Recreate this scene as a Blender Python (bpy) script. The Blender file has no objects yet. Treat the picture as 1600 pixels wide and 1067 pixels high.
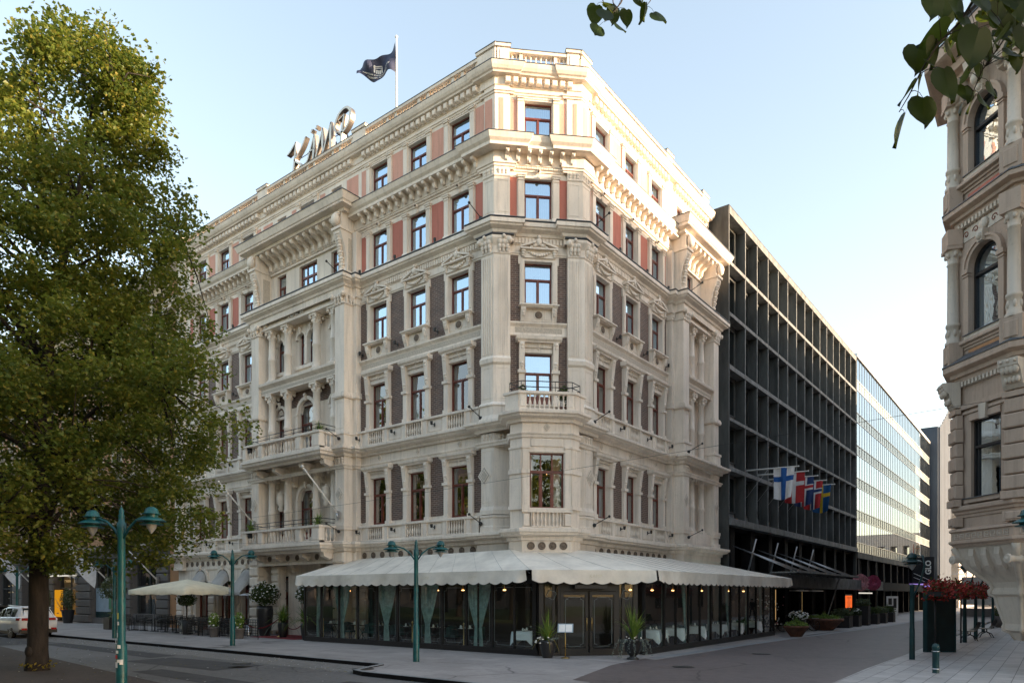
import bpy, bmesh, math, random
from mathutils import Vector, Matrix, noise
SC = bpy.context.scene
COL = SC.collection
R = math.radians
rnd = random.Random(7)
SQ = math.sqrt(.5)

# ---------------------------------------------------------------- materials
MATS = {}
def new_mat(name):
    m = bpy.data.materials.new(name); m.use_nodes = True
    nt = m.node_tree; nt.nodes.clear()
    out = nt.nodes.new('ShaderNodeOutputMaterial')
    MATS[name] = m
    return m, nt, out
def pbsdf(nt, out, col=(.5,.5,.5), rough=.6, metal=0., spec=.5):
    b = nt.nodes.new('ShaderNodeBsdfPrincipled')
    b.inputs['Base Color'].default_value = (*col, 1)
    b.inputs['Roughness'].default_value = rough
    b.inputs['Metallic'].default_value = metal
    b.inputs['Specular IOR Level'].default_value = spec
    nt.links.new(b.outputs[0], out.inputs[0])
    return b
def nnoise(nt, scale, detail=4, vec=None, rough=.55):
    n = nt.nodes.new('ShaderNodeTexNoise'); n.inputs['Scale'].default_value = scale
    n.inputs['Detail'].default_value = detail; n.inputs['Roughness'].default_value = rough
    if vec: nt.links.new(vec, n.inputs['Vector'])
    return n.outputs['Fac']
def geo(nt):
    return nt.nodes.new('ShaderNodeNewGeometry').outputs['Position']
def ramp(nt, fac, stops):
    r = nt.nodes.new('ShaderNodeValToRGB')
    el = r.color_ramp.elements
    while len(el) < len(stops): el.new(.5)
    for e, (p, c) in zip(el, stops): e.position = p; e.color = (*c, 1)
    nt.links.new(fac, r.inputs[0]); return r.outputs[0]
def mixc(nt, fac, a, b, mode='MIX'):
    m = nt.nodes.new('ShaderNodeMix'); m.data_type = 'RGBA'; m.blend_type = mode
    for s, v in ((m.inputs['Factor'], fac), (m.inputs['A'], a), (m.inputs['B'], b)):
        if isinstance(v, (int, float)): s.default_value = v
        elif isinstance(v, tuple): s.default_value = (*v, 1)
        else: nt.links.new(v, s)
    return m.outputs['Result']
def bump(nt, b, h, strength=.3, dist=.02):
    n = nt.nodes.new('ShaderNodeBump'); n.inputs['Strength'].default_value = strength
    n.inputs['Distance'].default_value = dist
    nt.links.new(h, n.inputs['Height']); nt.links.new(n.outputs[0], b.inputs['Normal'])
def mapping(nt, vec, scale=(1,1,1), loc=(0,0,0), rot=(0,0,0)):
    m = nt.nodes.new('ShaderNodeMapping'); nt.links.new(vec, m.inputs[0])
    m.inputs['Scale'].default_value = scale; m.inputs['Location'].default_value = loc; m.inputs['Rotation'].default_value = rot
    return m.outputs[0]
def simple(name, col, rough=.6, metal=0., var=.12, scale=3., bmp=0., bscale=40., spec=.5, streak=False):
    """one paint / stone / metal with uneven tone and a little relief"""
    m, nt, out = new_mat(name); b = pbsdf(nt, out, col, rough, metal, spec)
    p = geo(nt)
    v = mapping(nt, p, (scale, scale, scale*(.25 if streak else 1)))
    f = nnoise(nt, 1., 5, v, .65)
    lo = tuple(max(0, c*(1-var*1.6)) for c in col); hi = tuple(min(1, c*(1+var)) for c in col)
    nt.links.new(ramp(nt, f, [(.3, lo), (.7, hi)]), b.inputs['Base Color'])
    if bmp:
        bump(nt, b, nnoise(nt, bscale, 3, p), bmp, .01)
    return m
def emit(name, col, strength):
    m, nt, out = new_mat(name); e = nt.nodes.new('ShaderNodeEmission')
    e.inputs[0].default_value = (*col, 1); e.inputs[1].default_value = strength
    nt.links.new(e.outputs[0], out.inputs[0]); return m
def glass(name, tint=(.9,.95,.95), refl=.18, graze=.75, rough=.0, wob=.0, gtint=(1,1,1), wscale=.7):
    """thin window glass: what is behind shows through, sky and street mirror in it"""
    m, nt, out = new_mat(name)
    t = nt.nodes.new('ShaderNodeBsdfTransparent'); t.inputs[0].default_value = (*tint, 1)
    g = nt.nodes.new('ShaderNodeBsdfGlossy'); g.inputs['Roughness'].default_value = rough; g.inputs[0].default_value = (*gtint, 1)
    lw = nt.nodes.new('ShaderNodeLayerWeight'); lw.inputs['Blend'].default_value = .5
    pw = nt.nodes.new('ShaderNodeMath'); pw.operation = 'POWER'; pw.inputs[1].default_value = 2.2
    nt.links.new(lw.outputs['Facing'], pw.inputs[0])
    mr = nt.nodes.new('ShaderNodeMapRange'); mr.inputs['To Min'].default_value = refl; mr.inputs['To Max'].default_value = graze
    nt.links.new(pw.outputs[0], mr.inputs['Value'])
    if wob:
        n = nt.nodes.new('ShaderNodeBump'); n.inputs['Strength'].default_value = wob; n.inputs['Distance'].default_value = .05
        nt.links.new(nnoise(nt, wscale, 2, geo(nt)), n.inputs['Height']); nt.links.new(n.outputs[0], g.inputs['Normal'])
    mx = nt.nodes.new('ShaderNodeMixShader')
    nt.links.new(mr.outputs[0], mx.inputs[0]); nt.links.new(t.outputs[0], mx.inputs[1]); nt.links.new(g.outputs[0], mx.inputs[2])
    nt.links.new(mx.outputs[0], out.inputs[0]); return m
def leafmat(name, c1, c2, c3, trans=.35, scale=1.3):
    m, nt, out = new_mat(name)
    b = pbsdf(nt, out, c1, .45, 0, .35)
    p = geo(nt)
    f = nnoise(nt, scale, 3, p)
    f2 = nnoise(nt, 9., 2, p)
    c = ramp(nt, f, [(.35, c1), (.65, c2)])
    c = mixc(nt, ramp(nt, f2, [(.5, (0,0,0)), (.72, (1,1,1))]), c, c3)
    nt.links.new(c, b.inputs['Base Color'])
    tr = nt.nodes.new('ShaderNodeBsdfTranslucent')
    nt.links.new(mixc(nt, .35, c, (.25,.3,.02)), tr.inputs[0])
    mx = nt.nodes.new('ShaderNodeMixShader'); mx.inputs[0].default_value = trans
    nt.links.new(b.outputs[0], mx.inputs[1]); nt.links.new(tr.outputs[0], mx.inputs[2])
    nt.links.new(mx.outputs[0], out.inputs[0]); return m

def stucco(name, col, rough=.8):
    m, nt, out = new_mat(name); b = pbsdf(nt, out, col, rough)
    p = geo(nt)
    f = nnoise(nt, 1., 5, mapping(nt, p, (.7,.7,.35)), .6)
    base = ramp(nt, f, [(.3, tuple(c*.80 for c in col)), (.7, tuple(min(1,c*1.07) for c in col))])
    st = nnoise(nt, 1., 4, mapping(nt, p, (6,6,.4)), .65)          # rain streaks and soot
    base = mixc(nt, ramp(nt, st, [(.5,(0,0,0)),(.76,(.62,.62,.62))]), base, tuple(c*.55 for c in col))
    so_ = nnoise(nt, 14., 5, p, .7)
    base = mixc(nt, ramp(nt, so_, [(.55,(0,0,0)),(.72,(.5,.5,.5))]), base, tuple(c*.6 for c in col))
    nt.links.new(base, b.inputs['Base Color'])
    bump(nt, b, nnoise(nt, 60., 3, p), .25, .006); return m
stucco('stone', (.88,.78,.675))
stucco('stone_dark', (.30,.265,.23))
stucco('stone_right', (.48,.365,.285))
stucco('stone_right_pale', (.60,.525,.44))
stucco('stone_gray', (.155,.14,.13))
stucco('ochre', (.52,.27,.13))
stucco('cream', (.62,.5,.33))
stucco('red_stucco', (.54,.19,.14))
stucco('pink_stucco', (.72,.38,.29))
simple('roundel', (.20,.155,.12), .8, var=.35, scale=30, bmp=.6, bscale=25)
simple('frieze_relief', (.56,.49,.41), .85, var=.2, scale=18, bmp=1., bscale=16)
simple('red_wood', (.17,.040,.024), .42, var=.2, scale=6)
simple('dark_wood', (.016,.012,.011), .6)
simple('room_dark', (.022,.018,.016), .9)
simple('curtain', (.50,.53,.56), .9, var=.12, scale=2)
simple('curtain_teal', (.25,.35,.32), .85, var=.25, scale=6)
simple('zinc', (.10,.11,.125), .5, .3)
simple('roof_dark', (.08,.06,.055), .6)
simple('teal_paint', (.005,.092,.10), .38, var=.3, scale=5, bmp=.15, bscale=80)
simple('teal_dark', (.006,.045,.05), .4, var=.3)
simple('green_black', (.006,.022,.024), .3, var=.2)
simple('frost', (.35,.36,.36), .3)
simple('steel', (.45,.45,.46), .3, .8)
simple('steel_pale', (.6,.6,.6), .35, .3)
simple('brass', (.45,.30,.10), .3, .9)
simple('black_metal', (.015,.015,.016), .45, var=.3)
simple('pot_black', (.02,.02,.022), .42, var=.3, scale=8)
simple('pot_clay', (.19,.085,.05), .7, var=.3, scale=5)
simple('canvas', (.80,.745,.655), .85, var=.12, scale=1.2, bmp=.2, bscale=5)
simple('canvas_gray', (.42,.40,.38), .85, var=.15, scale=1.5)
simple('canvas_cream', (.78,.72,.55), .85, var=.1, scale=1.5, bmp=.2, bscale=4)
simple('stitch', (.72,.66,.5), .8)
simple('kiosk_frame', (.014,.012,.012), .5, var=.2)
simple('kiosk_line', (.22,.26,.26), .4)
simple('white_cloth', (.86,.88,.88), .8, var=.08)
simple('chair_green', (.03,.07,.065), .7)
simple('white_paint', (.75,.74,.71), .5, var=.08)
simple('red_carpet', (.20,.015,.02), .9)
simple('bark', (.027,.021,.017), .9, var=.45, scale=7, bmp=1., bscale=22, streak=True)
simple('twig', (.05,.035,.025), .8)
simple('white_petal', (.8,.8,.76), .6)
simple('red_petal', (.33,.02,.012), .7, var=.5, scale=9)
simple('silver_leaf', (.17,.21,.19), .7, var=.3, scale=20)
simple('dark_bronze', (.098,.102,.100), .75, .0, var=.35, scale=.8, streak=True, spec=.2)
simple('bronze_band', (.21,.215,.215), .75, .0, var=.28, scale=2, spec=.2)
simple('dark_granite_kerb_shade', (.014,.013,.014), .8, var=.3, spec=.12)
simple('asphalt_patch', (.062,.060,.062), .8, var=.25, scale=2., bmp=.3)
simple('scaffold_sheet', (.055,.07,.095), .85, var=.2, scale=.4, streak=True)
simple('scaffold_rust', (.28,.10,.06), .7)
simple('pale_plaster', (.55,.52,.48), .9, var=.15)
simple('tram_wire', (.02,.02,.02), .6)
simple('car_dark_glass', (.012,.014,.018), .06)
simple('car_white', (.84,.85,.87), .22, .0, var=.03, scale=1)
simple('car_black', (.012,.012,.013), .35)
simple('rubber', (.015,.015,.015), .8)
simple('tail_red', (.35,.01,.012), .2)
simple('plate', (.7,.7,.7), .4)
simple('skin', (.45,.28,.2), .6)
simple('dark_fabric', (.018,.018,.022), .9)
simple('navy', (.026,.034,.080), .7, var=.25, scale=2)
for n, c in dict(f_white=(.75,.75,.76), f_blue=(.012,.10,.36), f_red=(.50,.03,.035), f_navy=(.02,.05,.16), f_sblue=(.008,.09,.25), f_yellow=(.72,.50,.03)).items():
    simple(n, c, .75, var=.08, scale=4)
simple('rose_pink', (.60,.28,.32), .6, var=.4, scale=6)
simple('rose_deep', (.35,.05,.12), .6, var=.4, scale=6)
simple('sign_cream', (.72,.70,.64), .4, .1)
simple('sign_side', (.20,.18,.165), .35, .6)
simple('sticker_white', (.7,.7,.68), .6)
simple('sticker_yellow', (.6,.55,.15), .6)
simple('sticker_red', (.5,.04,.04), .6)
emit('lamp_warm', (1,.50,.18), 1.1)
emit('screen_orange', (1,.16,.03), .2)
emit('screen_yellow', (1,.42,.02), .13)
emit('screen_violet', (.45,.3,.9), .16)
emit('strip_white', (1,.93,.8), .16)
emit('shop_glow', (1,.6,.25), .12)
simple('poster_blue', (.33,.42,.50), .5); simple('poster_green', (.05,.22,.10), .5)
glass('win_glass', (.66,.76,.82), .60, .97, wob=.03, wscale=2., gtint=(.66,.84,1.))
glass('win_glass_low', (.7,.75,.78), .13, .8, wob=.035, wscale=2.)
glass('kiosk_glass', (.90,.98,.97), .05, .5)
glass('shop_glass', (.6,.65,.65), .07, .35, wob=.02)
glass('curtain_wall', (.3,.34,.36), .45, .9, wob=.02, gtint=(.66,.73,.8), wscale=.3)
simple('spandrel', (.34,.42,.42), .25, 0., var=.2, scale=.6)
glass('bronze_glass', (.2,.2,.2), .3, .8, gtint=(.6,.64,.64))
glass('car_glass', (.08,.1,.12), .12, .8)
leafmat('leaf_linden', (.062,.105,.022), (.155,.200,.036), (.34,.27,.05), .46, .42)
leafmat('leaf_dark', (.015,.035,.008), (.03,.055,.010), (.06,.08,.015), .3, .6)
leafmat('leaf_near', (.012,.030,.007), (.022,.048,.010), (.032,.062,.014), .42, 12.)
leafmat('leaf_spike', (.09,.17,.03), (.18,.28,.05), (.30,.34,.08), .2, 6.)
leafmat('leaf_olive', (.045,.065,.03), (.08,.10,.045), (.12,.14,.07), .2, 6.)
leafmat('leaf_gold', (.20,.17,.02), (.30,.22,.03), (.38,.26,.04), .4, 1.)

def brickmat(name, sx=1.):
    m, nt, out = new_mat(name); b = pbsdf(nt, out, (.1,.1,.1), .75)
    p = geo(nt); s = nt.nodes.new('ShaderNodeSeparateXYZ'); nt.links.new(p, s.inputs[0])
    a = nt.nodes.new('ShaderNodeMath'); a.operation = 'ADD'; nt.links.new(s.outputs[0], a.inputs[0]); nt.links.new(s.outputs[1], a.inputs[1])
    mu = nt.nodes.new('ShaderNodeMath'); mu.operation = 'MULTIPLY'; mu.inputs[1].default_value = sx; nt.links.new(a.outputs[0], mu.inputs[0])
    c = nt.nodes.new('ShaderNodeCombineXYZ'); nt.links.new(mu.outputs[0], c.inputs[0]); nt.links.new(s.outputs[2], c.inputs[1])
    br = nt.nodes.new('ShaderNodeTexBrick'); nt.links.new(c.outputs[0], br.inputs['Vector'])
    br.inputs['Scale'].default_value = 1.; br.inputs['Brick Width'].default_value = .27; br.inputs['Row Height'].default_value = .088
    br.inputs['Mortar Size'].default_value = .011; br.inputs['Color1'].default_value = (.18,.108,.088,1); br.inputs['Color2'].default_value = (.118,.078,.072,1)
    br.inputs['Mortar'].default_value = (.33,.27,.22,1); br.inputs['Bias'].default_value = .1
    f = nnoise(nt, 2.5, 4, p)
    nt.links.new(mixc(nt, .6, br.outputs['Color'], ramp(nt, f, [(.3,(.5,.5,.5)),(.7,(1,.95,.9))]), 'MULTIPLY'), b.inputs['Base Color'])
    bump(nt, b, br.outputs['Fac'], -.5, .012); return m
brickmat('brick'); brickmat('brick_corner', SQ)

def groundmat(name, c1, c2, spot, tile=None, rough=.8, rot=0., mort=.006, dark=.35, bst=.35, crack=0):
    m, nt, out = new_mat(name); b = pbsdf(nt, out, c1, rough)
    p = geo(nt)
    f = nnoise(nt, .22, 6, p, .65); g = nnoise(nt, 7., 4, p, .7)
    c = ramp(nt, f, [(.3, c1), (.7, c2)])
    c = mixc(nt, ramp(nt, g, [(.42,(0,0,0)),(.75,(.55,.55,.55))]), c, spot)
    st = nnoise(nt, .9, 4, p, .75)
    c = mixc(nt, ramp(nt, st, [(.56,(0,0,0)),(.66,(.4,.4,.4))]), c, tuple(x*.6 for x in c1))
    if crack:
        vo = nt.nodes.new('ShaderNodeTexVoronoi'); vo.feature = 'DISTANCE_TO_EDGE'; vo.inputs['Scale'].default_value = crack
        dn = nt.nodes.new('ShaderNodeTexNoise'); dn.inputs['Scale'].default_value = 1.7; dn.inputs['Detail'].default_value = 5; nt.links.new(p, dn.inputs['Vector'])
        nt.links.new(mixc(nt, .22, p, dn.outputs['Color'], 'ADD'), vo.inputs['Vector'])
        gate = nnoise(nt, .35, 2, p)
        ln = nt.nodes.new('ShaderNodeMath'); ln.operation = 'MULTIPLY'
        nt.links.new(ramp(nt, vo.outputs['Distance'], [(.0,(1,1,1)),(.010,(0,0,0))]), ln.inputs[0]); nt.links.new(ramp(nt, gate, [(.45,(0,0,0)),(.55,(1,1,1))]), ln.inputs[1])
        c = mixc(nt, ln.outputs[0], c, tuple(x*.35 for x in c1))
    h = g
    if tile:
        br = nt.nodes.new('ShaderNodeTexBrick'); nt.links.new(mapping(nt, p, rot=(0,0,rot)), br.inputs['Vector'])
        br.inputs['Scale'].default_value = 1.; br.inputs['Brick Width'].default_value = tile[0]; br.inputs['Row Height'].default_value = tile[1]
        br.inputs['Mortar Size'].default_value = mort; br.inputs['Mortar Smooth'].default_value = .3
        br.inputs['Color1'].default_value = (1,1,1,1); br.inputs['Color2'].default_value = (.78,.78,.78,1); br.inputs['Mortar'].default_value = (dark,dark,dark,1)
        c = mixc(nt, 1., c, br.outputs['Color'], 'MULTIPLY')
        bump(nt, b, br.outputs['Color'], bst, .01)
    else:
        bump(nt, b, nnoise(nt, 45., 4, p, .7), .4, .01)
    nt.links.new(c, b.inputs['Base Color']); return m
groundmat('asphalt', (.085,.081,.080), (.165,.157,.154), (.23,.22,.215), rough=.62, crack=.3)
groundmat('cobbles', (.22,.21,.20), (.34,.32,.30), (.42,.40,.38), (.16,.13), rough=.7, mort=.02)
groundmat('pavement', (.31,.285,.275), (.42,.39,.38), (.48,.45,.44), (1.2,.7), rough=.65, mort=.008, dark=.6, crack=.22)
groundmat('slabs', (.36,.345,.34), (.48,.46,.45), (.54,.52,.51), (.62,.42), rough=.7, rot=R(90), mort=.011, dark=.32)
groundmat('red_paving', (.105,.082,.080), (.145,.115,.112), (.17,.145,.14), (.22,.11), rough=.6, mort=.006, dark=.7, crack=.2)
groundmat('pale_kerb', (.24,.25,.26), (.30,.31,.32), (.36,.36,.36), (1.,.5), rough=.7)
groundmat('park_gravel', (.055,.042,.036), (.085,.066,.056), (.13,.10,.085), rough=.9)
groundmat('grass', (.035,.065,.010), (.06,.10,.015), (.09,.13,.03), rough=.9)
groundmat('floor_stone', (.05,.045,.042), (.07,.065,.06), (.08,.075,.07), (.6,.6), rough=.35)

# ---------------------------------------------------------------- mesh builder
class MB:
    def __init__(s): s.v = []; s.f = []; s.m = []; s.mats = []; s.mi = 0; s.sm = []; s.smooth = False
    def mat(s, name):
        if name not in s.mats: s.mats.append(name)
        s.mi = s.mats.index(name); return s
    def add(s, vs, fs, smooth=None):
        n = len(s.v); s.v += [tuple(v) for v in vs]
        sm = s.smooth if smooth is None else smooth
        for f in fs: s.f.append([n+i for i in f]); s.m.append(s.mi); s.sm.append(sm)
    def box(s, x0, x1, y0, y1, z0, z1, F=None):
        vs = [(x0,y0,z0),(x1,y0,z0),(x1,y1,z0),(x0,y1,z0),(x0,y0,z1),(x1,y0,z1),(x1,y1,z1),(x0,y1,z1)]
        if F: vs = [F(*v) for v in vs]
        s.add(vs, [(0,3,2,1),(4,5,6,7),(0,1,5,4),(1,2,6,5),(2,3,7,6),(3,0,4,7)], False)
    def cham(s, x0, x1, y0, y1, z0, z1, c, F=None):
        """box whose -y face edges are chamfered by c (rusticated block, panel)"""
        vs = [(x0,y1,z0),(x1,y1,z0),(x1,y1,z1),(x0,y1,z1),(x0,y0+c,z0),(x1,y0+c,z0),(x1,y0+c,z1),(x0,y0+c,z1),(x0+c,y0,z0+c),(x1-c,y0,z0+c),(x1-c,y0,z1-c),(x0+c,y0,z1-c)]
        if F: vs = [F(*v) for v in vs]
        s.add(vs, [(0,1,2,3),(8,9,10,11),(4,5,9,8),(5,6,10,9),(6,7,11,10),(7,4,8,11),(0,4,5,1),(1,5,6,2),(2,6,7,3),(3,7,4,0)], False)
    def prism(s, poly, axis, a, b, F=None):
        """polygon (2D) extruded along axis; poly coords are the two other axes in order"""
        n = len(poly); vs = []
        for t in (a, b):
            for p in poly:
                v = {'x': (t,p[0],p[1]), 'y': (p[0],t,p[1]), 'z': (p[0],p[1],t)}[axis]
                vs.append(F(*v) if F else v)
        s.add(vs, [list(range(n)), list(range(2*n-1, n-1, -1))] + [(i, (i+1) % n, n+(i+1) % n, n+i) for i in range(n)], False)
    def lathe(s, prof, c=(0,0,0), seg=12, F=None, smooth=True, cap=True):
        vs = []; n = len(prof)
        for r, z in prof:
            for k in range(seg):
                a = 2*math.pi*k/seg; v = (c[0]+r*math.cos(a), c[1]+r*math.sin(a), c[2]+z)
                vs.append(F(*v) if F else v)
        fs = [(i*seg+k, i*seg+(k+1) % seg, (i+1)*seg+(k+1) % seg, (i+1)*seg+k) for i in range(n-1) for k in range(seg)]
        s.add(vs, fs, smooth)
        if cap: s.add([vs[k] for k in range(seg)], [list(range(seg))[::-1]], False); s.add([vs[(n-1)*seg+k] for k in range(seg)], [list(range(seg))], False)
    def tube(s, pts, rad, seg=8, smooth=True):
        pts = [Vector(p) for p in pts]; n = len(pts); rr = rad if isinstance(rad, (list, tuple)) else [rad]*n
        vs = []; up = None
        for i, p in enumerate(pts):
            d = (pts[min(i+1, n-1)] - pts[max(i-1, 0)]).normalized()
            if up is None: up = d.orthogonal().normalized()
            up = (up - d*up.dot(d)); up = up.normalized() if up.length > 1e-5 else d.orthogonal().normalized()
            sd = d.cross(up)
            for k in range(seg):
                a = 2*math.pi*k/seg; vs.append(p + (up*math.cos(a) + sd*math.sin(a))*rr[i])
        fs = [(i*seg+k, i*seg+(k+1) % seg, (i+1)*seg+(k+1) % seg, (i+1)*seg+k) for i in range(n-1) for k in range(seg)]
        fs += [list(range(seg))[::-1], [(n-1)*seg+k for k in range(seg)]]
        s.add(vs, fs, smooth)
    def sphere(s, c, r, seg=10, rings=6, sc=(1,1,1), F=None):
        vs = []; 
        for i in range(rings+1):
            th = math.pi*i/rings
            for k in range(seg):
                a = 2*math.pi*k/seg; v = (c[0]+r*sc[0]*math.sin(th)*math.cos(a), c[1]+r*sc[1]*math.sin(th)*math.sin(a), c[2]+r*sc[2]*math.cos(th))
                vs.append(F(*v) if F else v)
        s.add(vs, [(i*seg+k, (i+1)*seg+k, (i+1)*seg+(k+1) % seg, i*seg+(k+1) % seg) for i in range(rings) for k in range(seg)], True)
    def sweep(s, path, prof, z=0., ends=True):
        """profile (n outward, z) swept along a plan polyline with mitred corners; outward is to the right of the walk"""
        P = [Vector((p[0], p[1])) for p in path]; n = len(P); offs = []
        for i in range(n):
            a = (P[i]-P[i-1]).normalized() if i else None
            b = (P[i+1]-P[i]).normalized() if i < n-1 else None
            na = Vector((a.y, -a.x)) if a else None; nb = Vector((b.y, -b.x)) if b else None
            if na is None: m = nb
            elif nb is None: m = na
            else:
                m = na + nb
                m = m / max(.2, m.dot(na)) if m.length > 1e-4 else na
            offs.append(m)
        k = len(prof); vs = [(P[i].x+offs[i].x*q[0], P[i].y+offs[i].y*q[0], z+q[1]) for i in range(n) for q in prof]
        fs = [(i*k+j, i*k+(j+1) % k, (i+1)*k+(j+1) % k, (i+1)*k+j) for i in range(n-1) for j in range(k)]
        if ends: fs += [list(range(k))[::-1], [(n-1)*k+j for j in range(k)]]
        s.add(vs, fs, False)
    def mesh(s, name, fix=True):
        me = bpy.data.meshes.new(name); me.from_pydata(s.v, [], s.f)
        for m in s.mats: me.materials.append(MATS[m])
        me.polygons.foreach_set('material_index', s.m); me.polygons.foreach_set('use_smooth', s.sm)
        if fix:
            bm = bmesh.new(); bm.from_mesh(me); bmesh.ops.recalc_face_normals(bm, faces=bm.faces); bm.to_mesh(me); bm.free()
        me.update(); return me
    def obj(s, name, parent=None, loc=None, rz=0., fix=True):
        if not s.v: return None
        return link(name, s.mesh(name, fix), parent, loc, rz)
def link(name, data, parent=None, loc=None, rz=0.):
    o = bpy.data.objects.new(name, data); COL.objects.link(o)
    if parent is not None: o.parent = parent
    if loc is not None: o.location = loc
    if rz: o.rotation_euler = (0,0,rz)
    return o
def tag(o, label=None, cat=None, group=None, kind=None):
    if label: o['label'] = label
    if cat: o['category'] = cat
    if group: o['group'] = group
    if kind: o['kind'] = kind
    return o
def thing(name, label, cat, loc=(0,0,0), rz=0., group=None):
    return tag(link(name, None, None, loc, rz), label, cat, group)
def copy_tree(o, parent=None):
    c = o.copy(); COL.objects.link(c); c.parent = parent
    for ch in list(o.children): copy_tree(ch, c)
    return c
CACHE = {}
def inst(key, build, name, parent, loc, rz=0.):
    """a part placed many times: the mesh is built once and shared"""
    if key not in CACHE:
        mb = MB(); build(mb); CACHE[key] = mb.mesh(name)
    return link(name, CACHE[key], parent, loc, rz)
def frame(o, u):
    """local (x along facade, y inward, z up) -> world, u = angle of the facade's x direction"""
    cu, su = math.cos(u), math.sin(u)
    def F(x, y, z): return (o[0] + x*cu - y*su, o[1] + x*su + y*cu, z)
    F.rz = u
    F.o = o
    return F
def text_mesh(mb, s, size, F, depth=.02, extr=None, bold=0., spacing=1.):
    """lettering turned into a mesh; F maps (x, y-in-plane, depth) to world"""
    cu = bpy.data.curves.new('t', 'FONT'); cu.body = s; cu.size = size; cu.extrude = depth; cu.offset = bold; cu.space_character = spacing
    cu.align_x = 'CENTER'; cu.align_y = 'CENTER'; cu.resolution_u = 3
    o = bpy.data.objects.new('t', cu); COL.objects.link(o)
    dg = bpy.context.evaluated_depsgraph_get(); me = bpy.data.meshes.new_from_object(o.evaluated_get(dg))
    mb.add([F(*v.co) for v in me.vertices], [list(p.vertices) for p in me.polygons], False)
    bpy.data.objects.remove(o); bpy.data.curves.remove(cu); bpy.data.meshes.remove(me)

# ---------------------------------------------------------------- camera, light, sky
cam = bpy.data.cameras.new('camera'); co = bpy.data.objects.new('camera', cam); COL.objects.link(co); SC.camera = co
co.location = (15.55, -22.2, 2.2); co.rotation_euler = (R(90), 0, math.atan2(.6124, .7906))
cam.sensor_width = 36; cam.lens = 36*1097/1600; cam.shift_y = (929-533.5)/1600; cam.clip_end = 2000; cam.clip_start = .05
SUN_EL, SUN_AZ = R(10.), R(22.)      # azimuth measured from +X towards +Y
w = bpy.data.worlds.new('World'); SC.world = w; w.use_nodes = True
nt = w.node_tree; bg = nt.nodes['Background']
sky = nt.nodes.new('ShaderNodeTexSky'); sky.sky_type = 'NISHITA'; sky.sun_disc = False
sky.sun_elevation = SUN_EL; sky.sun_rotation = R(90)-SUN_AZ; sky.air_density = 1.; sky.dust_density = 1.2; sky.ozone_density = 1.
gm = nt.nodes.new('ShaderNodeGamma'); gm.inputs[1].default_value = .8      # softer sky: less drop from horizon to zenith
nt.links.new(sky.outputs[0], gm.inputs[0]); tn = mixc(nt, 1., gm.outputs[0], (1.10,.985,.895), 'MULTIPLY')
nt.links.new(tn, bg.inputs[0]); bg.inputs[1].default_value = .15
sl = bpy.data.lights.new('sun', 'SUN'); sl.energy = 2.8; sl.angle = R(.5); sl.color = (1,.75,.51)
so = bpy.data.objects.new('sun', sl); COL.objects.link(so)
d = Vector((math.cos(SUN_EL)*math.cos(SUN_AZ), math.cos(SUN_EL)*math.sin(SUN_AZ), math.sin(SUN_EL)))
so.rotation_euler = d.to_track_quat('Z', 'Y').to_euler(); so.location = d*60
vs = SC.view_settings; vs.view_transform = 'Standard'; vs.look = 'None'; vs.gamma = 1.; vs.exposure = 2.3; vs.use_curve_mapping = False
# ================================================================ hotel
hotel = thing('hotel_building', 'ornate cream stone corner hotel with dark brick panels and balustraded roofline', 'hotel')
FL, FC, FR = frame((0,0), 0), frame((-1.25,1.25), R(45)), frame((0,0), R(90))
LW = [-4.45,-6.97,-9.49]; LV = [-20.43,-22.95,-25.47]          # window axes: wing by the corner, far wing
RC = -14.96; RWX = [RC-2.3, RC, RC+2.3]                          # middle projection on the long front
RW = [4.18,6.79,9.4]; RR = [12.2,13.5]
OW = 1.16
FZ = {1:(5.5,7.68), 2:(10.0,12.1), 3:(14.05,15.82), 4:(17.6,19.25), 5:(20.8,22.4)}

def slab(mb, F, x0, x1, z0, z1, ops, y0=0., y1=.45):
    """wall with rectangular openings (xa, xb, za, zb)"""
    xs = sorted({x0, x1} | {v for o in ops for v in o[:2]})
    for a, b in zip(xs, xs[1:]):
        if a < x0-1e-6 or b > x1+1e-6: continue
        c = (a+b)/2; cuts = sorted([(o[2], o[3]) for o in ops if o[0] < c < o[1]]); z = z0
        for za, zb in cuts:
            if za > z: mb.box(a, b, y0, y1, z, za, F)
            z = max(z, zb)
        if z < z1: mb.box(a, b, y0, y1, z, z1, F)
def stdops(xs, floors=(1,2,3,4,5), w=OW):
    return [(x-w/2, x+w/2, *FZ[k]) for x in xs for k in floors]
FZR = {1:(5.0,7.6), 2:(9.4,12.0), 3:(14.1,15.9), 4:(17.6,19.3), 5:FZ[5]}
def risops(xs, ws):
    o = []
    for x, w_ in zip(xs, ws):
        for k in FZR: o.append((x-w_/2, x+w_/2, *FZR[k]))
    return o
wl = MB().mat('stone')
ops = stdops(LW+LV) + risops(RWX, (.8,1.5,.8)) + [(x-.75, x+.75, .0, 3.75) for x in LW+LV] + [(x-.6, x+.6, 0., 3.2) for x in RWX]
slab(wl, FL, -28.3, -2.5, 0, 23.6, ops)
wl.obj('wall', hotel)
wr = MB().mat('stone'); slab(wr, FR, 2.5, 16.0, 0, 23.6, stdops(RW)+risops(RR, (.7,.7))+[(x-.75, x+.75, .0, 3.4) for x in RW]); wr.obj('wall', hotel)
wc = MB().mat('stone'); slab(wc, FC, -1.768, 1.768, 0, 23.6, stdops([0], (2,3,4,5), 1.14)+[(-.9,.9,0,3.4),(-.8,.8,5.2,8.)]); wc.obj('wall', hotel)
we = MB().mat('stone'); we.box(-28.3, -27.9, .45, 14, 0, 23.5); we.box(-14, -.45, 15.55, 16, 0, 23.5); we.box(-27.9,-27.6,13.6,13.9,0,23); we.obj('end_wall', hotel)
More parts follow.
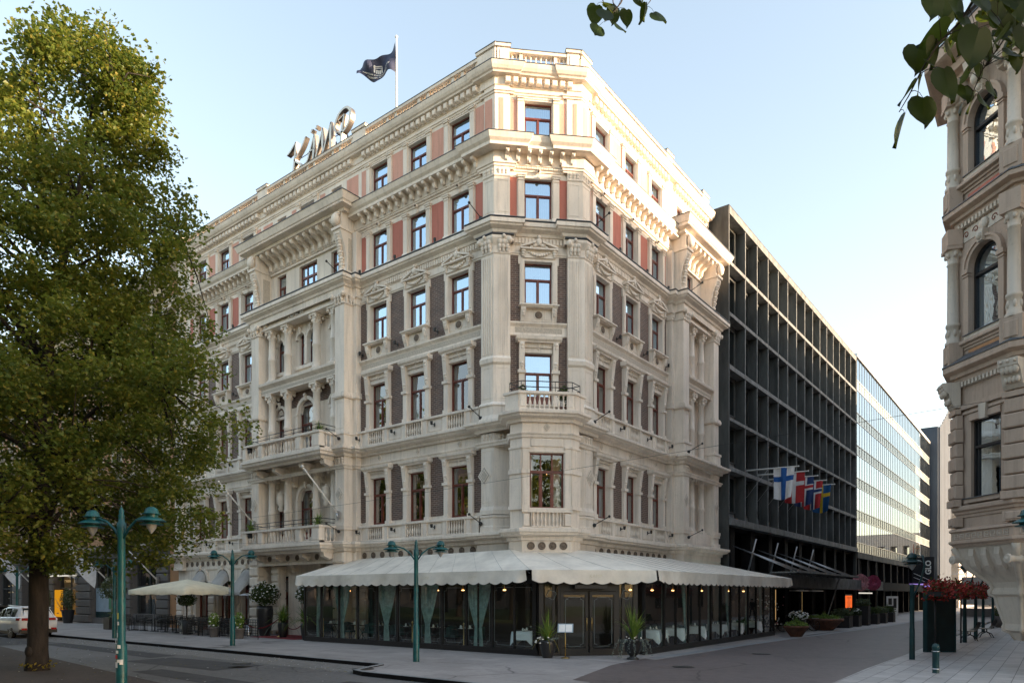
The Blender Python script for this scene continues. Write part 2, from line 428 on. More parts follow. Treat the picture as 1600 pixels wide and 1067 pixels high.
rf = MB().mat('roof_dark'); rf.add([(-28,.4,23.5),(-2.4,.4,23.5),(-.4,2.4,23.5),(-.4,15.7,23.5),(-14,15.7,23.5),(-14,14,23.5),(-28,14,23.5)], [(0,1,2,3,4,5,6)])
rf.prism([(-1.2,23.6),(-3.2,26.0),(-7,26.3),(-7,23.6)], 'y', 10.8, 15.7)
rf.prism([(1.0,23.52),(2.6,24.6),(9,24.9),(9,23.52)], 'x', -27.5, -13.)
rf.box(-3.0,-1.9,12.,12.8,25.,26.3); rf.obj('roof', hotel)
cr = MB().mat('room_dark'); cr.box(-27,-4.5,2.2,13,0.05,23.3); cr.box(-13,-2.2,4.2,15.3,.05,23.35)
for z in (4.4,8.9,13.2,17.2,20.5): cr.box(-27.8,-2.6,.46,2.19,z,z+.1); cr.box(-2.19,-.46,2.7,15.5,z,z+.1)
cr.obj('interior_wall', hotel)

# ---- windows
def win_frame(w, h, tr=.64, style='casement'):
    def b(mb):
        mb.mat('red_wood'); t = .052; hw = w/2
        mb.box(-hw, -hw+t, .0, .1, 0, h); mb.box(hw-t, hw, .0, .1, 0, h)
        mb.box(-hw+t, hw-t, .0, .1, 0, t); mb.box(-hw+t, hw-t, .0, .1, h-t, h)
        zt = h*tr
        if style == 'triple':
            mb.box(-hw+t, hw-t, -.02, .1, zt-.05, zt+.05)
            for x in (-w/6, w/6): mb.box(x-.035, x+.035, -.005, .1, t, zt-.05); mb.box(x-.025, x+.025, -.005, .1, zt+.05, h-t)
            for x in (-w/3, 0, w/3):
                for s in (-1, 1): mb.box(x+s*(w/6-.045)-.02, x+s*(w/6-.045)+.02, .005, .1, t, zt-.05)
        else:
            mb.box(-hw+t, hw-t, -.02, .1, zt-.03, zt+.04)
            mb.box(-.03, .03, -.015, .1, t, zt-.03)
            for s in (-1, 1):                                   # casement leaves stand a little proud of the fixed frame
                a, b_ = sorted((s*.03, s*(hw-t)))
                mb.box(a+.0, a+.028, .012, .09, t, zt-.03); mb.box(b_-.028, b_, .012, .09, t, zt-.03); mb.box(a+.028, b_-.028, .012, .09, t, t+.05); mb.box(a+.028, b_-.028, .012, .09, zt-.06, zt-.03)
            if style == 'door': mb.box(-hw+t, -.05, .02, .08, t, h*.18); mb.box(.05, hw-t, .02, .08, t, h*.18)
        mb.mat('stone').box(-hw-.02, hw+.02, -.2, .12, -.07, -.001)
    return b
def win_pane(w, h, m):
    def b(mb): mb.mat(m); mb.add([(-w/2+.03,.035,.03),(w/2-.03,.035,.03),(w/2-.03,.035,h-.03),(-w/2+.03,.035,h-.03)], [(0,1,2,3)])
    return b
def win_curtain(w, h, m, cover, seed):
    def b(mb):
        mb.mat(m); r = random.Random(seed)
        for s in (-1, 1):
            n = 26; c = cover*(w/2)*r.uniform(.85, 1.1); vs = []
            for i in range(n+1):
                x = s*(w/2 - c*i/n); y = .22+.03*math.sin(i*1.35+seed)+.01*math.sin(i*.5)
                vs += [(x, y, .02), (x*1.0, y, h-.02)]
            mb.add(vs, [(2*i, 2*i+2, 2*i+3, 2*i+1) for i in range(n)], True)
        if cover > .6: mb.add([(-w/2,.3,h*.8),(w/2,.3,h*.8),(w/2,.3,h),(-w/2,.3,h)], [(0,1,2,3)])
    return b
wcount = 0
def window(F, x, z0, z1, w, style='casement', low=False, cur=None, dy=.15, tr=.64, parent=None, arch=False):
    global wcount
    h = z1-z0; wcount += 1; loc = F(x, dy, z0); loc = Vector(loc) if not isinstance(loc, Vector) else loc
    o = inst(('wf', w, round(h,2), style, tr), win_frame(w, h, tr, style), 'window', parent or hotel, loc, F.rz)
    m = 'win_glass_low' if low else 'win_glass'
    inst(('wp', w, round(h,2), m), win_pane(w, h, m), 'pane', o, (0,0,0))
    if cur is None: cur = rnd.choice([.45,.62,.8]) if not low else rnd.choice([.0,.18,.3])
    if cur: k = rnd.randrange(3); inst(('wc', w, round(h,2), cur, k, low), win_curtain(w, h, 'curtain', cur, k), 'curtain', o, (0,0,0))
    return o
for F, xs in ((FL, LW+LV), (FR, RW)):
    for x in xs:
        for k in FZ: window(F, x, *FZ[k], OW, low=k < 3)
for k in (2,3,4,5): window(FC, 0, *FZ[k], 1.14, 'door' if k == 2 else 'casement', tr=.62, cur=.8)
for i, x in enumerate(RWX):
    for k, (a, b) in FZR.items():
        wd = (.8,1.5,.8)[i]
        window(FL, x, a, b, wd, 'door' if k < 3 else ('triple' if (wd > 1 and k == 4) else 'casement'), low=k < 3)
for x in RR:
    for k, (a, b) in FZR.items(): window(FR, x, a, b, .7, low=k < 3)

# ---- brick and coloured stucco panels set between the windows
def fill_panels(F, xs, xa, xb, w, z0, z1, mat, name, y=-.012, zlow=None, half=.18):
    e = [xa] + [v for x in xs for v in (x-w/2-half, x+w/2+half)] + [xb]
    for a, b in zip(e[::2], e[1::2]):
        if b-a > .05: mb = MB().mat(mat); mb.box(a, b, y, .0, z0, z1, F); mb.obj(name, hotel)
for F, xs, xa, xb, m in ((FL, LW[::-1], -10.8, -3.05, 'brick'), (FL, LV[::-1], -26.9, -19.15, 'brick'), (FR, RW, 3.05, 10.55, 'brick'), (FC, [0], -1.19, 1.19, 'brick_corner')):
    if F is not FC: fill_panels(F, xs, xa, xb, 1.16, 5.62, 8.2, m, 'brick_panel')
    fill_panels(F, xs, xa, xb, 1.16, 9.6, 12.78, m, 'brick_panel')
    fill_panels(F, xs, xa, xb, 1.16, 13.38, 16.05, m, 'brick_panel')
    fill_panels(F, xs, xa+.05*(F is not FC), xb-.05*(F is not FC), 1.16, 17.32, 19.25, 'red_stucco', 'stucco_panel', half=.31)
    fill_panels(F, xs, xa+.05, xb-.05, 1.16, 20.6, 22.42, 'pink_stucco', 'stucco_panel', half=.31)
for a, b in ((-11.85,-11.0),(-13.95,-13.55),(-16.35,-15.97),(-18.95,-18.1)): mb = MB().mat('pink_stucco'); mb.box(a, b, -.012, 0, 20.9, 22.42, FL); mb.obj('stucco_panel', hotel)
for F, a, b in ((FL,-3.0,-2.62),(FC,-1.62,-1.45),(FC,1.45,1.6),(FR,2.62,2.95)):
    mb = MB().mat('pink_stucco'); mb.box(a, b, -.075, -.06, 21.0, 22.42, F); mb.obj('stucco_panel', hotel)
mb = MB().mat('brick')
for a, b in ((RC-3.2,RC-1.9),(RC-1.9,RC+1.9),(RC+1.9,RC+3.2)): mb.box(a+.01, b, -.012, 0, 12.02, 12.8, FL)
mb.obj('brick_panel', hotel)

# ---- surrounds, one mesh per storey
def acanthus(mb, x, y, z, w, h, d, F=None):
    """small lumpy scroll: what carved ornament reads as from the street"""
    mb.mat('stone')
    mb.sphere((x, y, z+h*.78), 1., 8, 5, (w*.55, d*.9, h*.26), F); mb.sphere((x, y+d*.2, z+h*.45), 1., 8, 5, (w*.42, d*.8, h*.3), F); mb.sphere((x, y+d*.35, z+h*.15), 1., 8, 5, (w*.3, d*.6, h*.2), F)
def sur1(z0, z1, zc, zh):
    """colonnette surround under a flat hood (first two floors)"""
    def b(mb):
        mb.mat('stone'); h = OW/2
        for s in (-1, 1):
            x = s*(h+.12)
            mb.box(x-.15, x+.15, -.17, 0, z0-.1, z0+.12); mb.box(x-.12, x+.12, -.13, 0, z0+.12, zc-.06)
            mb.box(x-.17, x+.17, -.2, 0, zc-.06, zc+.06)
            mb.prism([(-.13,zc+.06),(-.17,zc+.3),(-.26,zh-.15),(-.28,zh-.02),(0,zh-.02),(0,zc+.06)], 'x', x-.11, x+.11)
            acanthus(mb, x, -.22, zh-.42, .2, .36, .1); acanthus(mb, x, -.15, zc+.1, .2, .3, .09)
            mb.mat('stone')
        mb.box(-h-.0, h+.0, -.06, 0, z1, z1+.16); mb.box(-h, h, -.12, 0, zh-.14, zh-.02)
        mb.lathe([(.06,-h+.02),(.075,-h/2),(.06,0),(.075,h/2),(.06,h-.02)], (0,0,0), 8, lambda x,y,z: (z, -.06+y, z1+.24+x))
        for i in range(5): mb.sphere(((i-2)*.21, -.08, z1+.24), .055, 8, 5)
        acanthus(mb, 0, -.08, z1+.12, .2, .3, .12); mb.mat('stone')
        prof = [(-.3,zh),(-.36,zh+.06),(-.38,zh+.16),(0,zh+.2),(0,zh)]
        mb.prism([(p[0]+.02,p[1]) for p in prof], 'x', -h-.36, h+.36)
        mb.box(-h-.3, h+.3, -.26, 0, zh-.05, zh)
    return b
def sur3(mb):
    mb.mat('stone'); h = OW/2; z0, z1 = FZ[3]
    for s in (-1, 1):
        x = s*(h+.1)
        mb.box(x-.1, x+.1, -.1, 0, z0, z1+.14); mb.box(x-.045, x+.045, -.13, -.1, z0+.12, z1)
        mb.box(s*(h+.2)-.06, s*(h+.2)+.06, -.09, 0, z1-.12, z1+.2)
        acanthus(mb, s*(h+.06), -.2, z1+.14, .2, .3, .08); mb.mat('stone')
        mb.prism([(-.28,z0-.1),(-.26,z0-.3),(-.15,z0-.55),(-.1,z0-.68),(0,z0-.68),(0,z0-.1)], 'x', s*(h+.06)-.1, s*(h+.06)+.1)
        acanthus(mb, s*(h+.06), -.22, z0-.5, .16, .34, .08); mb.mat('stone')
    mb.box(-h, h, -.1, 0, z1, z1+.12)
    mb.box(-h-.1, h+.1, -.16, 0, z1+.12, z1+.42)
    for i in range(9):                                         # garland
        a = (i-4)/4; mb.sphere((a*h*.72, -.19, z1+.2+.13*a*a), .055+.02*(1-abs(a)), 8, 5)
    zp = z1+.42
    mb.box(-h-.2, h+.2, -.3, 0, zp, zp+.06)
    for s in (-1, 1): mb.prism([(s*(h+.2),zp+.06),(s*(h+.2),zp+.12),(s*.14,zp+.36),(s*.14,zp+.27)], 'y', -.3, -.02)
    mb.prism([(-h+.02,zp+.06),(h-.02,zp+.06),(0,zp+.3)], 'y', -.16, 0)
    mb.sphere((0,-.22,zp+.32), .13, 10, 6, (1,.6,1.2)); mb.sphere((0,-.2,zp+.52), .09, 8, 5)
    for s in (-1, 1): mb.sphere((s*.17,-.2,zp+.2), .1, 8, 5, (1.3,.6,.8)); mb.sphere((s*.32,-.18,zp+.12), .07, 8, 5)
    mb.box(-h-.24, h+.24, -.34, 0, z0-.1, z0-.04); mb.box(-h-.19, h+.19, -.29, 0, z0-.15, z0-.1)
    mb.box(-h-.0, h+.0, -.05, 0, z0-.66, z0-.15)
    mb.cham(-h+.04, -.24, -.07, -.05, z0-.6, z0-.22, .01); mb.cham(.24, h-.04, -.07, -.05, z0-.6, z0-.22, .01)
    Y = lambda x,y,z: (x, -.05-z, z0-.41+y)
    mb.lathe([(.2,0),(.2,.03),(.17,.03)], (0,0,0), 16, Y); mb.mat('roundel').lathe([(.155,.03),(.15,.045),(.08,.05),(.03,.07)], (0,0,0), 14, Y)
def sur4(mb):
    mb.mat('stone'); h = OW/2; z0, z1 = FZ[4]
    for s in (-1, 1):
        x = s*(h+.14); mb.box(x-.12, x+.12, -.1, 0, z0-.3, z1-.02)
        mb.prism([(0,z0-.3),(-.17,z0-.3),(-.17,z0-.12),(-.1,z0+.02),(0,z0+.02)], 'x', x-.16, x+.16)
        mb.box(x-.16, x+.16, -.14, 0, z1-.02, z1+.05); mb.box(x-.19, x+.19, -.17, 0, z1+.05, z1+.11); mb.box(x-.145, x+.145, -.125, 0, z1-.14, z1-.11)
    mb.sphere((0,-.1,z1+.24), .09, 10, 5, (1,.8,1)); mb.mat('roundel').sphere((0,-.16,z1+.24), .055, 8, 5)
    mb.mat('stone').sphere((0,-.02,z1+.02), .08, 8, 5)
def sur5(mb):
    mb.mat('stone'); h = OW/2; z0, z1 = FZ[5]
    for s in (-1, 1):
        x = s*(h+.16); mb.box(x-.12, x+.12, -.08, 0, z0-.2, z1+.06)
        mb.box(x-.15, x+.15, -.13, 0, z1+.06, z1+.12); mb.box(x-.17, x+.17, -.15, 0, z1+.12, z1+.17); mb.box(x-.13,x+.13,-.1,0,z1-.06,z1-.03)
    for i in range(11): mb.box((i-5)*.1-.028, (i-5)*.1+.028, -.07, 0, z1+.06, z1+.13)
    mb.box(-h, h, -.045, 0, z1, z1+.06)
for F, xs in ((FL, LW+LV), (FR, RW), (FC, [0])):
    for x in xs:
        for k, b in ((1, sur1(5.5,7.68,6.95,8.03)), (2, sur1(10.,12.1,11.3,12.52)), (3, sur3), (4, sur4), (5, sur5)):
            if F is FC and k == 1: continue
            inst(('sur', k), b, 'window_surround', hotel, F(x,0,0), F.rz)
for x in RWX: inst(('sur', 5), sur5, 'window_surround', hotel, FL(x,0,0), 0) if x == RC else None

# ---- balustrades
def baluster(mb, x, y, z0, z1, r=.055, seg=8, F=None):
    h = z1-z0; p = [(.8,0),(.8,.08),(.45,.12),(.55,.2),(1,.36),(.95,.46),(.5,.66),(.42,.8),(.7,.86),(.42,.9),(.8,.93),(.8,1)]
    mb.lathe([(r*a, h*b) for a, b in p], (x,y,z0), seg, F, cap=False)
def balu(n, w, z0, z1, y=-.14, r=.05):
    def b(mb):
        mb.mat('stone')
        for i in range(n): baluster(mb, (i-(n-1)/2)*w/n, y, z0, z1, r)
        mb.box(-w/2, w/2, y-.08, 0, z0-.05, z0); mb.box(-w/2-.02, -w/2, y-.09, 0, z0, z1); mb.box(w/2, w/2+.02, y-.09, 0, z0, z1)
    return b
def dado(F, xs, xa, xb, z0, z1, w=1.0, y=-.24):
    mb = MB().mat('stone'); e = [xa] + [v for x in xs for v in (x-w/2-.02, x+w/2+.02)] + [xb]
    for a, b in zip(e[::2], e[1::2]):
        mb.box(a, b, y+.06, 0, z0, z1, F)
        for q in ((a, a+.26), (b-.26, b)):
            if b-a > .6 or q[0] == a: mb.box(max(a,q[0]), min(b,q[1]), y, 0, z0+.002, z1-.002, F)
        if b-a > 1.0: mb.cham(a+.34, b-.34, y+.035, y+.07, z0+.1, z1-.1, .02, F); mb.box((a+b)/2-.12,(a+b)/2+.12,y+.02,y+.04,z0+.3,z0+.33,F)
    mb.box(xa, xb, y-.05, 0, z1, z1+.09, F); mb.box(xa, xb, y-.02, 0, z0-.0, z0+.06, F)
    mb.obj('balustrade_rail', hotel)
for F, xs, xa, xb in ((FL, LW[::-1], -10.8, -3.2), (FL, LV[::-1], -27.2, -19.15), (FR, RW, 3.2, 10.55)):
    for z0, z1, kk in ((4.72,5.36,1), (9.18,9.84,2)):
        dado(F, xs, xa, xb, z0, z1)
        for x in xs: inst(('bal', kk), balu(7, 1.0, z0+.06, z1, -.19, .048), 'balustrade', hotel, F(x,0,0), F.rz)

# ---- string courses and cornices, swept round the whole front
def path(out=.0, ris=.8, pil=.25, rr=.8, gap=False):
    """plan line of the front with its breaks; out shifts nothing, profiles do"""
    p = [(-28.3,0),(-28.3,-pil) if pil else (-28.3,-.001),(-27.3,-pil),(-27.3,0)] if pil else [(-28.3,0)]
    if ris: p += [(-19.13,0),(-19.13,-ris*.375),(-18.85,-ris*.375),(-18.85,-ris),(-11.08,-ris),(-11.08,-ris*.375),(-10.8,-ris*.375),(-10.8,0)]
    if pil: p += [(-3.2,0),(-3.2,-pil)]
    c = pil*(math.sqrt(2)-1)
    p += [(-2.5+c,-pil)]
    if pil: q = .7; p += [(-2.5+q*SQ+pil*SQ, q*SQ-pil*SQ),(-2.5+q*SQ, q*SQ)]
    pr = [(-b, -a) for a, b in p if a > -4][::-1]
    p += pr
    if rr: p += [(0,10.55),(rr*.375,10.55),(rr*.375,10.85),(rr,10.85),(rr,15.7),(0,15.7)]
    return p + [(0,16.)]
def course(name, prof, **k):
    mb = MB().mat(k.pop('mat','stone')); mb.sweep(path(**k), prof); return mb.obj(name, hotel)
# the first-floor bay at the corner makes the two lower courses run out round it
BAY = [(-1.09,.35),(-1.09,-.836),(-.507,-.836),(.836,.507),(.836,1.09),(-.35,1.09)]
def course_bay(name, prof, ris=.8, pil=.25, rr=.8):
    p = path(ris=ris, pil=pil, rr=rr); i = [k for k, q in enumerate(p) if q[0] > -2.45-.2 and q[1] < .9 and q[0] > -2.6][0]
    a = [q for q in p if q[0] <= -2.3 and q[1] <= 0.01]
    b = [(-y,-x) for x, y in a if x > -10.6][::-1] + [(q[0],q[1]) for q in p if q[1] >= 10.5]
    mb = MB().mat('stone'); mb.sweep(a + [(-1.6,-pil),(-1.09,-.836),(-.507,-.836),(.836,.507),(.836,1.09),(pil,1.6)] + b, prof); return mb.obj(name, hotel)
LEDGE = lambda z0, z1, o: [(0,z0),(o*.25,z0),(o*.3,z0+(z1-z0)*.3),(o*.75,z0+(z1-z0)*.45),(o*.8,z0+(z1-z0)*.6),(o,z0+(z1-z0)*.7),(o,z1-.02),(o*.85,z1),(0,z1+.04)]
course_bay('ledge', LEDGE(4.28,4.72,.42)); course_bay('roundel_frieze', [(0,3.72),(.06,3.72),(.06,3.86),(.03,3.88),(.03,4.26),(.07,4.28),(.07,4.3),(0,4.3)])
course_bay('ledge', LEDGE(8.78,9.18,.45)); course_bay('string_course', [(0,8.2),(.05,8.2),(.07,8.28),(.12,8.34),(.12,8.38),(0,8.42)])
course('string_course', [(0,12.8),(.06,12.8),(.06,12.86),(.04,12.88),(.04,13.16),(.08,13.2),(.15,13.26),(.16,13.33),(0,13.38)], ris=0, pil=0, rr=0)
course('string_course', [(0,16.06),(.04,16.06),(.05,16.12),(.08,16.13),(.08,16.19),(0,16.2)], ris=0, pil=0, rr=0)
course('ledge', [(0,16.5),(.04,16.5),(.05,16.78),(.12,16.8),(.16,16.9),(.34,17.0),(.36,17.06),(.42,17.08),(.42,17.24),(.36,17.28),(0,17.34)])
course('cornice', [(0,19.5),(.05,19.5),(.05,19.56),(.09,19.58),(.09,19.66),(.14,19.68),(.14,20.14),(.56,20.14),(.56,20.26),(.6,20.3),(.66,20.36),(.72,20.5),(.74,20.56),(0,20.66)], ris=0, rr=0, pil=.12)
course('string_course', [(0,22.6),(.04,22.6),(.05,22.66),(.09,22.68),(.09,22.74),(0,22.76)], ris=0, rr=0, pil=.06)
course('cornice', [(0,22.94),(.04,22.94),(.04,23.26),(.26,23.28),(.28,23.34),(.34,23.38),(.4,23.48),(.44,23.6),(.44,23.64),(0,23.72)], ris=0, rr=0, pil=.06)
zn = MB().mat('zinc')
for o, z, k in ((.76,20.565,dict(ris=0,rr=0,pil=.12)), (.46,23.645,dict(ris=0,rr=0,pil=.06)), (.44,17.285,{})):
    zn.sweep(path(**k), [(o-.03,z),(o,z),(o,z+.025),(.0,z+.1),(0,z+.08)])
zn.obj('metal_flashing', hotel)
# repeated small relief along a straight stretch
def run(mb, F, a, b, step, fn):
    n = max(1, int(round((b-a)/step)))
    for i in range(n): fn(mb, F, a+(i+.5)*(b-a)/n)
STR = [(FL,-27.3,-2.5), (FR,2.5,16.), (FC,-1.72,1.72)]
def modillion(mb, F, x, y0=-.15, w=.15):
    mb.prism([(y0,19.78),(y0-.1,19.74),(y0-.17,19.82),(y0-.2,19.95),(y0-.33,20.0),(y0-.4,20.05),(y0-.4,20.12),(y0,20.12)], 'x', x-w/2, x+w/2, F)
    mb.sphere((x, y0-.1, 19.83), .085, 8, 5, (1,1,1.1), F); mb.sphere((x, y0-.35, 20.04), .06, 8, 5, (1.1,1,1), F)
for F, a, b in STR:
    for a_, b_ in {id(FL): ((-10.6,-3.1),(-27.2,-19.4)), id(FR): ((3.1,10.3),), id(FC): ((-1.55,1.6),)}[id(F)]:
        run(None, F, a_, b_, .47, lambda m, F, x: inst('modil', lambda q: (q.mat('stone'), modillion(q, None, 0)), 'modillion', hotel, F(x,0,0), F.rz))
    mb = MB().mat('stone')
    bead = lambda m, F, x: m.box(x-.035, x+.035, -.125, -.09, 19.585, 19.655, F)
    tooth = lambda m, F, x: m.cham(x-.105, x+.105, -.24, -.04, 22.98, 23.22, .03, F)
    dent = lambda m, F, x: m.box(x-.045, x+.045, -.115, -.045, 16.54, 16.76, F)
    dent2 = lambda m, F, x: m.box(x-.03, x+.03, -.0, -.0, 0, 0, F)
    run(mb, F, a+.3, b-.3, .1, bead)
    if F is FL: run(mb, F, -27.2, -19.2, .33, tooth); run(mb, F, -18.7, -11.3, .33, tooth); run(mb, F, -10.6, -3.3, .33, tooth); run(mb, F, -27.2,-19.2,.14,dent); run(mb, F, -10.8,-3.25,.14,dent)
    elif F is FR: run(mb, F, 3.3, 10.6, .33, tooth); run(mb, F, 11.3, 15.6, .33, tooth); run(mb, F, 3.25,10.5,.14,dent)
    else: run(mb, F, -1.45, 1.45, .33, tooth); run(mb, F, -1.0, 1.0, .14, dent)
    tag(mb.obj('dentil_row', hotel), kind='stuff')
mb = MB().mat('frieze_relief')
for F, a, b in ((FL,-10.7,-3.3),(FL,-26.9,-19.25),(FR,3.3,10.45),(FC,-.98,.98)): mb.box(a, b, -.05, -.03, 12.92, 13.13, F)
tag(mb.obj('relief_frieze', hotel), kind='stuff')
# roundels under the first ledge, diamonds in the frieze above the first floor
def disc(mb, F, x, z, y=-.03, r=.15):
    inst('roundel', lambda m: disc_(m, lambda a,b,c: (a,b,c), 0, 0, 0), 'roundel', hotel, F(x,y,z), F.rz)
def disc_(mb, F, x, z, y=-.03, r=.15):
    Y = lambda a,b,c: F(x+a, y-c, z+b)
    mb.mat('roundel').lathe([(r,0),(r,.03),(r*.85,.035),(r*.8,.015),(r*.4,.02),(r*.3,.04),(r*.1,.045)], (0,0,0), 14, Y)
mb = MB()
for x in [-27.8+i*.62 for i in range(14)]: disc(mb, FL, x, 4.07)
for x in [-10.5+i*.62 for i in range(13)]: disc(mb, FL, x, 4.07)
for x in (-17.9,-17.1,-16.3,-15.5,-14.7,-13.9,-13.1,-12.3,-11.42): disc(mb, FL, x, 4.07, -.83)
for x in [3.5+i*.62 for i in range(12)]: disc(mb, FR, x, 4.07)
FB = frame((.1645,-.1645), R(45))
for x in (-.62,-.2,.22,.64): disc(mb, FB, x, 4.07)
def diamond(_, F, x, z, s, y=0., rel=True):
    mb = MB()
    mb.mat('stone')
    for k in (1., .62):
        q = s*k; mb.prism([(x-q*.8,z),(x,z-q),(x+q*.8,z),(x,z+q)], 'y', y-.02-.02*(k < 1), y+.0, F)
        q2 = q*.82
        mb.mat('frieze_relief').prism([(x-q2*.8,z),(x,z-q2),(x+q2*.8,z),(x,z+q2)], 'y', y-.026-.02*(k < 1), y, F); mb.mat('stone')
    mb.obj('diamond_relief', hotel)
mb = MB()
for F, xs in ((FL, LW+LV), (FR, RW)):
    for x in xs: diamond(mb, F, x, 8.6, .17)
diamond(mb, FB, 0, 8.6, .2)
diamond(mb, FL, -2.87, 7.05, .42, -.25); diamond(mb, FR, 2.87, 7.05, .42, -.25); diamond(mb, FL, -11.42, 7.0, .38, -.8); diamond(mb, FL, -18.53, 7.0, .38, -.8)
diamond(mb, FR, 11.2, 7.0, .38, -.8); diamond(mb, FR, 15.2, 7.0, .38, -.8)

# ---- corner pilasters (both flanks of the chamfer) and the far end
def pilaster_set(pth, faces, name='pilaster'):
    def seg(z0, z1, o): return [(0,z0),(o,z0),(o,z1),(0,z1)]
    mb = MB().mat('stone')
    mb.sweep(pth, [(0,4.72),(.32,4.72),(.32,4.95),(.29,5.0),(.29,5.3),(.34,5.34),(.34,5.42),(0,5.45)])
    mb.obj(name, hotel)
    mb = MB().mat('stone')
    mb.sweep(pth, [(0,5.45),(.33,5.45),(.33,5.62),(.25,5.78),(.25,8.2),(.3,8.22),(.3,8.3),(.25,8.32),(.25,8.74),(0,8.76)])
    mb.obj(name, hotel)
    mb = MB().mat('stone')
    mb.sweep(pth, [(0,9.2),(.42,9.2),(.40,9.3),(.34,9.45),(.34,9.8),(.4,9.84),(.38,9.9),(.26,10.0),(.26,11.5),(.34,11.58),(.36,11.74),(.27,11.84),(.25,11.86),(.25,15.96),(.29,16.0),(.29,16.06),(.25,16.08),(.27,16.3),(.38,16.48),(.42,16.55),(.42,16.66),(0,16.7)])
    mb.obj(name, hotel)
    mb = MB().mat('stone')
    mb.sweep(pth, [(0,17.34),(.25,17.34),(.25,17.5),(.16,17.62),(.14,17.64),(.14,19.16),(.18,19.2),(.18,19.26),(.14,19.28),(.17,19.5),(0,19.5)])
    mb.obj(name, hotel)
    mb = MB().mat('stone')
    mb.sweep(pth, [(0,20.66),(.06,20.66),(.06,22.94),(0,22.94)])
    mb.obj(name, hotel)
    mb = MB().mat('stone')
    for F, a, b, s in faces:
        n = 5
        for i in range(n): x = a+(b-a)*(i+.5)/n; mb.box(x-.022, x+.022, -.285, -.25, 11.95, 15.85, F)
        for z0, z1, y in ((10.15,11.4,-.26),(17.75,19.05,-.14),(5.95,8.05,-.25)):
            t = .03
            mb.box(a, a+t, y-.014, y, z0, z1, F); mb.box(b-t, b, y-.014, y, z0, z1, F); mb.box(a+t, b-t, y-.014, y, z0, z0+t, F); mb.box(a+t, b-t, y-.014, y, z1-t, z1, F)
        for i in range(3):                                     # capitals
            x = a+(b-a)*(i+.5)/3; acanthus(mb, x, -.33, 16.05, .2, .5, .11, F); acanthus(mb, x, -.16, 19.22, .17, .28, .05, F); acanthus(mb, x, -.27, 8.4, .16, .32, .04, F)
        mb.mat('stone'); mb.sphere((a-.02 if s < 0 else b+.02, -.38, 16.5), .13, 8, 5, (1,1,1), F); mb.sphere(((a+b)/2, -.44, 16.62), .08, 8, 5, (1,1,1), F)
        m2 = MB().mat('zinc'); m2.box(a-.2, b+.2, -.46, -.1, 16.70, 16.725, F); m2.obj('metal_flashing', hotel)
    mb.obj('pilaster_ornament', hotel)
q = .58
pilaster_set([(-3.05,0),(-2.5,0),(-2.5+q*SQ,q*SQ)], [(FL,-3.0,-2.46,-1),(FC,-1.7,-1.24,1)])
pilaster_set([(-q*SQ,2.5-q*SQ),(0,2.5),(0,3.05)], [(FC,1.24,1.7,-1),(FR,2.46,3.0,1)])
pilaster_set([(-28.3,0),(-27.4,0)], [(FL,-28.2,-27.5,-1)])

# ---- bay on the first floor of the chamfer
mb = MB().mat('stone')
bay = [(-1.09,.35),(-1.09,-.836),(-.507,-.836),(.836,.507),(.836,1.09),(-.35,1.09)]
def bayring(z0, z1, o): mb.sweep(bay, [(0,z0),(o,z0),(o,z1),(0,z1)])
slab(mb, FB, -.95, .95, 4.0, 8.8, [(-.66,.66,5.52,7.62)], 0, .3)
for F2, a, b in ((frame((-1.09,-.836),0), 0, .583),): slab(mb, F2, a, b, 4.0, 8.8, [], 0, .3)
mb.prism([(-1.09,-.536),(-1.09,.35),(-.9,.35),(-.9,-.536)], 'z', 4.0, 8.8)
mb.prism([(.836,.507),(.836,1.09),(.536,1.09),(.536,.71)], 'z', 4.0, 8.8); mb.prism([(.536,1.09),(-.35,1.09),(-.35,.9),(.536,.9)], 'z', 4.0, 8.8)
mb.prism([(-1.0,.3),(-1.0,-.7),(-.5,-.75),(.75,.5),(.7,1.0),(-.3,1.0)], 'z', 4.0, 4.2); mb.prism([(-1.0,.3),(-1.0,-.7),(-.5,-.75),(.75,.5),(.7,1.0),(-.3,1.0)], 'z', 8.5, 8.7)
mb.obj('bay_wall', hotel)
mb = MB().mat('stone')
for F, a, b in ((FB,-.95,-.7),(FB,.7,.95),(frame((-1.09,-.836),0),0,.583),(frame((.836,.507),R(90)),0,.583)):
    mb.box(a, b, -.05, 0, 5.5, 7.85, F); mb.box(a-.03, b+.03, -.09, 0, 5.46, 5.6, F); mb.box(a-.03, b+.03, -.1, 0, 6.82, 6.98, F); mb.box(a-.02,b+.02,-.08,0,7.78,7.86,F)
    for i in range(4): x = a+(b-a)*(i+.5)/4; mb.box(x-.02, x+.02, -.062, -.05, 7.02, 7.74, F)
mb.cham(-.62, .62, -.04, 0, 7.86, 8.16, .015, FB); mb.box(-.7, .7, -.05, 0, 7.64, 7.7, FB)
for a, b in ((-.95,-.66),(.66,.95)): mb.cham(a+.02, b-.02, -.1, 0, 4.82, 5.3, .02, FB)
mb.box(-.97, .97, -.12, 0, 5.34, 5.45, FB); mb.box(-.97,.97,-.12,0,4.72,4.8,FB)
mb.obj('bay_trim', hotel)
inst(('bal','bay'), balu(8, 1.2, 4.82, 5.34, -.06, .045), 'balustrade', hotel, FB(0,0,0), FB.rz)
wv = inst('baywin', win_frame(1.32, 2.1, .66, 'triple'), 'window', hotel, FB(0,.12,5.52), FB.rz)
inst('baypane', win_pane(1.32, 2.1, 'win_glass_low'), 'pane', wv, (0,0,0)); inst('baycur', win_curtain(1.32, 2.1, 'curtain_teal', .14, 1), 'curtain', wv, (0,0,0))
ch = MB().mat('brass'); ch.tube([(0,0,.6),(0,0,0)], .012, 6); 
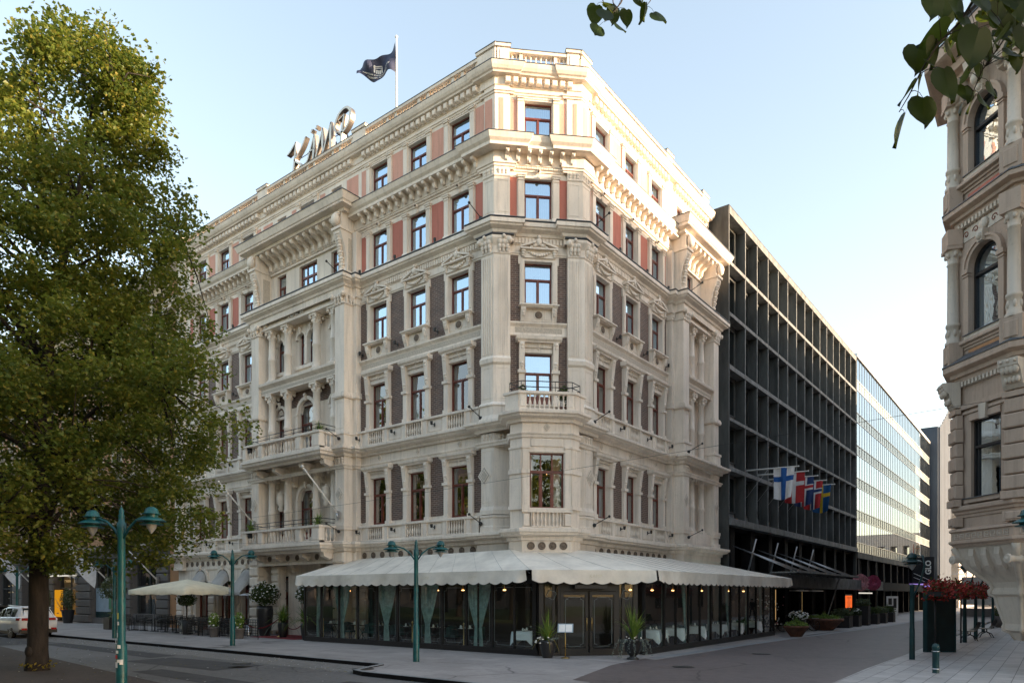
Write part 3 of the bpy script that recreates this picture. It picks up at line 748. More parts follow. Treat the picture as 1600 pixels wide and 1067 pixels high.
for k in range(6): a = k*math.pi/3; ch.tube([(0,0,0),(.14*math.cos(a),.14*math.sin(a),-.04),(.22*math.cos(a),.22*math.sin(a),.06)], .008, 5)
cho = ch.obj('chandelier', hotel, FB(.1,.75,6.9)); bl = MB().mat('lamp_warm')
for k in range(6): a = k*math.pi/3; bl.sphere((.22*math.cos(a),.22*math.sin(a),.09), .032, 8, 5)
bl.obj('bulb', cho)
for x, z in ((-4.1,5.75),(-6.62,5.75),(-9.15,5.75)):
    lb = MB().mat('brass'); lb.lathe([(.05,0),(.015,.03),(.015,.12)], (0,0,0), 8); lo = lb.obj('table_lamp', hotel, (x,.42,z)); MB_ = MB().mat('lamp_warm'); MB_.lathe([(.02,0),(.045,.08),(.03,.22),(.015,.3)], (0,0,.1), 8); MB_.obj('lamp_shade', lo)

# balcony on top of the bay
mb = MB().mat('stone'); B2 = [(-1.09-.15,.1),(-1.24,-.98),(-.56,-.98),(.98,.56),(.98,1.24),(-.1,1.24)]
mb.sweep(B2, [(0,9.84),(.06,9.86),(.06,9.95),(-.14,9.95),(-.14,9.84)]); mb.sweep(B2, [(0,9.18),(.03,9.18),(.03,9.28),(-.12,9.28),(-.12,9.18)])
FB2 = frame((.21,-.21), R(45)); L2 = math.hypot(1.54,1.54)/2
for a, b in ((-L2,-L2+.32),(L2-.32,L2)): mb.box(a+.02, b-.02, .0, .14, 9.28, 9.84, FB2); mb.cham(a+.06, b-.06, -.02, .0, 9.36, 9.78, .015, FB2)
for F2 in (frame((-1.24,-.98),0), frame((.98,.56),R(90))): mb.box(.02, .66, 0, .14, 9.28, 9.84, F2)
mb.box(0,.14,0,0.9,9.28,9.84,lambda x,y,z:(-1.24+x,-.84+y,z)); mb.box(0,.9,0,.14,9.28,9.84,lambda x,y,z:(-.06+x,1.1+y,z))
for i in range(8): baluster(mb, (i-3.5)*.185, .07, 9.28, 9.84, .055, 8, FB2)
mb.obj('balcony_balustrade', hotel)
mb = MB().mat('black_metal'); hp = [(-1.1,.2),(-1.1,-.86),(-.52,-.88),(.88,.52),(.86,1.1),(-.2,1.1)]
for z in (10.12, 10.34): mb.tube([(x,y,z) for x, y in hp], .018, 6)
for x, y in hp[1:5]+[(-.05,-.41),(.41,.05)]: mb.tube([(x,y,9.95),(x,y,10.34)], .013, 5)
mb.obj('balcony_handrail', hotel)
mb = MB().mat('frieze_relief'); mb.box(-1.6,1.6,.05,2.2,9.185,9.2,FB); mb.obj('balcony_floor', hotel)

# ---- roof balustrade
def parapet(F, a, b, piers, groups):
    mb = MB().mat('stone')
    mb.box(a, b, -.0, .26, 23.72, 23.8, F); mb.box(a, b, -.04, .3, 24.34, 24.46, F); mb.mat('zinc').box(a, b, -.06, .32, 24.46, 24.48, F); mb.mat('stone')
    for p, w in piers: mb.box(p-w/2, p+w/2, -.06, .4, 23.725, 24.5, F); mb.box(p-w/2-.05, p+w/2+.05, -.11, .45, 24.5, 24.62, F); mb.mat('zinc').box(p-w/2-.07, p+w/2+.07, -.13, .47, 24.62, 24.645, F); mb.mat('stone').cham(p-w/2+.1,p+w/2-.1,-.08,-.06,23.85,24.4,.015,F)
    for g0, g1, n in groups:
        mb.box(g1, g1+.14, .02, .24, 23.8, 24.34, F)
        for i in range(n): baluster(mb, g0+(i+.5)*(g1-g0)/n, .13, 23.8, 24.34, .065, 7, F)
    mb.obj('parapet_balustrade', hotel)
def groups(a, b, big=1.35, small=.42):
    out = []; x = a; k = 0
    while x < b-.5:
        w_ = big if k % 2 == 0 else small; w_ = min(w_, b-x-.14); out.append((x, x+w_, max(1, int(w_/.19)))); x += w_+.14; k += 1
    return out
parapet(FL, -28.3, -2.5, [(-28.,.6),(-19.0,.9),(-10.9,.9),(-2.95,.95)], groups(-27.6,-19.5)+groups(-18.5,-11.4)+groups(-10.4,-3.45))
parapet(FC, -1.75, 1.75, [(-1.45,.5),(1.45,.5)], [(-1.15,-.78,2),(-.62,.66,6),(.82,1.18,2)])
parapet(FR, 2.5, 16., [(2.85,.7),(10.9,.7),(15.5,.8)], groups(3.3,10.5)+groups(11.35,15.0))

# ---- middle projection on the long front, and its narrower twin on the street side
def column(mb, F, x, y, z0, z1, r=.2, belt=True, ion=False):
    mb.mat('stone'); h = z1-z0
    mb.box(x-r*1.35, x+r*1.35, y-r*1.35, y+r*1.35, z0, z0+.1, F)
    pr = [(r*1.25,.1),(r*1.25,.18),(r*1.05,.22),(r,.28),(r,h*.42)]
    if belt: pr += [(r*1.12,h*.43),(r*1.12,h*.47),(r*.97,h*.48)]
    pr += [(r*.88,h-.5),(r*1.0,h-.48),(r*.9,h-.44),(r*.95,h-.3),(r*1.25,h-.12)]
    mb.lathe(pr, F.o and (0,0,0), 14, lambda a,b,c: F(x+a, y+b, z0+c))
    mb.box(x-r*1.4, x+r*1.4, y-r*1.4, y+r*1.4, z1-.12, z1, F)
    for s in (-1,1):
        for t in (-1,1): mb.sphere((x+s*r*1.15, y+t*r*1.1, z1-.2), .085, 8, 5, (1,1,1), F)
    if not ion:
        for k in range(6): mb.sphere((x+r*math.cos(k*1.05), y+r*math.sin(k*1.05), z1-.36), .07, 6, 4, (1,1,1.4), F)
def arch(mb, F, x, zs, r, y0, y1, t=.16, n=14, full=True):
    """archivolt ring with a keystone, springing at zs"""
    for i in range(n):
        a, b = math.pi*i/n, math.pi*(i+1)/n
        mb.prism([(x+(r+t)*math.cos(a), zs+(r+t)*math.sin(a)),(x+(r+t)*math.cos(b), zs+(r+t)*math.sin(b)),(x+r*math.cos(b), zs+r*math.sin(b)),(x+r*math.cos(a), zs+r*math.sin(a))], 'y', y0, y1, F)
    acanthus(mb, x, y0-.04, zs+r-.08, .2, .36, .1, F); mb.mat('stone')
def arch_fill(mb, F, x, zs, r, zt, hw, y0, y1, n=12):
    """flat wall with a round-headed opening cut in it: from springing zs to zt, half width hw"""
    for i in range(n):
        a, b = math.pi*i/n, math.pi*(i+1)/n
        xa, xb = x+r*math.cos(a), x+r*math.cos(b)
        mb.prism([(xa, zs+r*math.sin(a)),(xa,zt),(xb,zt),(xb, zs+r*math.sin(b))], 'y', y0, y1, F)
    mb.box(x-hw, x-r, y0, y1, zs-.0, zt, F) if hw > r+.01 else None; mb.box(x+r, x+hw, y0, y1, zs, zt, F) if hw > r+.01 else None
def balcony(F, xa, xb, z, dep, name='balcony', posts=(0,)):
    g = link(name, None, hotel)
    mb = MB().mat('stone'); w_ = xb-xa
    pr = [(0,z-.42),(.05,z-.42),(.1,z-.3),(.28,z-.26),(.32,z-.14),(.38,z-.12),(.38,z),(0,z+.0)]
    pth = [F(xa,0,0)[:2], F(xa,-dep+.38,0)[:2], F(xb,-dep+.38,0)[:2], F(xb,0,0)[:2]]
    mb.sweep(pth, pr); mb.box(xa, xb, -dep+.38, 0, z-.3, z-.001, F)
    mb.obj('slab', g)
    mb = MB().mat('stone')
    P = [xa-.22, xa+.22+.9, xb-1.12, xb+.22]
    for k, (a, b) in enumerate(((xa-.24,xa+.1),(xa+1.15,xa+1.55),(xb-1.55,xb-1.15),(xb-.3,xb+.28))):
        mb.box(a, b, -dep+.05, -dep+.35, z, z+.76, F); mb.cham(a+.05,b-.05,-dep+.03,-dep+.05,z+.12,z+.6,.01,F)
    mb.box(xa-.24, xb+.28, -dep+.06, -dep+.34, z+.001, z+.1, F); mb.box(xa-.28, xb+.32, -dep, -dep+.4, z+.72, z+.82, F)
    for a, b, n in ((xa+.1,xa+1.15,4),(xa+1.55,xb-1.55,int((w_-3.1)/.24)),(xb-1.15,xb-.3,3)):
        for i in range(n): baluster(mb, a+(i+.5)*(b-a)/n, -dep+.2, z+.1, z+.72, .065, 7, F)
    for x in (xa-.24+.15, xb+.13):
        mb.box(x-.14, x+.14, -dep+.4, -.75, z+.72, z+.82, F); mb.box(x-.13, x+.13, -dep+.34, -.75, z+.001, z+.1, F)
        for i in range(3): baluster(mb, x, -dep+.55+i*.24, z+.1, z+.72, .065, 7, F)
    mb.obj('balustrade', g)
    for x in (xa+.15, xa+(w_)*.31, xb-w_*.31, xb-.15):
        mb = MB().mat('stone')
        mb.prism([(0,z-1.25),(-.12,z-1.3),(-.25,z-1.1),(-.38,z-.85),(-.8,z-.68),(-1.0,z-.75),(-dep+.55,z-.62),(-dep+.5,z-.42),(0,z-.42)], 'x', x-.15, x+.15, F)
        mb.sphere((x, -1.0, z-.66), .13, 8, 5, (1.3,1,1), F); mb.sphere((x, -.2, z-1.15), .14, 8, 5, (1.2,1,1), F)
        mb.obj('console', g)
    mb = MB().mat('black_metal')
    for zz in (z+.98, z+1.16): mb.tube([F(xa-.1,-.8,zz),F(xa-.1,-dep+.2,zz),F(xb+.1,-dep+.2,zz),F(xb+.1,-.8,zz)], .018, 6)
    for i in range(7): x = xa-.1+(w_+.2)*i/6; mb.tube([F(x,-dep+.2,z+.8),F(x,-dep+.2,z+1.16)], .013, 5)
    mb.obj('handrail', g)
def projection(F, xa, xb, cols, wins, sec, big=True):
    """xa..xb outer edges of the two giant pilasters, .68 wide, standing .8 proud"""
    pw = .68
    for a, b, s in ((xa, xa+pw, -1), (xb-pw, xb, 1)):
        mb = MB().mat('stone')
        mb.box(a, b, -.8, 0, 0, 16.5, F)
        for z0, z1, e in ((4.72,4.98,.07),(5.3,5.45,.06),(5.45,5.62,.08),(8.2,8.32,.05),(9.18,9.34,.14),(9.34,9.8,.08),(9.8,9.92,.12),(11.55,11.82,.09),(11.6,11.74,.12),(16.0,16.08,.05)):
            mb.box(a-e, b+e, -.8-e, 0, z0+.001, z1, F)
        mb.box(a-.12, b+.12, -.94, 0, 16.4, 16.5, F)
        for i in range(3): x = a+pw*(i+.5)/3; acanthus(mb, x, -.88, 16.02, .2, .44, .1, F); acanthus(mb, x, -.84, 8.4, .18, .34, .05, F)
        for i in range(3): y = -.7+i*.24; acanthus(mb, b+.05, y, 16.02, .12, .44, .12, F)
        mb.mat('stone'); mb.sphere((a-.05,-.92,16.42), .13, 8, 5, (1,1,1), F); mb.sphere((b+.05,-.92,16.42), .13, 8, 5, (1,1,1), F)
        for z0, z1, y in ((10.15,11.35,-.8),(5.9,8.05,-.8)):
            t = .03; mb.box(a+.08, a+.08+t, y-.014, y, z0, z1, F); mb.box(b-.08-t, b-.08, y-.014, y, z0, z1, F); mb.box(a+.08, b-.08, y-.013, y, z0-t, z0, F); mb.box(a+.08, b-.08, y-.013, y, z1, z1+t, F)
        if big:
            for k in range(7):                                  # rusticated blocks at street level
                z0 = .5+k*.54; mb.cham(a-.07, b+.07, -.92, -.0, z0, z0+.48, .06, F)
            mb.box(a-.1, b+.1, -.95, 0, .0, .46, F)
        mb.obj('pilaster', hotel)
        sa, sb = (a-.28, a) if s < 0 else (b, b+.28)
        mb = MB().mat('stone')
        mb.box(sa, sb, -.3, 0, 0, 19.5, F)
        for z0, z1, e in ((4.72,5.0,.06),(5.3,5.62,.07),(8.2,8.32,.04),(9.18,9.34,.1),(9.34,9.8,.06),(9.8,9.92,.09),(11.55,11.82,.07),(16.0,16.08,.04),(16.35,16.5,.08)): mb.box(sa-(e if s < 0 else 0), sb+(e if s > 0 else 0), -.3-e, 0, z0+.002, z1, F)
        acanthus(mb, (sa+sb)/2, -.34, 16.02, .24, .4, .08, F); mb.mat('stone')
        if big:
            for k in range(7): z0 = .5+k*.54; mb.cham(sa-.04, sb+.04, -.4, 0, z0, z0+.48, .05, F)
        mb.obj('pilaster', hotel)
        # console pier of the attic storey
        mb = MB().mat('stone'); x0, x1 = a+.06, b-.06
        mb.prism([(-.0,17.34),(-.62,17.34),(-.66,17.6),(-.6,17.8),(-.62,18.3),(-.72,18.8),(-.9,19.2),(-.98,19.5),(-1.0,19.62),(-.9,19.66),(-.9,20.3),(0,20.3)], 'x', x0, x1, F)
        mb.box(x0-.05, x1+.05, -1.04, 0, 19.5, 19.62, F)
        for i in range(6): acanthus(mb, (x0+x1)/2, -.66-.05*i, 17.7+i*.28, .34, .3, .12, F)
        mb.mat('stone'); mb.sphere(((x0+x1)/2,-.7,17.6), .16, 8, 5, (1.2,1,1), F); mb.sphere(((x0+x1)/2,-1.05,19.95), .2, 10, 6, (1.3,.9,1.5), F); mb.sphere(((x0+x1)/2,-1.0,20.2), .12, 8, 5, (2.2,1,1), F)
        mb.mat('frieze_relief').box(x1, x1+.015, -.5, -.08, 17.7, 19.2, F)
        mb.obj('console', hotel)
    ia, ib = xa+pw, xb-pw
    # entablatures between the giant pilasters
    mb = MB().mat('stone')
    mb.box(ia, ib, -.66, 0, 16.26, 17.0, F); mb.box(ia, ib, -.7, -.5, 16.24, 16.34, F); mb.box(ia+.6, ib-.6, -.69, -.5, 16.86, 16.92, F)
    mb.obj('entablature', hotel); mb = MB().mat('stone')
    mb.box(ia, ib, -.66, 0, 12.82, 13.1, F); mb.prism([(-.66,13.1),(-.72,13.16),(-.84,13.26),(-.86,13.38),(0,13.44),(0,13.1)], 'x', ia, ib, F)
    mb.mat('frieze_relief').box(ia, ib, -.675, -.6, 12.9, 13.04, F); mb.obj('entablature', hotel)
    mb = MB().mat('stone'); mb.box(ia, ib, -.62, 0, 8.42, 8.78, F); mb.obj('entablature', hotel)
    mb = MB().mat('stone'); mb.box(ia, ib, -.3, 0, 9.18, 9.3, F); mb.obj('plinth', hotel)
    mb = MB().mat('stone'); mb.box(ia, ib, -.62, 0, 4.9, 5.0, F) if big else mb.box(ia, ib, -.62, 0, 4.72, 5.45, F); mb.obj('plinth', hotel)
    mb = MB().mat('stone')
    for s, x in ((1, ia+.35), (-1, ib-.35)):
        for k in range(9): acanthus(mb, x+.22*math.cos(k*.7)*(k/9), -.68, 16.45+.2*math.sin(k*.7)*(k/9), .16, .22, .07, F)
    tag(mb.obj('carved_scroll', hotel), kind='stuff')
    for x, r in cols:
        for z0, z1, ion in ((5.0,8.42,True),(9.3,12.82,False),(13.44,16.26,False)):
            c = MB(); column(c, F, x, -.36, z0 if (big or z0 > 6) else 5.45, z1, r, True, ion); c.obj('column', hotel)
    # cornice of the projection, on long scrolled brackets
    mb = MB().mat('stone'); ca, cb, o = xa-.12, xb+.12, 0
    pth = [F(ca,0,0)[:2], F(ca,-.9,0)[:2], F(cb,-.9,0)[:2], F(cb,0,0)[:2]]
    mb.sweep(pth, [(0,20.3),(.04,20.3),(.06,20.42),(.34,20.46),(.36,20.56),(.42,20.6),(.46,20.7),(.52,20.84),(.54,20.9),(0,20.98)])
    mb.box(ca, cb, -.9, 0, 20.3, 20.97, F)
    n = int((ib-ia)/.52)
    mb.box(ia, ib, -.12, 0, 19.42, 19.52, F)
    for i in range(n):
        x = ia+(i+.5)*(ib-ia)/n
        mb.prism([(0,19.56),(-.16,19.52),(-.26,19.66),(-.3,19.85),(-.5,20.0),(-.78,20.08),(-.88,20.2),(-.86,20.32),(0,20.32)], 'x', x-.1, x+.1, F)
        mb.sphere((x,-.2,19.66), .1, 8, 5, (1,1,1), F); mb.sphere((x,-.8,20.16), .09, 8, 5, (1.1,1,1), F)
    mb.mat('zinc').sweep(pth, [(.5,20.9),(.57,20.9),(.57,20.93),(0,21.02),(0,20.98)])
    mb.mat('stone'); run(mb, F, ca-.3, cb+.3, .11, lambda m, F, x: m.box(x-.03, x+.03, -1.29, -1.2, 20.47, 20.55, F))
    mb.obj('cornice', hotel)
projection(FL, -18.85, -11.08, [(RC-2.62,.2),(RC-1.2,.2),(RC+1.2,.2),(RC+2.62,.2)], RWX, True)
projection(FR, 10.88, 15.5, [(12.85,.17),(14.1,.17)], RR, True, big=False)
# arches behind the columns
for x, r in ((RC-2.3,.34),(RC+2.3,.34)):
    mb = MB().mat('stone')
    arch_fill(mb, FL, x, 15.45, r, 16.26, .42, -.1, .1); arch(mb, FL, x, 15.45, r, -.14, 0, .14)
    mb.box(x-.5, x+.5, -.1, 0, 13.9, 14.05, FL); mb.obj('arch', hotel); mb = MB().mat('stone'); arch(mb, FL, x, 11.75, .42, -.12, 0, .13); mb.box(x-.5, x+.5, -.08, 0, 11.55, 11.7, FL)
    for k in range(5): a = .5+k*.53; mb.box(x+.2*math.cos(a)-.02, x+.2*math.cos(a)+.02, -.06, 0, 11.78, 11.78+.3*math.sin(a), FL)
    mb.obj('arch', hotel)
mb = MB().mat('stone')
for x in (RC-.45, RC+.45): arch_fill(mb, FL, x, 15.45, .33, 16.26, .44, -.1, .1); arch(mb, FL, x, 15.45, .33, -.14, 0, .12)
mb.box(RC-.1, RC+.1, -.16, .1, 14.1, 15.5, FL); mb.box(RC-.95, RC+.95, -.12, 0, 13.92, 14.08, FL); mb.obj('arch', hotel)
mb = MB().mat('stone')
arch_fill(mb, FL, RC, 11.6, .62, 12.3, .78, -.02, .15); arch(mb, FL, RC, 11.6, .66, -.16, 0, .17); mb.obj('arch', hotel)
mb = MB().mat('stone')
arch_fill(mb, FL, RC, 7.1, .62, 7.9, .78, -.02, .15); arch(mb, FL, RC, 7.1, .66, -.16, 0, .17); mb.obj('arch', hotel)
for s in (-1, 1):
    for z0, z1 in ((5.0,7.1),(9.3,11.6)): mb = MB().mat('stone'); x = RC+s*.75; mb.box(x-.1, x+.1, -.18, 0, z0, z1, FL); mb.box(x-.13, x+.13, -.22, 0, z1-.12, z1, FL); mb.obj('arch_pier', hotel)
    mb = MB().mat('stone')
    x = RC+s*1.9; Y = lambda a,b,c: FL(x+a, -.3+b, 7.0+c)
    mb.lathe([(.1,-.55),(.2,-.42),(.12,-.3),(.26,-.1),(.3,.15),(.22,.3),(.27,.36),(.12,.44),(.06,.55)], (0,0,0), 10, lambda a,b,c: FL(x+a*.8, -.32+b*.8, 7.15+c)); mb.obj('carved_urn', hotel)
balcony(FL, -17.75, -11.85, 4.66, 1.9); balcony(FL, -17.75, -11.85, 9.08, 1.9)
# carved name band
mb = MB().mat('white_paint'); text_mesh(mb, 'KÄMP', .5, lambda x,y,z: (RC+x, -.70-z, 16.58+y), .03, bold=.008, spacing=1.15); mb.obj('carved_lettering', hotel)

# ---- street level: arches of the far wing, rustication, entrance
for x in LV:
    mb = MB().mat('stone'); arch_fill(mb, FL, x, 3.0, .7, 3.76, .76, -.02, .3); arch(mb, FL, x, 3.0, .72, -.12, 0, .16); mb.obj('arch', hotel)
def pier(F, x, n, z, st, w_, d_):
    mb = MB().mat('stone')
    mb.box(x-w_+.06, x+w_-.06, -d_+.06, 0, z, z+n*st-.04, F)
    for k in range(n): mb.cham(x-w_, x+w_, -d_, 0, z+k*st, z+k*st+st-.04, .05, F)
    mb.obj('rusticated_pier', hotel)
for x in (-28.0, *[ (LV[i]+LV[i+1])/2 for i in range(2)], -19.5, -26.93): pier(FL, x, 6, .3, .46, .36, .16)
for x in (-12.6,-17.2): pier(FL, x, 8, .3, .43, .32, .5)
for x in (-5.7,-8.25,-3.0,-10.7): pier(FL, x, 8, .1, .46, .4, .16)
for x in (3.2,5.5,8.1,10.6,13,15.4): pier(FR, x, 8, .1, .46, .4, .16)
for i, x in enumerate(LV+LW):
    mb = MB().mat('red_wood'); 
    mb.box(-.72,-.62,0,.1,0,3.7); mb.box(.62,.72,0,.1,0,3.7); mb.box(-.62,.62,0,.1,2.35,2.5); mb.box(-.05,.05,0,.1,0,2.35); mb.box(-.62,-.05,.02,.08,0,.7); mb.box(.05,.62,.02,.08,0,.7)
    o = mb.obj('ground_window', hotel, (x,.25,0)); mb = MB().mat('win_glass_low'); mb.add([(-.62,.06,0),(.62,.06,0),(.62,.06,3.7),(-.62,.06,3.7)], [(0,1,2,3)]); mb.obj('pane', o)
    if i < 3:
        mb = MB().mat('canvas_gray'); r = .66; n = 10     # half-round canvas blind over each arch
        vs = [(0,0,3.62)]; 
        prof = [(-.68+1.36*k/n) for k in range(n+1)]
        mb.add([(p, -.12, 3.0+math.sqrt(max(0,.66*.66-p*p*.93))) for p in prof]+[(p*1.02, -.95, 2.35) for p in prof]+[(p*1.02, -.95, 2.2) for p in prof], [(k,k+1,n+2+k,n+1+k) for k in range(n)]+[(n+1+k,n+2+k,2*n+3+k,2*n+2+k) for k in range(n)])
        mb.obj('arch_awning', hotel, (x,0,0))
for x, w_ in ((RC,1.2),(RC-2.3,1.2),(RC+2.3,1.2)):
    mb = MB().mat('red_wood'); mb.box(-.6,-.5,0,.1,0,3.1); mb.box(.5,.6,0,.1,0,3.1); mb.box(-.5,.5,0,.1,2.2,2.35); mb.box(-.04,.04,0,.1,0,2.2); mb.box(-.5,-.04,.02,.08,0,.8); mb.box(.04,.5,.02,.08,0,.8); mb.box(-.5,.5,0,.1,3.,3.1)
    o = mb.obj('door', hotel, (x,.25,0)); mb = MB().mat('win_glass_low'); mb.add([(-.5,.06,.0),(.5,.06,0),(.5,.06,3.1),(-.5,.06,3.1)], [(0,1,2,3)]); mb.obj('pane', o)

# ---- spotlights and their arms, flag poles on the front
def spot(mb):
    mb.mat('black_metal'); mb.tube([(0,0,0),(0,-.16,.02)], .02, 6); mb.lathe([(.05,0),(.075,.1),(.07,.16)], (0,0,0), 8, lambda x,y,z: (x, -.2-y*.7, .02+z-.05)); mb.box(-.03,.03,-.02,0,-.07,.09)
def longarm(mb):
    mb.mat('black_metal'); mb.tube([(0,0,0),(.0,-.75,.32)], .018, 6); mb.sphere((0,-.75,.32), .06, 8, 5); mb.sphere((0,-.04,0), .085, 8, 5)
for F, xs, lv in ((FL, [(LW[0]+LW[1])/2,(LW[1]+LW[2])/2,-10.65]+[(LV[0]+LV[1])/2,(LV[1]+LV[2])/2,-19.3], 1), (FR, [(RW[0]+RW[1])/2,(RW[1]+RW[2])/2,10.4], 1)):
    for x in xs:
        for z, y in ((5.12,-.22),(9.55,-.22),(13.62,-.02),(17.5,-.02)): inst('spot', spot, 'spotlight', hotel, F(x,y,z), F.rz)
for F, x, zz in ((FL,-3.0,(5.1,9.4,17.55)),(FR,3.05,(5.1,9.4,17.55)),(FR,11.2,(5.1,9.4,17.4)),(FL,-11.3,(5.2,9.6,17.4))):
    for z in zz: inst('arm', longarm, 'spotlight_arm', hotel, F(x,-.3 if abs(x) < 4 else -.9,z), F.rz)

# rooftop sign: joined script letters standing behind the balustrade
def ribbon(mb, pts, t, d, F):
    """brush stroke: polyline of (x, z, halfwidth) extruded d deep"""
    n = len(pts); Lf = []; Rt = []
    for i in range(n):
        a = Vector(pts[max(i-1,0)][:2]); b = Vector(pts[min(i+1,n-1)][:2]); dd = (b-a).normalized(); nn = Vector((-dd.y, dd.x))
        p = Vector(pts[i][:2]); h = pts[i][2]*t
        Lf.append(p+nn*h); Rt.append(p-nn*h)
    vs = [F(q.x, y, q.y) for y in (0, d) for q in Lf+Rt]; N = 2*n; fs = []
    m0 = len(fs)
    mb.mat('sign_cream'); mb.add(vs, [(i, i+1, n+i+1, n+i) for i in range(n-1)], False)
    mb.mat('sign_side'); mb.add(vs, [(N+i, N+n+i, N+n+i+1, N+i+1) for i in range(n-1)]+[(i, N+i, N+i+1, i+1) for i in range(n-1)]+[(n+i, n+i+1, N+n+i+1, N+n+i) for i in range(n-1)]+[(0,n,N+n,N),(n-1,N+n-1,N+2*n-1,2*n-1)], False)
sgn = thing('rooftop_sign', 'large cream script letters spelling a name above the roof balustrade', 'sign', (-14.5,.45,24.6))
def bez(pts, n=6):
    out = []
    for i in range(len(pts)-1):
        p0 = pts[max(i-1,0)]; p1 = pts[i]; p2 = pts[i+1]; p3 = pts[min(i+2,len(pts)-1)]
        for k in range(n):
            t = k/n; out.append(tuple(.5*((2*p1[j])+(-p0[j]+p2[j])*t+(2*p0[j]-5*p1[j]+4*p2[j]-p3[j])*t*t+(-p0[j]+3*p1[j]-3*p2[j]+p3[j])*t**3) for j in range(3)))
    return out+[pts[-1]]
LET = {
 'K': [[(-2.75,1.75,.5),(-2.45,1.9,.9),(-1.95,2.35,.6)],[(-1.95,2.35,.6),(-2.05,1.2,1.1),(-2.25,-.1,.9)],[(-1.1,2.3,.8),(-1.45,1.7,.8),(-2.1,1.05,.5)],[(-2.1,1.05,.5),(-1.65,.6,1.),(-1.4,.25,.7),(-1.1,.3,.4)]],
 'A': [[(-1.2,.35,.5),(-.95,.5,.8),(-.6,1.4,.7),(-.35,2.05,.5)],[(-.35,2.05,.7),(-.4,1.2,1.2),(-.5,.2,.9)],[(-.95,.95,.4),(-.4,1.05,.6)],[(-.62,2.3,1.),(-.52,2.5,1.)],[(-.22,2.35,1.),(-.12,2.55,1.)]],
 'M': [[(-.3,.15,.6),(.0,1.1,.7),(.35,2.1,.5)],[(.35,2.1,.6),(.3,1.2,1.1),(.35,.3,.5)],[(.35,.3,.5),(.65,1.2,.7),(1.0,2.15,.5)],[(1.0,2.15,.7),(.95,1.2,1.2),(.95,.25,.8)]],
 'P': [[(1.45,1.1,.5),(1.3,1.6,1.0),(1.6,2.3,1.1),(2.15,2.5,1.),(2.5,2.1,1.2),(2.4,1.4,1.2),(1.95,.95,.9),(1.55,1.15,.5)],[(2.05,2.1,.5),(1.9,1.3,.9),(1.75,.1,1.)],[(1.6,1.9,.3),(2.05,2.1,.6)]]}
for ch_, sts in LET.items():
    mb = MB()
    for st in sts: ribbon(mb, bez(st), .07, .26, lambda x,y,z: (x*1.0, y-.15, z*.72))
    mb.obj('letter', sgn)
mb = MB().mat('black_metal')
for x in (-2.1,-.9,.2,1.0,1.9): mb.tube([(x,.2,-.9),(x,.2,.7)], .035, 6); mb.tube([(x,.2,.5),(x,1.1,-.9)], .025, 6)
mb.tube([(-2.3,.2,.35),(2.2,.2,.35)], .025, 6); mb.tube([(-2.3,.2,1.0),(2.2,.2,1.0)], .02, 6)
mb.obj('support_frame', sgn)

# rooftop flag
rfl = thing('rooftop_flag', 'dark navy flag with white emblem and lettering blowing from white rooftop pole', 'flag', (-11.9,3.3,23.6))
mb = MB().mat('white_paint'); mb.tube([(0,0,-.1),(0,0,7.0),(0,0,7.9)], [.07,.055,.04], 8); mb.sphere((0,0,7.95), .08, 8, 6); mb.obj('pole', rfl)
def cloth(nx, nz, fn, mats):
    """flag cloth: fn(u, v) -> point; mats(u, v) -> material"""
    mb = MB()
    for i in range(nx):
        for j in range(nz):
            u0, u1, v0, v1 = i/nx, (i+1)/nx, j/nz, (j+1)/nz
            mb.mat(mats((u0+u1)/2, (v0+v1)/2)); mb.add([fn(u0,v0),fn(u1,v0),fn(u1,v1),fn(u0,v1)], [(0,1,2,3)], True)
    return mb
ax = Vector((-.86,-.35,0)).normalized()
def rfn(u, v):
    top = 7.55-.55*u-.22*math.sin(u*2.6); bot = 6.05+.12*math.sin(u*9)-.1*u+.6*max(0,u-.6)**1.3*1.6
    p = ax*(u*2.2); w_ = .16*math.sin(u*8+v*2.5)+.1*math.sin(u*15-v*4)
    return Vector((p.x - ax.y*w_, p.y + ax.x*w_, bot+(top-bot)*v))
fo = cloth(28, 14, rfn, lambda u, v: 'navy').obj('cloth', rfl)
mb = MB().mat('white_paint')
def onflag(x, y, z):   # seen from behind, so the lettering reads reversed from the street
    u = .5 + x/2.2; v = .56 + y/1.75; q = rfn(u, v); nn = Vector((-ax.y, ax.x, 0)); s = -1 if nn.dot(Vector((.6,-.8,0))) < 0 else 1
    return q + nn*s*(.02+z)
text_mesh(mb, 'THE LEADING HOTELS', .17, lambda x,y,z: onflag(x*.95, -.5+y, z), .0, bold=.006)
text_mesh(mb, 'OF THE WORLD', .17, lambda x,y,z: onflag(x*.95, -.72+y, z), .0, bold=.006)
for x, z0, z1 in ((-.17,-.3,.1),(-.08,-.35,.0),(.0,-.35,.0),(.08,-.35,.0),(.17,-.3,.3)): mb.add([onflag(x-.03,z0,0),onflag(x+.03,z0,0),onflag(x+.03,z1,0),onflag(x-.03,z1,0)], [(0,1,2,3)])
for z in (.0, .12): mb.add([onflag(-.2,z,0),onflag(.2,z,0),onflag(.2,z+.05,0),onflag(-.2,z+.05,0)], [(0,1,2,3)])
mb.obj('flag_lettering', fo)
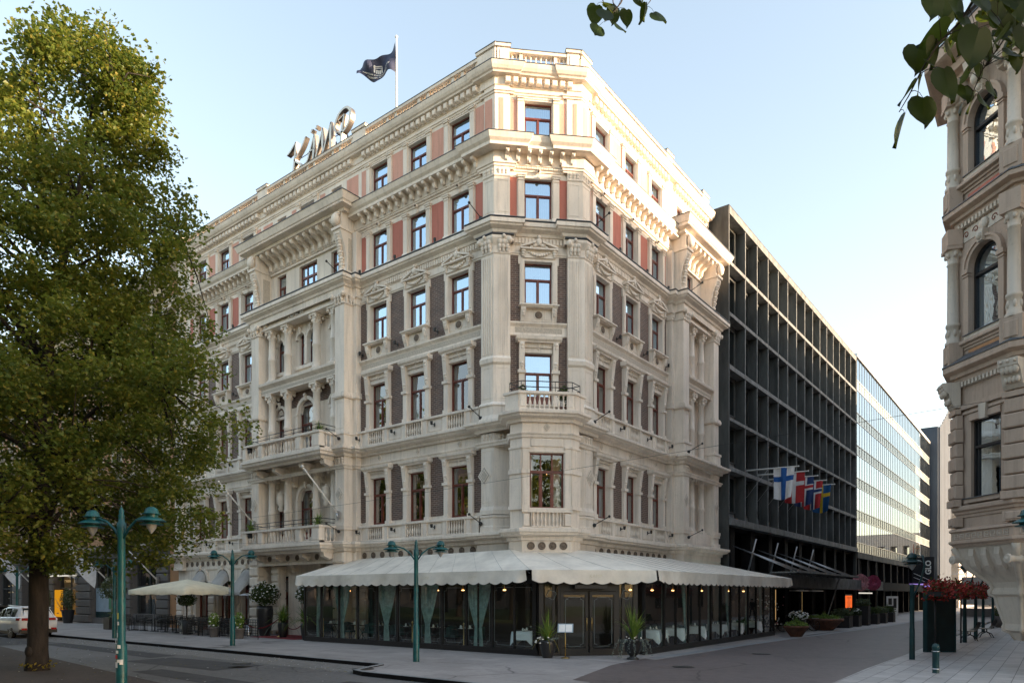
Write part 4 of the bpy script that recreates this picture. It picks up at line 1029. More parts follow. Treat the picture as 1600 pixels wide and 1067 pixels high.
for x, lab in ((-11.4,'bare white flagpole slanting out from the balcony pilaster nearer the corner'),(-18.5,'bare white flagpole slanting out from the balcony pilaster nearer the trees')):
    o = thing('slanted_flagpole', lab, 'flagpole', (x,-.85,6.05), group='bare flagpoles on the hotel front')
    mb = MB().mat('white_paint'); mb.tube([(0,-.08,0),(-.05,-2.0,1.95)], [.045,.035], 8); mb.sphere((-.05,-2.0,1.97), .07, 8, 6); mb.obj('pole', o)
    mb = MB().mat('steel'); mb.box(-.08,.08,-.1,0,-.2,.12); mb.tube([(0,-.05,-.3),(0,-.12,.05)], .05, 6); mb.obj('bracket', o)
# ================================================================ ground
def ground(name, mat, poly, z, thick=None):
    mb = MB().mat(mat)
    if thick: mb.prism(poly, 'z', z-thick, z)
    else: mb.add([(x,y,z) for x, y in poly], [list(range(len(poly)))])
    return tag(mb.obj(name), kind='structure')
ground('ground', 'asphalt', [(-600,-600),(600,-600),(600,900),(-600,900)], -.02)
ground('road', 'asphalt', [(-150,-12.1),(11.35,-14.6),(11.35,-7.7),(-.6,-7.7),(-150,-7.7)], -.008)
ground('cobble_gutter', 'cobbles', [(-150,-9.3),(-.2,-9.3),(-.2,-7.75),(-150,-7.75)], -.003)
ground('cobble_gutter', 'cobbles', [(-150,-12.4),(2,-14.2),(2,-13.7),(-150,-11.9)], -.003)
P1 = [(-150,-7.6),(-.75,-7.6),(-.55,-7.75),(-.2,-8.6),(.1,-9.2),(.6,-9.4),(11.35,-9.4),(11.35,-1),(5.3,-1),(5.3,16.2),(-2,16.2),(-2,3),(-150,3)]
ground('pavement', 'pavement', P1, .08, .16)
mb = MB().mat('dark_granite_kerb_shade'); kp = [(-150,-7.6),(-.75,-7.6),(-.5,-7.8),(-.2,-8.6),(.1,-9.25),(.6,-9.4),(11.35,-9.4)]  # kerb face coloured dark for its shade and dirt, top strip paler
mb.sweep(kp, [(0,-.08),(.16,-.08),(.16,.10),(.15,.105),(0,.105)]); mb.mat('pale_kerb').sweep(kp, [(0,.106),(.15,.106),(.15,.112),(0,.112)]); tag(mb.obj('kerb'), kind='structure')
ground('pedestrian_street', 'red_paving', [(5.2,-1.2),(11.4,-2.6),(11.4,120),(7.6,120),(6.6,32),(5.5,12)], .084)
ground('pedestrian_street', 'red_paving', [(4.7,-.95),(4.9,-3.5),(6.0,-7.4),(11.25,-9.0),(11.4,-2.58),(5.2,-1.18)], .0835)
ground('pale_kerb_strip', 'pale_kerb', [(4.65,-.6),(5.1,-.75),(5.5,12),(6.6,32),(7.6,120),(7.2,120),(6.2,32),(5.1,12)], .088)
ground('slab_pavement', 'slabs', [(11.4,-9.3),(11.25,0),(11.6,26),(11.9,120),(40,120),(40,-9.3)], .092)
ground('side_pavement', 'pavement', [(-2,16.2),(5.1,16.2),(6.2,32),(7.2,120),(-2,120)], .086)
ground('park_ground', 'park_gravel', [(-150,-12.2),(-19.9,-11.95),(-6.9,-13.3),(3,-14.3),(14,-15.5),(60,-15.5),(60,-60),(-150,-60)], .03)
ground('park_lawn', 'grass', [(-90,-24),(90,-27),(90,-66),(-90,-66)], .05)
rl = random.Random(5)
for k, (x, y, a, b, r_) in enumerate(((-6.5,-10.6,2.6,.9,.06),(-15,-9.9,5.5,.5,-.02),(3.2,-11.6,1.8,1.3,.1),(-24,-10.8,3.2,1.2,.04),(-1.5,-12.6,4.0,.45,-.03),(7.5,-10.6,2.2,.8,.05))):
    c_, s_ = math.cos(r_), math.sin(r_); ground('road_patch', 'asphalt_patch', [(x+p*c_-q*s_, y+p*s_+q*c_) for p, q in ((-a,-b),(a,-b),(a*.96,b),(-a,b*.93))], -.0035)
mb = MB()
for i in range(900):
    x = rl.uniform(-24, 6); y = rl.choice([rl.uniform(-19,-13), rl.uniform(-9.2,-7.8), rl.uniform(-14,-9)])
    a = rl.uniform(0, 6.28); s = rl.uniform(.02,.045); z = .09 if y > -7.6 else (.036 if y < -13 else .006)
    mb.mat(rl.choice(['leaf_gold','leaf_gold','white_petal','leaf_olive'])); c, q = s*math.cos(a), s*math.sin(a)
    mb.add([(x-c,y-q,z),(x+q*.6,y-c*.6,z+.008),(x+c,y+q,z),(x-q*.6,y+c*.6,z+.006)], [(0,1,2,3)])
tag(mb.obj('fallen_leaves'), 'dry leaves lying along the gutter and under the park trees', 'leaves', kind='stuff')
for x, y, lab in ((7.2,3.2,'round iron drain cover in the red paving of the side street'),(-4.2,-10.3,'round iron manhole cover in the avenue asphalt'),(-.1,-8.95,'iron drain grate on the rounded pavement corner'),(6.9,-2.8,'iron cover where the red paving meets the gray pavement')):
    m_ = thing('drain_cover', lab, 'drain cover', (x,y,.09)); mb = MB().mat('black_metal'); mb.lathe([(.32,0),(.32,.004),(.28,.006),(.0,.006)], seg=20); mb.obj('lid', m_)

# ================================================================ glass terrace in front of the hotel
kio = thing('terrace_pavilion', 'dark framed glass restaurant pavilion under long pale scalloped awning', 'pavilion')
KL, KC, KR = frame((0,-2.35),0), frame((2.6,-1.1),R(45)), frame((4.05,0),R(90.9))
GT = 2.62
kf = MB().mat('kiosk_frame')
def kwall(F, xa, xb, posts, base=.22, y=0.):
    kf.box(xa, xb, y-.03, y+.06, .08, .08+base, F); kf.box(xa, xb, y-.035, y+.07, .16, .2, F)
    kf.box(xa, xb, y-.03, y+.06, GT-.02, GT+.25, F)
    for p, w_ in posts: kf.box(p-w_/2, p+w_/2, y-.035, y+.065, .08+base+.0, GT-.02, F)
LP = [-11.95,-10.75,-9.5,-8.25,-7.0,-5.75,-4.5,-3.25,-2.0,-.75,1.28]
kwall(KL, -12.0, 1.32, [(p, .09 if i % 2 else .05) for i, p in enumerate(LP)]+[(.28,.05),(1.2,.2)])
RP = [.3,1.95,3.0,4.2,5.4,6.6,7.8,9.0,10.2,11.4,12.6,13.8,15.0,15.45]
kwall(KR, .25, 15.5, [(p, .09 if i in (0,1,13) else .03) for i, p in enumerate(RP)])
LC = math.hypot(2.5,2.5)/2
kwall(KC, -LC, LC, [(-LC+.08,.16),(-LC+.52,.1),(-1.05,.1),(1.05,.1),(LC-.52,.1),(LC-.08,.16)], .12)
kf.box(-.06,.04,0,2.3,.08,GT+.2,lambda x,y,z:(-12+x,-2.35+y,z)); kf.box(-12,-11.9,-.1,0,.08,GT+.2); kf.box(-.06,.06,15.44,15.5,.08,GT+.2,lambda x,y,z:(3.85,y,z)); kf.box(0,3.7,15.44,15.5,GT,GT+.2)
kf.obj('window_frame', kio)
kg = []
def gpane(F, a, b, z0=.3, z1=GT, y=.015):
    mb = MB().mat('kiosk_glass'); mb.add([F(a,y,z0),F(b,y,z0),F(b,y,z1),F(a,y,z1)], [(0,1,2,3)]); mb.obj('glass_panel', kio, fix=False)
    if b-a > .9:
        mb = MB().mat('kiosk_line'); i, t, c = .12, .009, .12; X0, X1, Z0, Z1 = a+i, b-i, z0+.1, z1-.15; t = .0055
        L_ = [(X0,Z0+c),(X0+c*.9,Z0+c*.9),(X0+c,Z0),(X1-c,Z0),(X1-c*.9,Z0+c*.9),(X1,Z0+c),(X1,Z1-c),(X1-c*.9,Z1-c*.9),(X1-c,Z1),(X0+c,Z1),(X0+c*.9,Z1-c*.9),(X0,Z1-c),(X0,Z0+c)]
        for (xa,za),(xb,zb) in zip(L_, L_[1:]):
            dx, dz = xb-xa, zb-za; l = math.hypot(dx,dz); nx, nz = -dz/l*t, dx/l*t
            mb.add([F(xa+nx,-.004,za+nz),F(xb+nx,-.004,zb+nz),F(xb-nx,-.004,zb-nz),F(xa-nx,-.004,za-nz)], [(0,1,2,3)])
        return mb
for a, b in zip(LP, LP[1:]):
    m_ = gpane(KL, a, b)
    if m_: m_.obj('etched_line', kio)
for a, b in zip(RP, RP[1:]): gpane(KR, a, b)
gpane(KC, -LC+.1, -1.05); gpane(KC, 1.05, LC-.1); 
for s in (-1,1):
    cx = s*1.33; mb = MB().mat('kiosk_line'); pts = []
    for k in range(16):
        a = 2*math.pi*k/16+.2; r = .15*(1+.16*(1 if k % 4 in (0,1) else -.5)); pts.append(KC(cx+r*math.cos(a),-.05,2.2+r*math.sin(a)))
    mb.tube(pts+[pts[0]], .008, 4); mb.obj('etched_medallion', kio)
for s in (-1, 1):
    dr = link('door', None, kio); mb = MB().mat('kiosk_frame'); a, b = sorted((s*.03, s*1.0)); t = .1
    z0, z1 = .1, 2.32; F = KC
    mb.box(a, a+t, -.05, .03, z0, z1, F); mb.box(b-t, b, -.05, .03, z0, z1, F); mb.box(a+t, b-t, -.05, .03, z0, z0+.22, F); mb.box(a+t, b-t, -.05, .03, z1-.12, z1, F); mb.obj('door_frame', dr)
    mb = MB().mat('kiosk_glass'); mb.add([F(a+t,-.01,z0+.22),F(b-t,-.01,z0+.22),F(b-t,-.01,z1-.12),F(a+t,-.01,z1-.12)], [(0,1,2,3)]); mb.obj('pane', dr)
    mb = MB().mat('kiosk_line'); X0, X1, Z0, Z1, c = a+.17, b-.17, z0+.3, z1-.2, .1
    mb.tube([F(x,-.022,z) for x, z in [(X0,Z0+c),(X0+c,Z0+c*.6),(X0+c,Z0),(X1-c,Z0),(X1-c,Z0+c*.6),(X1,Z0+c),(X1,Z1-c),(X1-c,Z1-c*.6),(X1-c,Z1),(X0+c,Z1),(X0+c,Z1-c*.6),(X0,Z1-c),(X0,Z0+c)]], .008, 4, False); mb.obj('etched_line', dr)
    if s > 0 or 1: mb = MB().mat('brass'); x = s*.09; mb.tube([F(x,-.06,.95),F(x,-.13,.98),F(x,-.13,1.38),F(x,-.06,1.41)], .015, 6); mb.obj('handle', dr)
mb = MB().mat('kiosk_frame'); mb.box(-1.0,1.0,-.04,.05,2.34,2.6,KC); mb.box(-.55,.6,-.3,-.04,2.42,2.55,KC); mb.obj('door_header', kio)
# floor, back curtains, lamps inside
mb = MB().mat('floor_stone'); mb.prism([(-11.95,-2.3),(1.3,-2.3),(3.8,.2),(3.7,15.4),(.5,15.4),(.5,2.4),(-2.6,-.3),(-11.95,-.3)], 'z', .081, .12); mb.obj('floor', kio)
mb = MB().mat('dark_wood'); mb.box(-9.6,-2.65,-.6,-.53,.12,3.0); mb.prism([(-2.65,-.6),(-2.65,-.53),(-1.2,.35),(-1.1,.3)], 'z', .12, 3.0); mb.prism([(-1.2,.35),(.7,2.25),(.75,2.15),(-1.1,.3)], 'z', .12, 3.0); mb.box(.7,.76,2.2,15.4,.12,3.0); mb.obj('shade_lining', kio)  # dark lining added so the pavilion interior reads as shaded
mb = MB().mat('room_dark'); mb.box(-11.9,-2.6,-.3,-.02,3.0,3.3); mb.prism([(-11.9,-2.2),(1.2,-2.2),(3.7,.2),(3.6,15.4),(3.55,15.4),(3.6,.3),(1.1,-2.1),(-11.9,-2.1)], 'z', 2.75, 2.85); mb.obj('ceiling_beam', kio)
def tied_curtain(mb, F, x, s, top=2.6, w=.62):
    """curtain gathered by a tie at knee height"""
    n = 14; rows = [(top,w,0),(1.9,w*.7,.1),(1.2,w*.32,.24),(1.0,w*.2,.27),(.6,w*.26,.25),(.14,w*.3,.24)]
    vs = []
    for z, ww, sh in rows:
        for i in range(n+1): u = i/n; vs.append(F(x+s*(sh*0+ww*u), .16+.035*math.sin(u*22), z))
    mb.mat('curtain_teal').add(vs, [(r*(n+1)+i, r*(n+1)+i+1, (r+1)*(n+1)+i+1, (r+1)*(n+1)+i) for r in range(len(rows)-1) for i in range(n)], True)
for x, s in ((-11.3,1),(-9.5,-1),(-9.5,1),(-6.6,-1),(-6.6,1),(-4.2,-1),(-4.2,1),(-1.6,-1),(-1.5,1)):
    mb = MB(); tied_curtain(mb, KL, x, s); mb.obj('curtain', kio)
for x, s in ((2.1,1),(4.3,-1),(6.7,1),(9.1,-1),(11.5,1),(13.9,-1)):
    mb = MB(); tied_curtain(mb, KR, x, s, w=.4); mb.obj('curtain', kio)
def ceil_lamp(mb): mb.mat('lamp_warm'); mb.lathe([(.04,0),(.06,.02),(.06,.04),(.04,.05)], seg=10); mb.mat('brass').tube([(0,0,.07),(0,0,.3)], .012, 5)
for x, y in ((-10.2,-1.2),(-7.5,-1.2),(-4.6,-1.2),(-3.2,-1.2),(-1.0,-1.3),(1.5,-1.0),(2.9,1.4),(2.9,3.2),(2.9,5.1),(2.9,8.1),(2.9,11.4),(2.9,13.5)): inst('ceil', ceil_lamp, 'ceiling_lamp', kio, (x,y,2.36))
# awning: sloping cloth with valance, turned round the cut corner
mb = MB().mat('canvas')
eav = [(-11.95,-2.85),(1.35,-2.85),(4.55,.35),(4.62,16.0)]
topp = [(-11.6,-.06),(-1.05,-.9),(.85,1.05),(.06,16.0)]; TZ = 3.93; EZ = 3.06
topp = [(-12.0,-.07),(-1.0,-.95),(.95,1.0),(.06,15.9)]
def lerp(a, b, t): return tuple(a[i]+(b[i]-a[i])*t for i in range(len(a)))
for i in range(3):
    a, b, c, d_ = (*eav[i],EZ), (*eav[i+1],EZ), (*topp[i+1],TZ+(.1 if i == 2 else 0)), (*topp[i],TZ)
    if i == 0: d_ = (-12.0,-.07,3.9)
    n, k = (44 if i != 1 else 10), 6; vs = []
    for u in range(n+1):
        for v in range(k+1):
            p = lerp(lerp(a,b,u/n), lerp(d_,c,u/n), v/k); sag = -.03*math.sin(math.pi*v/k)-.012*(1-abs(math.cos(u/n*math.pi*(12 if i != 1 else 4))))*(v/k < .99)
            vs.append((p[0],p[1],p[2]+sag))
    mb.add(vs, [(u*(k+1)+v, (u+1)*(k+1)+v, (u+1)*(k+1)+v+1, u*(k+1)+v+1) for u in range(n) for v in range(k)], True)
aw = mb.obj('awning', kio)
mb = MB().mat('canvas_gray')
for i, ts in ((0,[k/11 for k in range(12)]),(1,(0,.33,.66,1)),(2,[k/13 for k in range(1,13)])):
    for t in ts:
        a, b, c, d_ = (*eav[i],EZ), (*eav[i+1],EZ), (*topp[i+1],TZ+(.1 if i == 2 else 0)), (*topp[i],TZ)
        if i == 0: d_ = (-12.0,-.07,3.9)
        p, q_ = lerp(a,b,t), lerp(d_,c,t); mb.tube([(lerp(p,q_,u/8)[0],lerp(p,q_,u/8)[1],lerp(p,q_,u/8)[2]-.03*math.sin(math.pi*u/8)+.001) for u in range(9)], .005, 4)
mb.obj('seam', aw)
def valance(a, b, z, out, drop=.42, flare=0.):
    mb = MB().mat('canvas'); L = math.hypot(b[0]-a[0], b[1]-a[1]); ns = max(2, round(L/.52)); n = ns*8; vs = []; nx, ny = (b[1]-a[1])/L, -(b[0]-a[0])/L
    for u in range(n+1):
        t = u/n; x, y = a[0]+(b[0]-a[0])*t, a[1]+(b[1]-a[1])*t; sc = abs(math.sin(math.pi*t*ns))*.075
        e = max(0, 1-min(t,1-t)*L/.9)
        for v in (0,.35,.7,1):
            w_ = .02*math.sin(t*L*5.1+v)*v + .03*math.sin(t*L*1.7)*v + e*.07*v*math.sin(t*L*9)
            z_ = z - v*(drop+sc - .07*e)
            vs.append((x+nx*(w_+.03*v), y+ny*(w_+.03*v), z_))
    mb.add(vs, [(u*4+v, (u+1)*4+v, (u+1)*4+v+1, u*4+v+1) for u in range(n) for v in range(3)], True)
    return mb.obj('valance', aw, fix=False)
for i in range(3):
    a, b = eav[i], eav[i+1]
    valance(lerp(a,b,.012 if i == 1 else .0), lerp(a,b,.985), EZ, 0)
valance((-12.0,-.3), (-11.95,-2.85), EZ, 0); 
mb = MB().mat('stitch')
for x in (-10.4,-8.2,-6.0,-3.6,-1.2): text_mesh(mb, 'KÄMP', .15, lambda a,b,c,x=x: (x+a, -2.93-c, 2.84+b), .0, bold=-.002)
text_mesh(mb, 'KÄMP', .17, lambda a,b,c: (2.95+a*SQ+.075, -1.25+a*SQ-.075, 2.84+b), .0, bold=-.002)
mb.obj('awning_lettering', aw)
mb = MB().mat('zinc')
for t in (.0,.16,.33,.5,.66,.83,1.):
    for i in (0,2): a = lerp((*eav[i],EZ-.14),(*eav[i+1],EZ-.14),t); b = lerp((*topp[i],TZ-.16),(*topp[i+1],TZ-.16),t); a = lerp(a,b,.03); mb.tube([a,b], .02, 5)
mb.obj('awning_arm', aw)
mb = MB().mat('kiosk_glass'); mb.add([(.05,11.0,4.3),(.05,15.9,4.3),(1.3,15.9,3.85),(1.3,11.0,3.85)], [(0,1,2,3)]); mb.obj('glass_roof', kio)

# dining tables
def table_cloth(mb):
    mb.mat('white_cloth'); n = 32; vs = []; r = .42
    for z, k in ((.75,0),(.75,1.),(.62,1.06),(.45,1.12)):
        for i in range(n):
            a = 2*math.pi*i/n; m_ = 1/max(abs(math.cos(a)),abs(math.sin(a))); m_ = min(m_,1.3)
            rr_ = r*m_*(k + (.05*math.sin(a*8)*(k-1)*9 if k > 1 else 0)); dz = -.22*(max(0,m_-1.1)/.2) if k > 1.1 else 0
            vs.append((rr_*math.cos(a), rr_*math.sin(a), z+dz))
    mb.add(vs, [(j*n+i, j*n+(i+1)%n, (j+1)*n+(i+1)%n, (j+1)*n+i) for j in range(3) for i in range(n)], True)
def dchair(mb):
    mb.mat('chair_green')
    mb.box(-.22,.22,-.2,.22,.42,.5)
    n = 8; vs = []
    for i in range(n+1):
        a = math.pi*i/n; vs += [(-.24*math.cos(a), .05+.2*math.sin(a), .45), (-.26*math.cos(a), .06+.23*math.sin(a), .88-.1*(1-math.sin(a)))]
    mb.add(vs, [(2*i,2*i+2,2*i+3,2*i+1) for i in range(n)], True)
    mb.mat('black_metal')
    for x in (-.18,.18):
        for y in (-.16,.18): mb.box(x-.015,x+.015,y-.015,y+.015,.1,.42)
def setting(mb):
    mb.mat('white_petal')
    for s in (-1,1):
        mb.lathe([(.0,.0),(.1,.005),(.12,.015)], (0,s*.25,.755), 12); mb.lathe([(.045,0),(.03,.1),(.0,.13)], (0,s*.25,.765), 8)
        mb.mat('kiosk_glass').lathe([(.03,0),(.005,.01),(.005,.09),(.035,.13),(.03,.19)], (.17,s*.2,.755), 8); mb.mat('white_petal')
    mb.lathe([(.02,0),(.03,.05),(.01,.09)], (.0,0,.755), 8)
def dining(x, y, rz, lab, big=False, grp='dining tables in the glass pavilion'):
    t = thing('dining_table', lab, 'table', (x,y,.12), rz, grp)
    inst('cloth', table_cloth, 'tablecloth', t, (0,0,0)); inst('sett', setting, 'place_setting', t, (0,0,0))
    inst('ped', lambda m: (m.mat('black_metal'), m.tube([(0,0,.02),(0,0,.74)], .03, 8), m.lathe([(.22,0),(.2,.02),(.03,.04)])), 'pedestal', t, (0,0,0))
    return t
ordn = ['nearest the pavilion door','second from the pavilion door','third from the pavilion door','fourth from the pavilion door','fifth from the pavilion door','last before the planters']
for i, y in enumerate((2.3,4.2,6.2,8.5,10.8,13.3)):
    dining(3.4, y, .2*(i % 3), 'white clothed table behind the street side glass, '+ordn[i])
    for s in (-1,1):
        c = thing('dining_chair', 'dark green tub chair %s the white table %s' % ('before' if s < 0 else 'beyond', ordn[i]), 'chair', (3.0,y+s*.62,.1), R(180) if s < 0 else 0, 'dining chairs in the glass pavilion')
        inst('dch', dchair, 'tub_seat', c, (0,0,0))
t_ = dining(.15,-1.55,.35,'pale clothed table standing alone behind the glass left of the pavilion door')
c = thing('dining_chair','dark green chair with a folded napkin beside the lone table near the pavilion door','chair',(.95,-1.45,.1),R(-80),'dining chairs in the glass pavilion'); inst('dch', dchair, 'tub_seat', c, (0,0,0))
def dark_table(mb):
    mb.mat('dark_wood').box(-.38,.38,-.38,.38,.72,.75); 
    mb.mat('black_metal')
    for s in (-1,1): mb.tube([(-.28*s,-.2,.02),(.28*s,-.2,.72)], .015, 5); mb.tube([(-.28*s,.2,.02),(.28*s,.2,.72)], .015, 5)
cols_ = ['first','second','third','fourth','fifth','sixth']
for i, x in enumerate((-10.9,-9.2,-7.6,-5.9,-4.3,-2.8)):
    t = thing('dining_table', 'bare dark table laid with glasses behind the avenue side glass, %s from the white flowers' % cols_[i], 'table', (x,-1.5,.12), 0, 'bare tables in the glass pavilion')
    inst('dkt', dark_table, 'table_top', t, (0,0,0)); inst('sett', setting, 'place_setting', t, (0,0,0)); inst('sett', setting, 'place_setting', t, (0,0,0), R(90))
    for s in (-1,1):
        c = thing('dining_chair', 'green tub chair %s of the %s bare table from the white flowers' % ('left' if s < 0 else 'right', cols_[i]), 'chair', (x+s*.6,-1.45,.1), R(-90)*s, 'dining chairs in the glass pavilion')
        inst('dch', dchair, 'tub_seat', c, (0,0,0))
def rope_post(mb): mb.mat('brass'); mb.lathe([(.14,0),(.14,.02),(.025,.05),(.022,.92),(.035,.94),(.035,.98),(.01,1.02)], seg=10)
for i, x in enumerate((-11.0,-8.7,-7.25,-5.2,-2.4)):
    o = thing('brass_post', 'brass rope post inside the pavilion, %s from the white flowers' % cols_[i], 'rope post', (x,-2.05,.12), 0, 'brass posts in the pavilion'); inst('rpost', rope_post, 'post', o, (0,0,0))

# ================================================================ plants and planters
def spikes(mb, n, L, z, mat='leaf_spike', seed=1, spread=1., w=.022):
    r = random.Random(seed); mb.mat(mat)
    for i in range(n):
        a = r.uniform(0, 6.283); t = r.random()**.8; l = L*r.uniform(.7,1.1); out = t*spread; k = 6; vs = []
        for j in range(k+1):
            u = j/k; rad = l*out*u*(.55+.45*u)*.8; h = l*(u*(1-.25*out) - (.55*out*out*.8)*u*u*u)
            ww = w*(1-u**2)+.002; x, y = rad*math.cos(a), rad*math.sin(a)
            vs += [(x-ww*math.sin(a), y+ww*math.cos(a), z+h), (x+ww*math.sin(a), y-ww*math.cos(a), z+h)]
        mb.add(vs, [(2*j,2*j+1,2*j+3,2*j+2) for j in range(k)], True)
def leafball(mb, n, c, rad, s, mat, seed=1, shell=.5):
    r = random.Random(seed); mb.mat(mat)
    for i in range(n):
        v = Vector((r.gauss(0,1), r.gauss(0,1), r.gauss(0,1))).normalized()*(r.uniform(shell,1)**.5)
        bumpy = 1+.14*noise.noise(v*2.2+Vector((seed,0,0)))*2
        p = Vector((c[0]+v.x*rad[0]*bumpy, c[1]+v.y*rad[1]*bumpy, c[2]+v.z*rad[2]*bumpy))
        a = Vector((r.gauss(0,1), r.gauss(0,1), r.gauss(0,1))).normalized(); b = a.orthogonal().normalized(); q = s*r.uniform(.6,1.3)
        mb.add([p-a*q, p+b*q*.55, p+a*q, p-b*q*.55], [(0,1,2,3)])
def blooms(mb, n, c, rad, s, seed=3, mat='white_petal'):
    r = random.Random(seed); mb.mat(mat)
    for i in range(n):
        v = Vector((r.gauss(0,1), r.gauss(0,1), r.gauss(.1,1))).normalized(); p = Vector(c)+Vector((v.x*rad[0], v.y*rad[1], v.z*rad[2]))
        mb.sphere(p, s*r.uniform(.7,1.2), 6, 4, (1,1,.7))
def urn(mb, r, h, mat='pot_black', foot=True):
    mb.mat(mat)
    if foot: mb.lathe([(r*.75,0),(r*.75,.03),(r*.4,.09),(r*.4,.12),(r*.72,.2),(r*.98,h*.55),(r*1.02,h*.9),(r*1.1,h*.93),(r*1.1,h),(r*.95,h),(r*.9,h*.9)], seg=18)
    else: mb.lathe([(r*.62,0),(r*.85,h*.35),(r*1.0,h*.75),(r*.98,h*.9),(r*.9,h),(r*.8,h*.97)], seg=18)
    mb.mat('park_gravel').lathe([(r*.93,h*.92),(.01,h*.94)], seg=12)
def potted(name, lab, loc, parts, grp=None):
    t = thing(name, lab, 'plant', loc, 0, grp)
    for nm, fn in parts: m_ = MB(); fn(m_); m_.obj(nm, t, fix=False)
    return t
def trail(mb, c, r0, n, L, mat, seed, s=.03, dr=.5):
    r = random.Random(seed)
    for k in range(n):
        a = r.uniform(0,6.283); l = L*r.uniform(.6,1.1)
        for j in range(14):
            u = j/13; x = c[0]+math.cos(a)*(r0+l*.7*u*(1-.3*u)); y = c[1]+math.sin(a)*(r0+l*.7*u*(1-.3*u)); z = c[2]+.12*math.sin(u*2.5)-dr*l*u*u*1.6
            mb.mat(mat)
            for q in range(2):
                p = Vector((x+r.gauss(0,.02), y+r.gauss(0,.02), max(.12,z+r.gauss(0,.02)))); aa = Vector((r.gauss(0,1),r.gauss(0,1),r.gauss(0,1))).normalized(); b = aa.orthogonal().normalized()
                mb.add([p-aa*s,p+b*s*.6,p+aa*s,p-b*s*.6], [(0,1,2,3)])
potted('urn_planter','black footed urn with tall spiky leaves and silver trailing plants right of the pavilion door',(4.55,-1.5,.085),[('urn',lambda m: urn(m,.28,.66)),('spiky_leaves',lambda m: spikes(m,60,1.3,.6,seed=4,spread=.95,w=.026)),('silver_trailer',lambda m: trail(m,(0,0,.6),.24,22,1.0,'silver_leaf',5,.024,.45)),('flowers',lambda m: blooms(m,22,(0,0,.68),(.28,.28,.1),.03))])
potted('urn_planter','low black urn with drooping striped leaves and white flowers beside the menu stand',(2.0,-2.75,.085),[('urn',lambda m: urn(m,.27,.6,foot=False)),('spiky_leaves',lambda m: spikes(m,60,1.05,.52,seed=9,spread=1.1,w=.026)),('grass_leaves',lambda m: spikes(m,30,.8,.5,seed=19,spread=1.7,mat='leaf_gold',w=.014)),('silver_trailer',lambda m: trail(m,(0,0,.5),.1,10,.5,'silver_leaf',15,.022,-.1)),('flowers',lambda m: blooms(m,30,(-.1,-.05,.56),(.32,.26,.14),.036,7))])
potted('tall_pot_plant','black egg shaped pot with long drooping green blades against the pavilion end',(-12.35,-2.0,.085),[('pot',lambda m: urn(m,.27,.78,foot=False)),('spiky_leaves',lambda m: spikes(m,90,1.15,.7,seed=31,spread=1.5,w=.03))])
potted('tall_pot_plant','black egg shaped pot with upright green and dry fans of leaves by the rope barrier',(-14.8,-1.6,.085),[('pot',lambda m: urn(m,.25,.75,foot=False)),('spiky_leaves',lambda m: spikes(m,80,1.0,.7,seed=33,spread=1.25,w=.03)),('dry_leaves',lambda m: spikes(m,30,.9,.66,seed=34,spread=1.8,mat='leaf_olive',w=.02))])
for i, (x, y, lab) in enumerate(((-16.9,-1.25,'tall black vase overflowing with white oleander flowers left of the hotel entrance'),(-13.3,-1.0,'tall black vase of white oleander flowers half hidden behind the drooping blades'))):
    potted('oleander_vase',lab,(x,y,.085),[('vase',lambda m: urn(m,.42,1.55,foot=False)),('foliage',lambda m: leafball(m,1500,(0,0,2.15),(.72,.72,.65),.06,'leaf_dark',41+i,.2)),('flowers',lambda m: blooms(m,110,(0,0,2.2),(.74,.74,.62),.045,50+i))],'oleander vases at the entrance')
for i, (x, y, lab) in enumerate(((-18.05,-3.4,'small gray pot with white flowers standing between the dark cafe chairs'),(-15.75,-3.4,'small gray pot with white flowers beside the teal post with two lamps'))):
    potted('flower_pot',lab,(x,y,.085),[('pot',lambda m: (m.mat('stone_gray'),m.lathe([(.2,0),(.25,.42),(.28,.43),(.28,.5),(.24,.5),(.22,.44)],seg=14))),('foliage',lambda m: leafball(m,420,(0,0,.85),(.26,.26,.42),.05,'leaf_spike',61+i,.1)),('flowers',lambda m: blooms(m,16,(0,0,.75),(.27,.27,.36),.05,70+i))],'small flower pots at the cafe edge')
potted('topiary_tree','small olive tree with one rounded crown in a dark pot by the cafe chairs',(-21.3,-3.1,.085),[('pot',lambda m: (m.mat('pot_black'),m.lathe([(.22,0),(.33,.75),(.3,.76),(.28,.7)],seg=14))),('trunk',lambda m: (m.mat('twig'),m.tube([(0,0,.6),(-.04,0,1.1),(-.06,.02,1.7)],[.04,.035,.03],7),m.tube([(-.05,0,1.3),(-.3,.05,1.8)],.02,5),m.tube([(-.05,0,1.35),(.25,-.05,1.8)],.02,5))),('crown',lambda m: leafball(m,1300,(-.05,0,1.85),(.55,.5,.34),.045,'leaf_dark',71,.3))])
potted('topiary_tree','gray green olive ball on a thin stem beside the gray stone shopfront',(-30.5,-3.0,.085),[('pot',lambda m: (m.mat('pot_black'),m.box(-.4,.4,-.4,.4,0,.75))),('trunk',lambda m: (m.mat('twig'),m.tube([(0,0,.7),(0,0,2.0)],.03,7))),('crown',lambda m: leafball(m,1600,(0,0,2.55),(.78,.78,.72),.06,'leaf_olive',72,.3)),('grassy_leaves',lambda m: spikes(m,70,.8,.7,seed=73,spread=1.4,w=.025))])
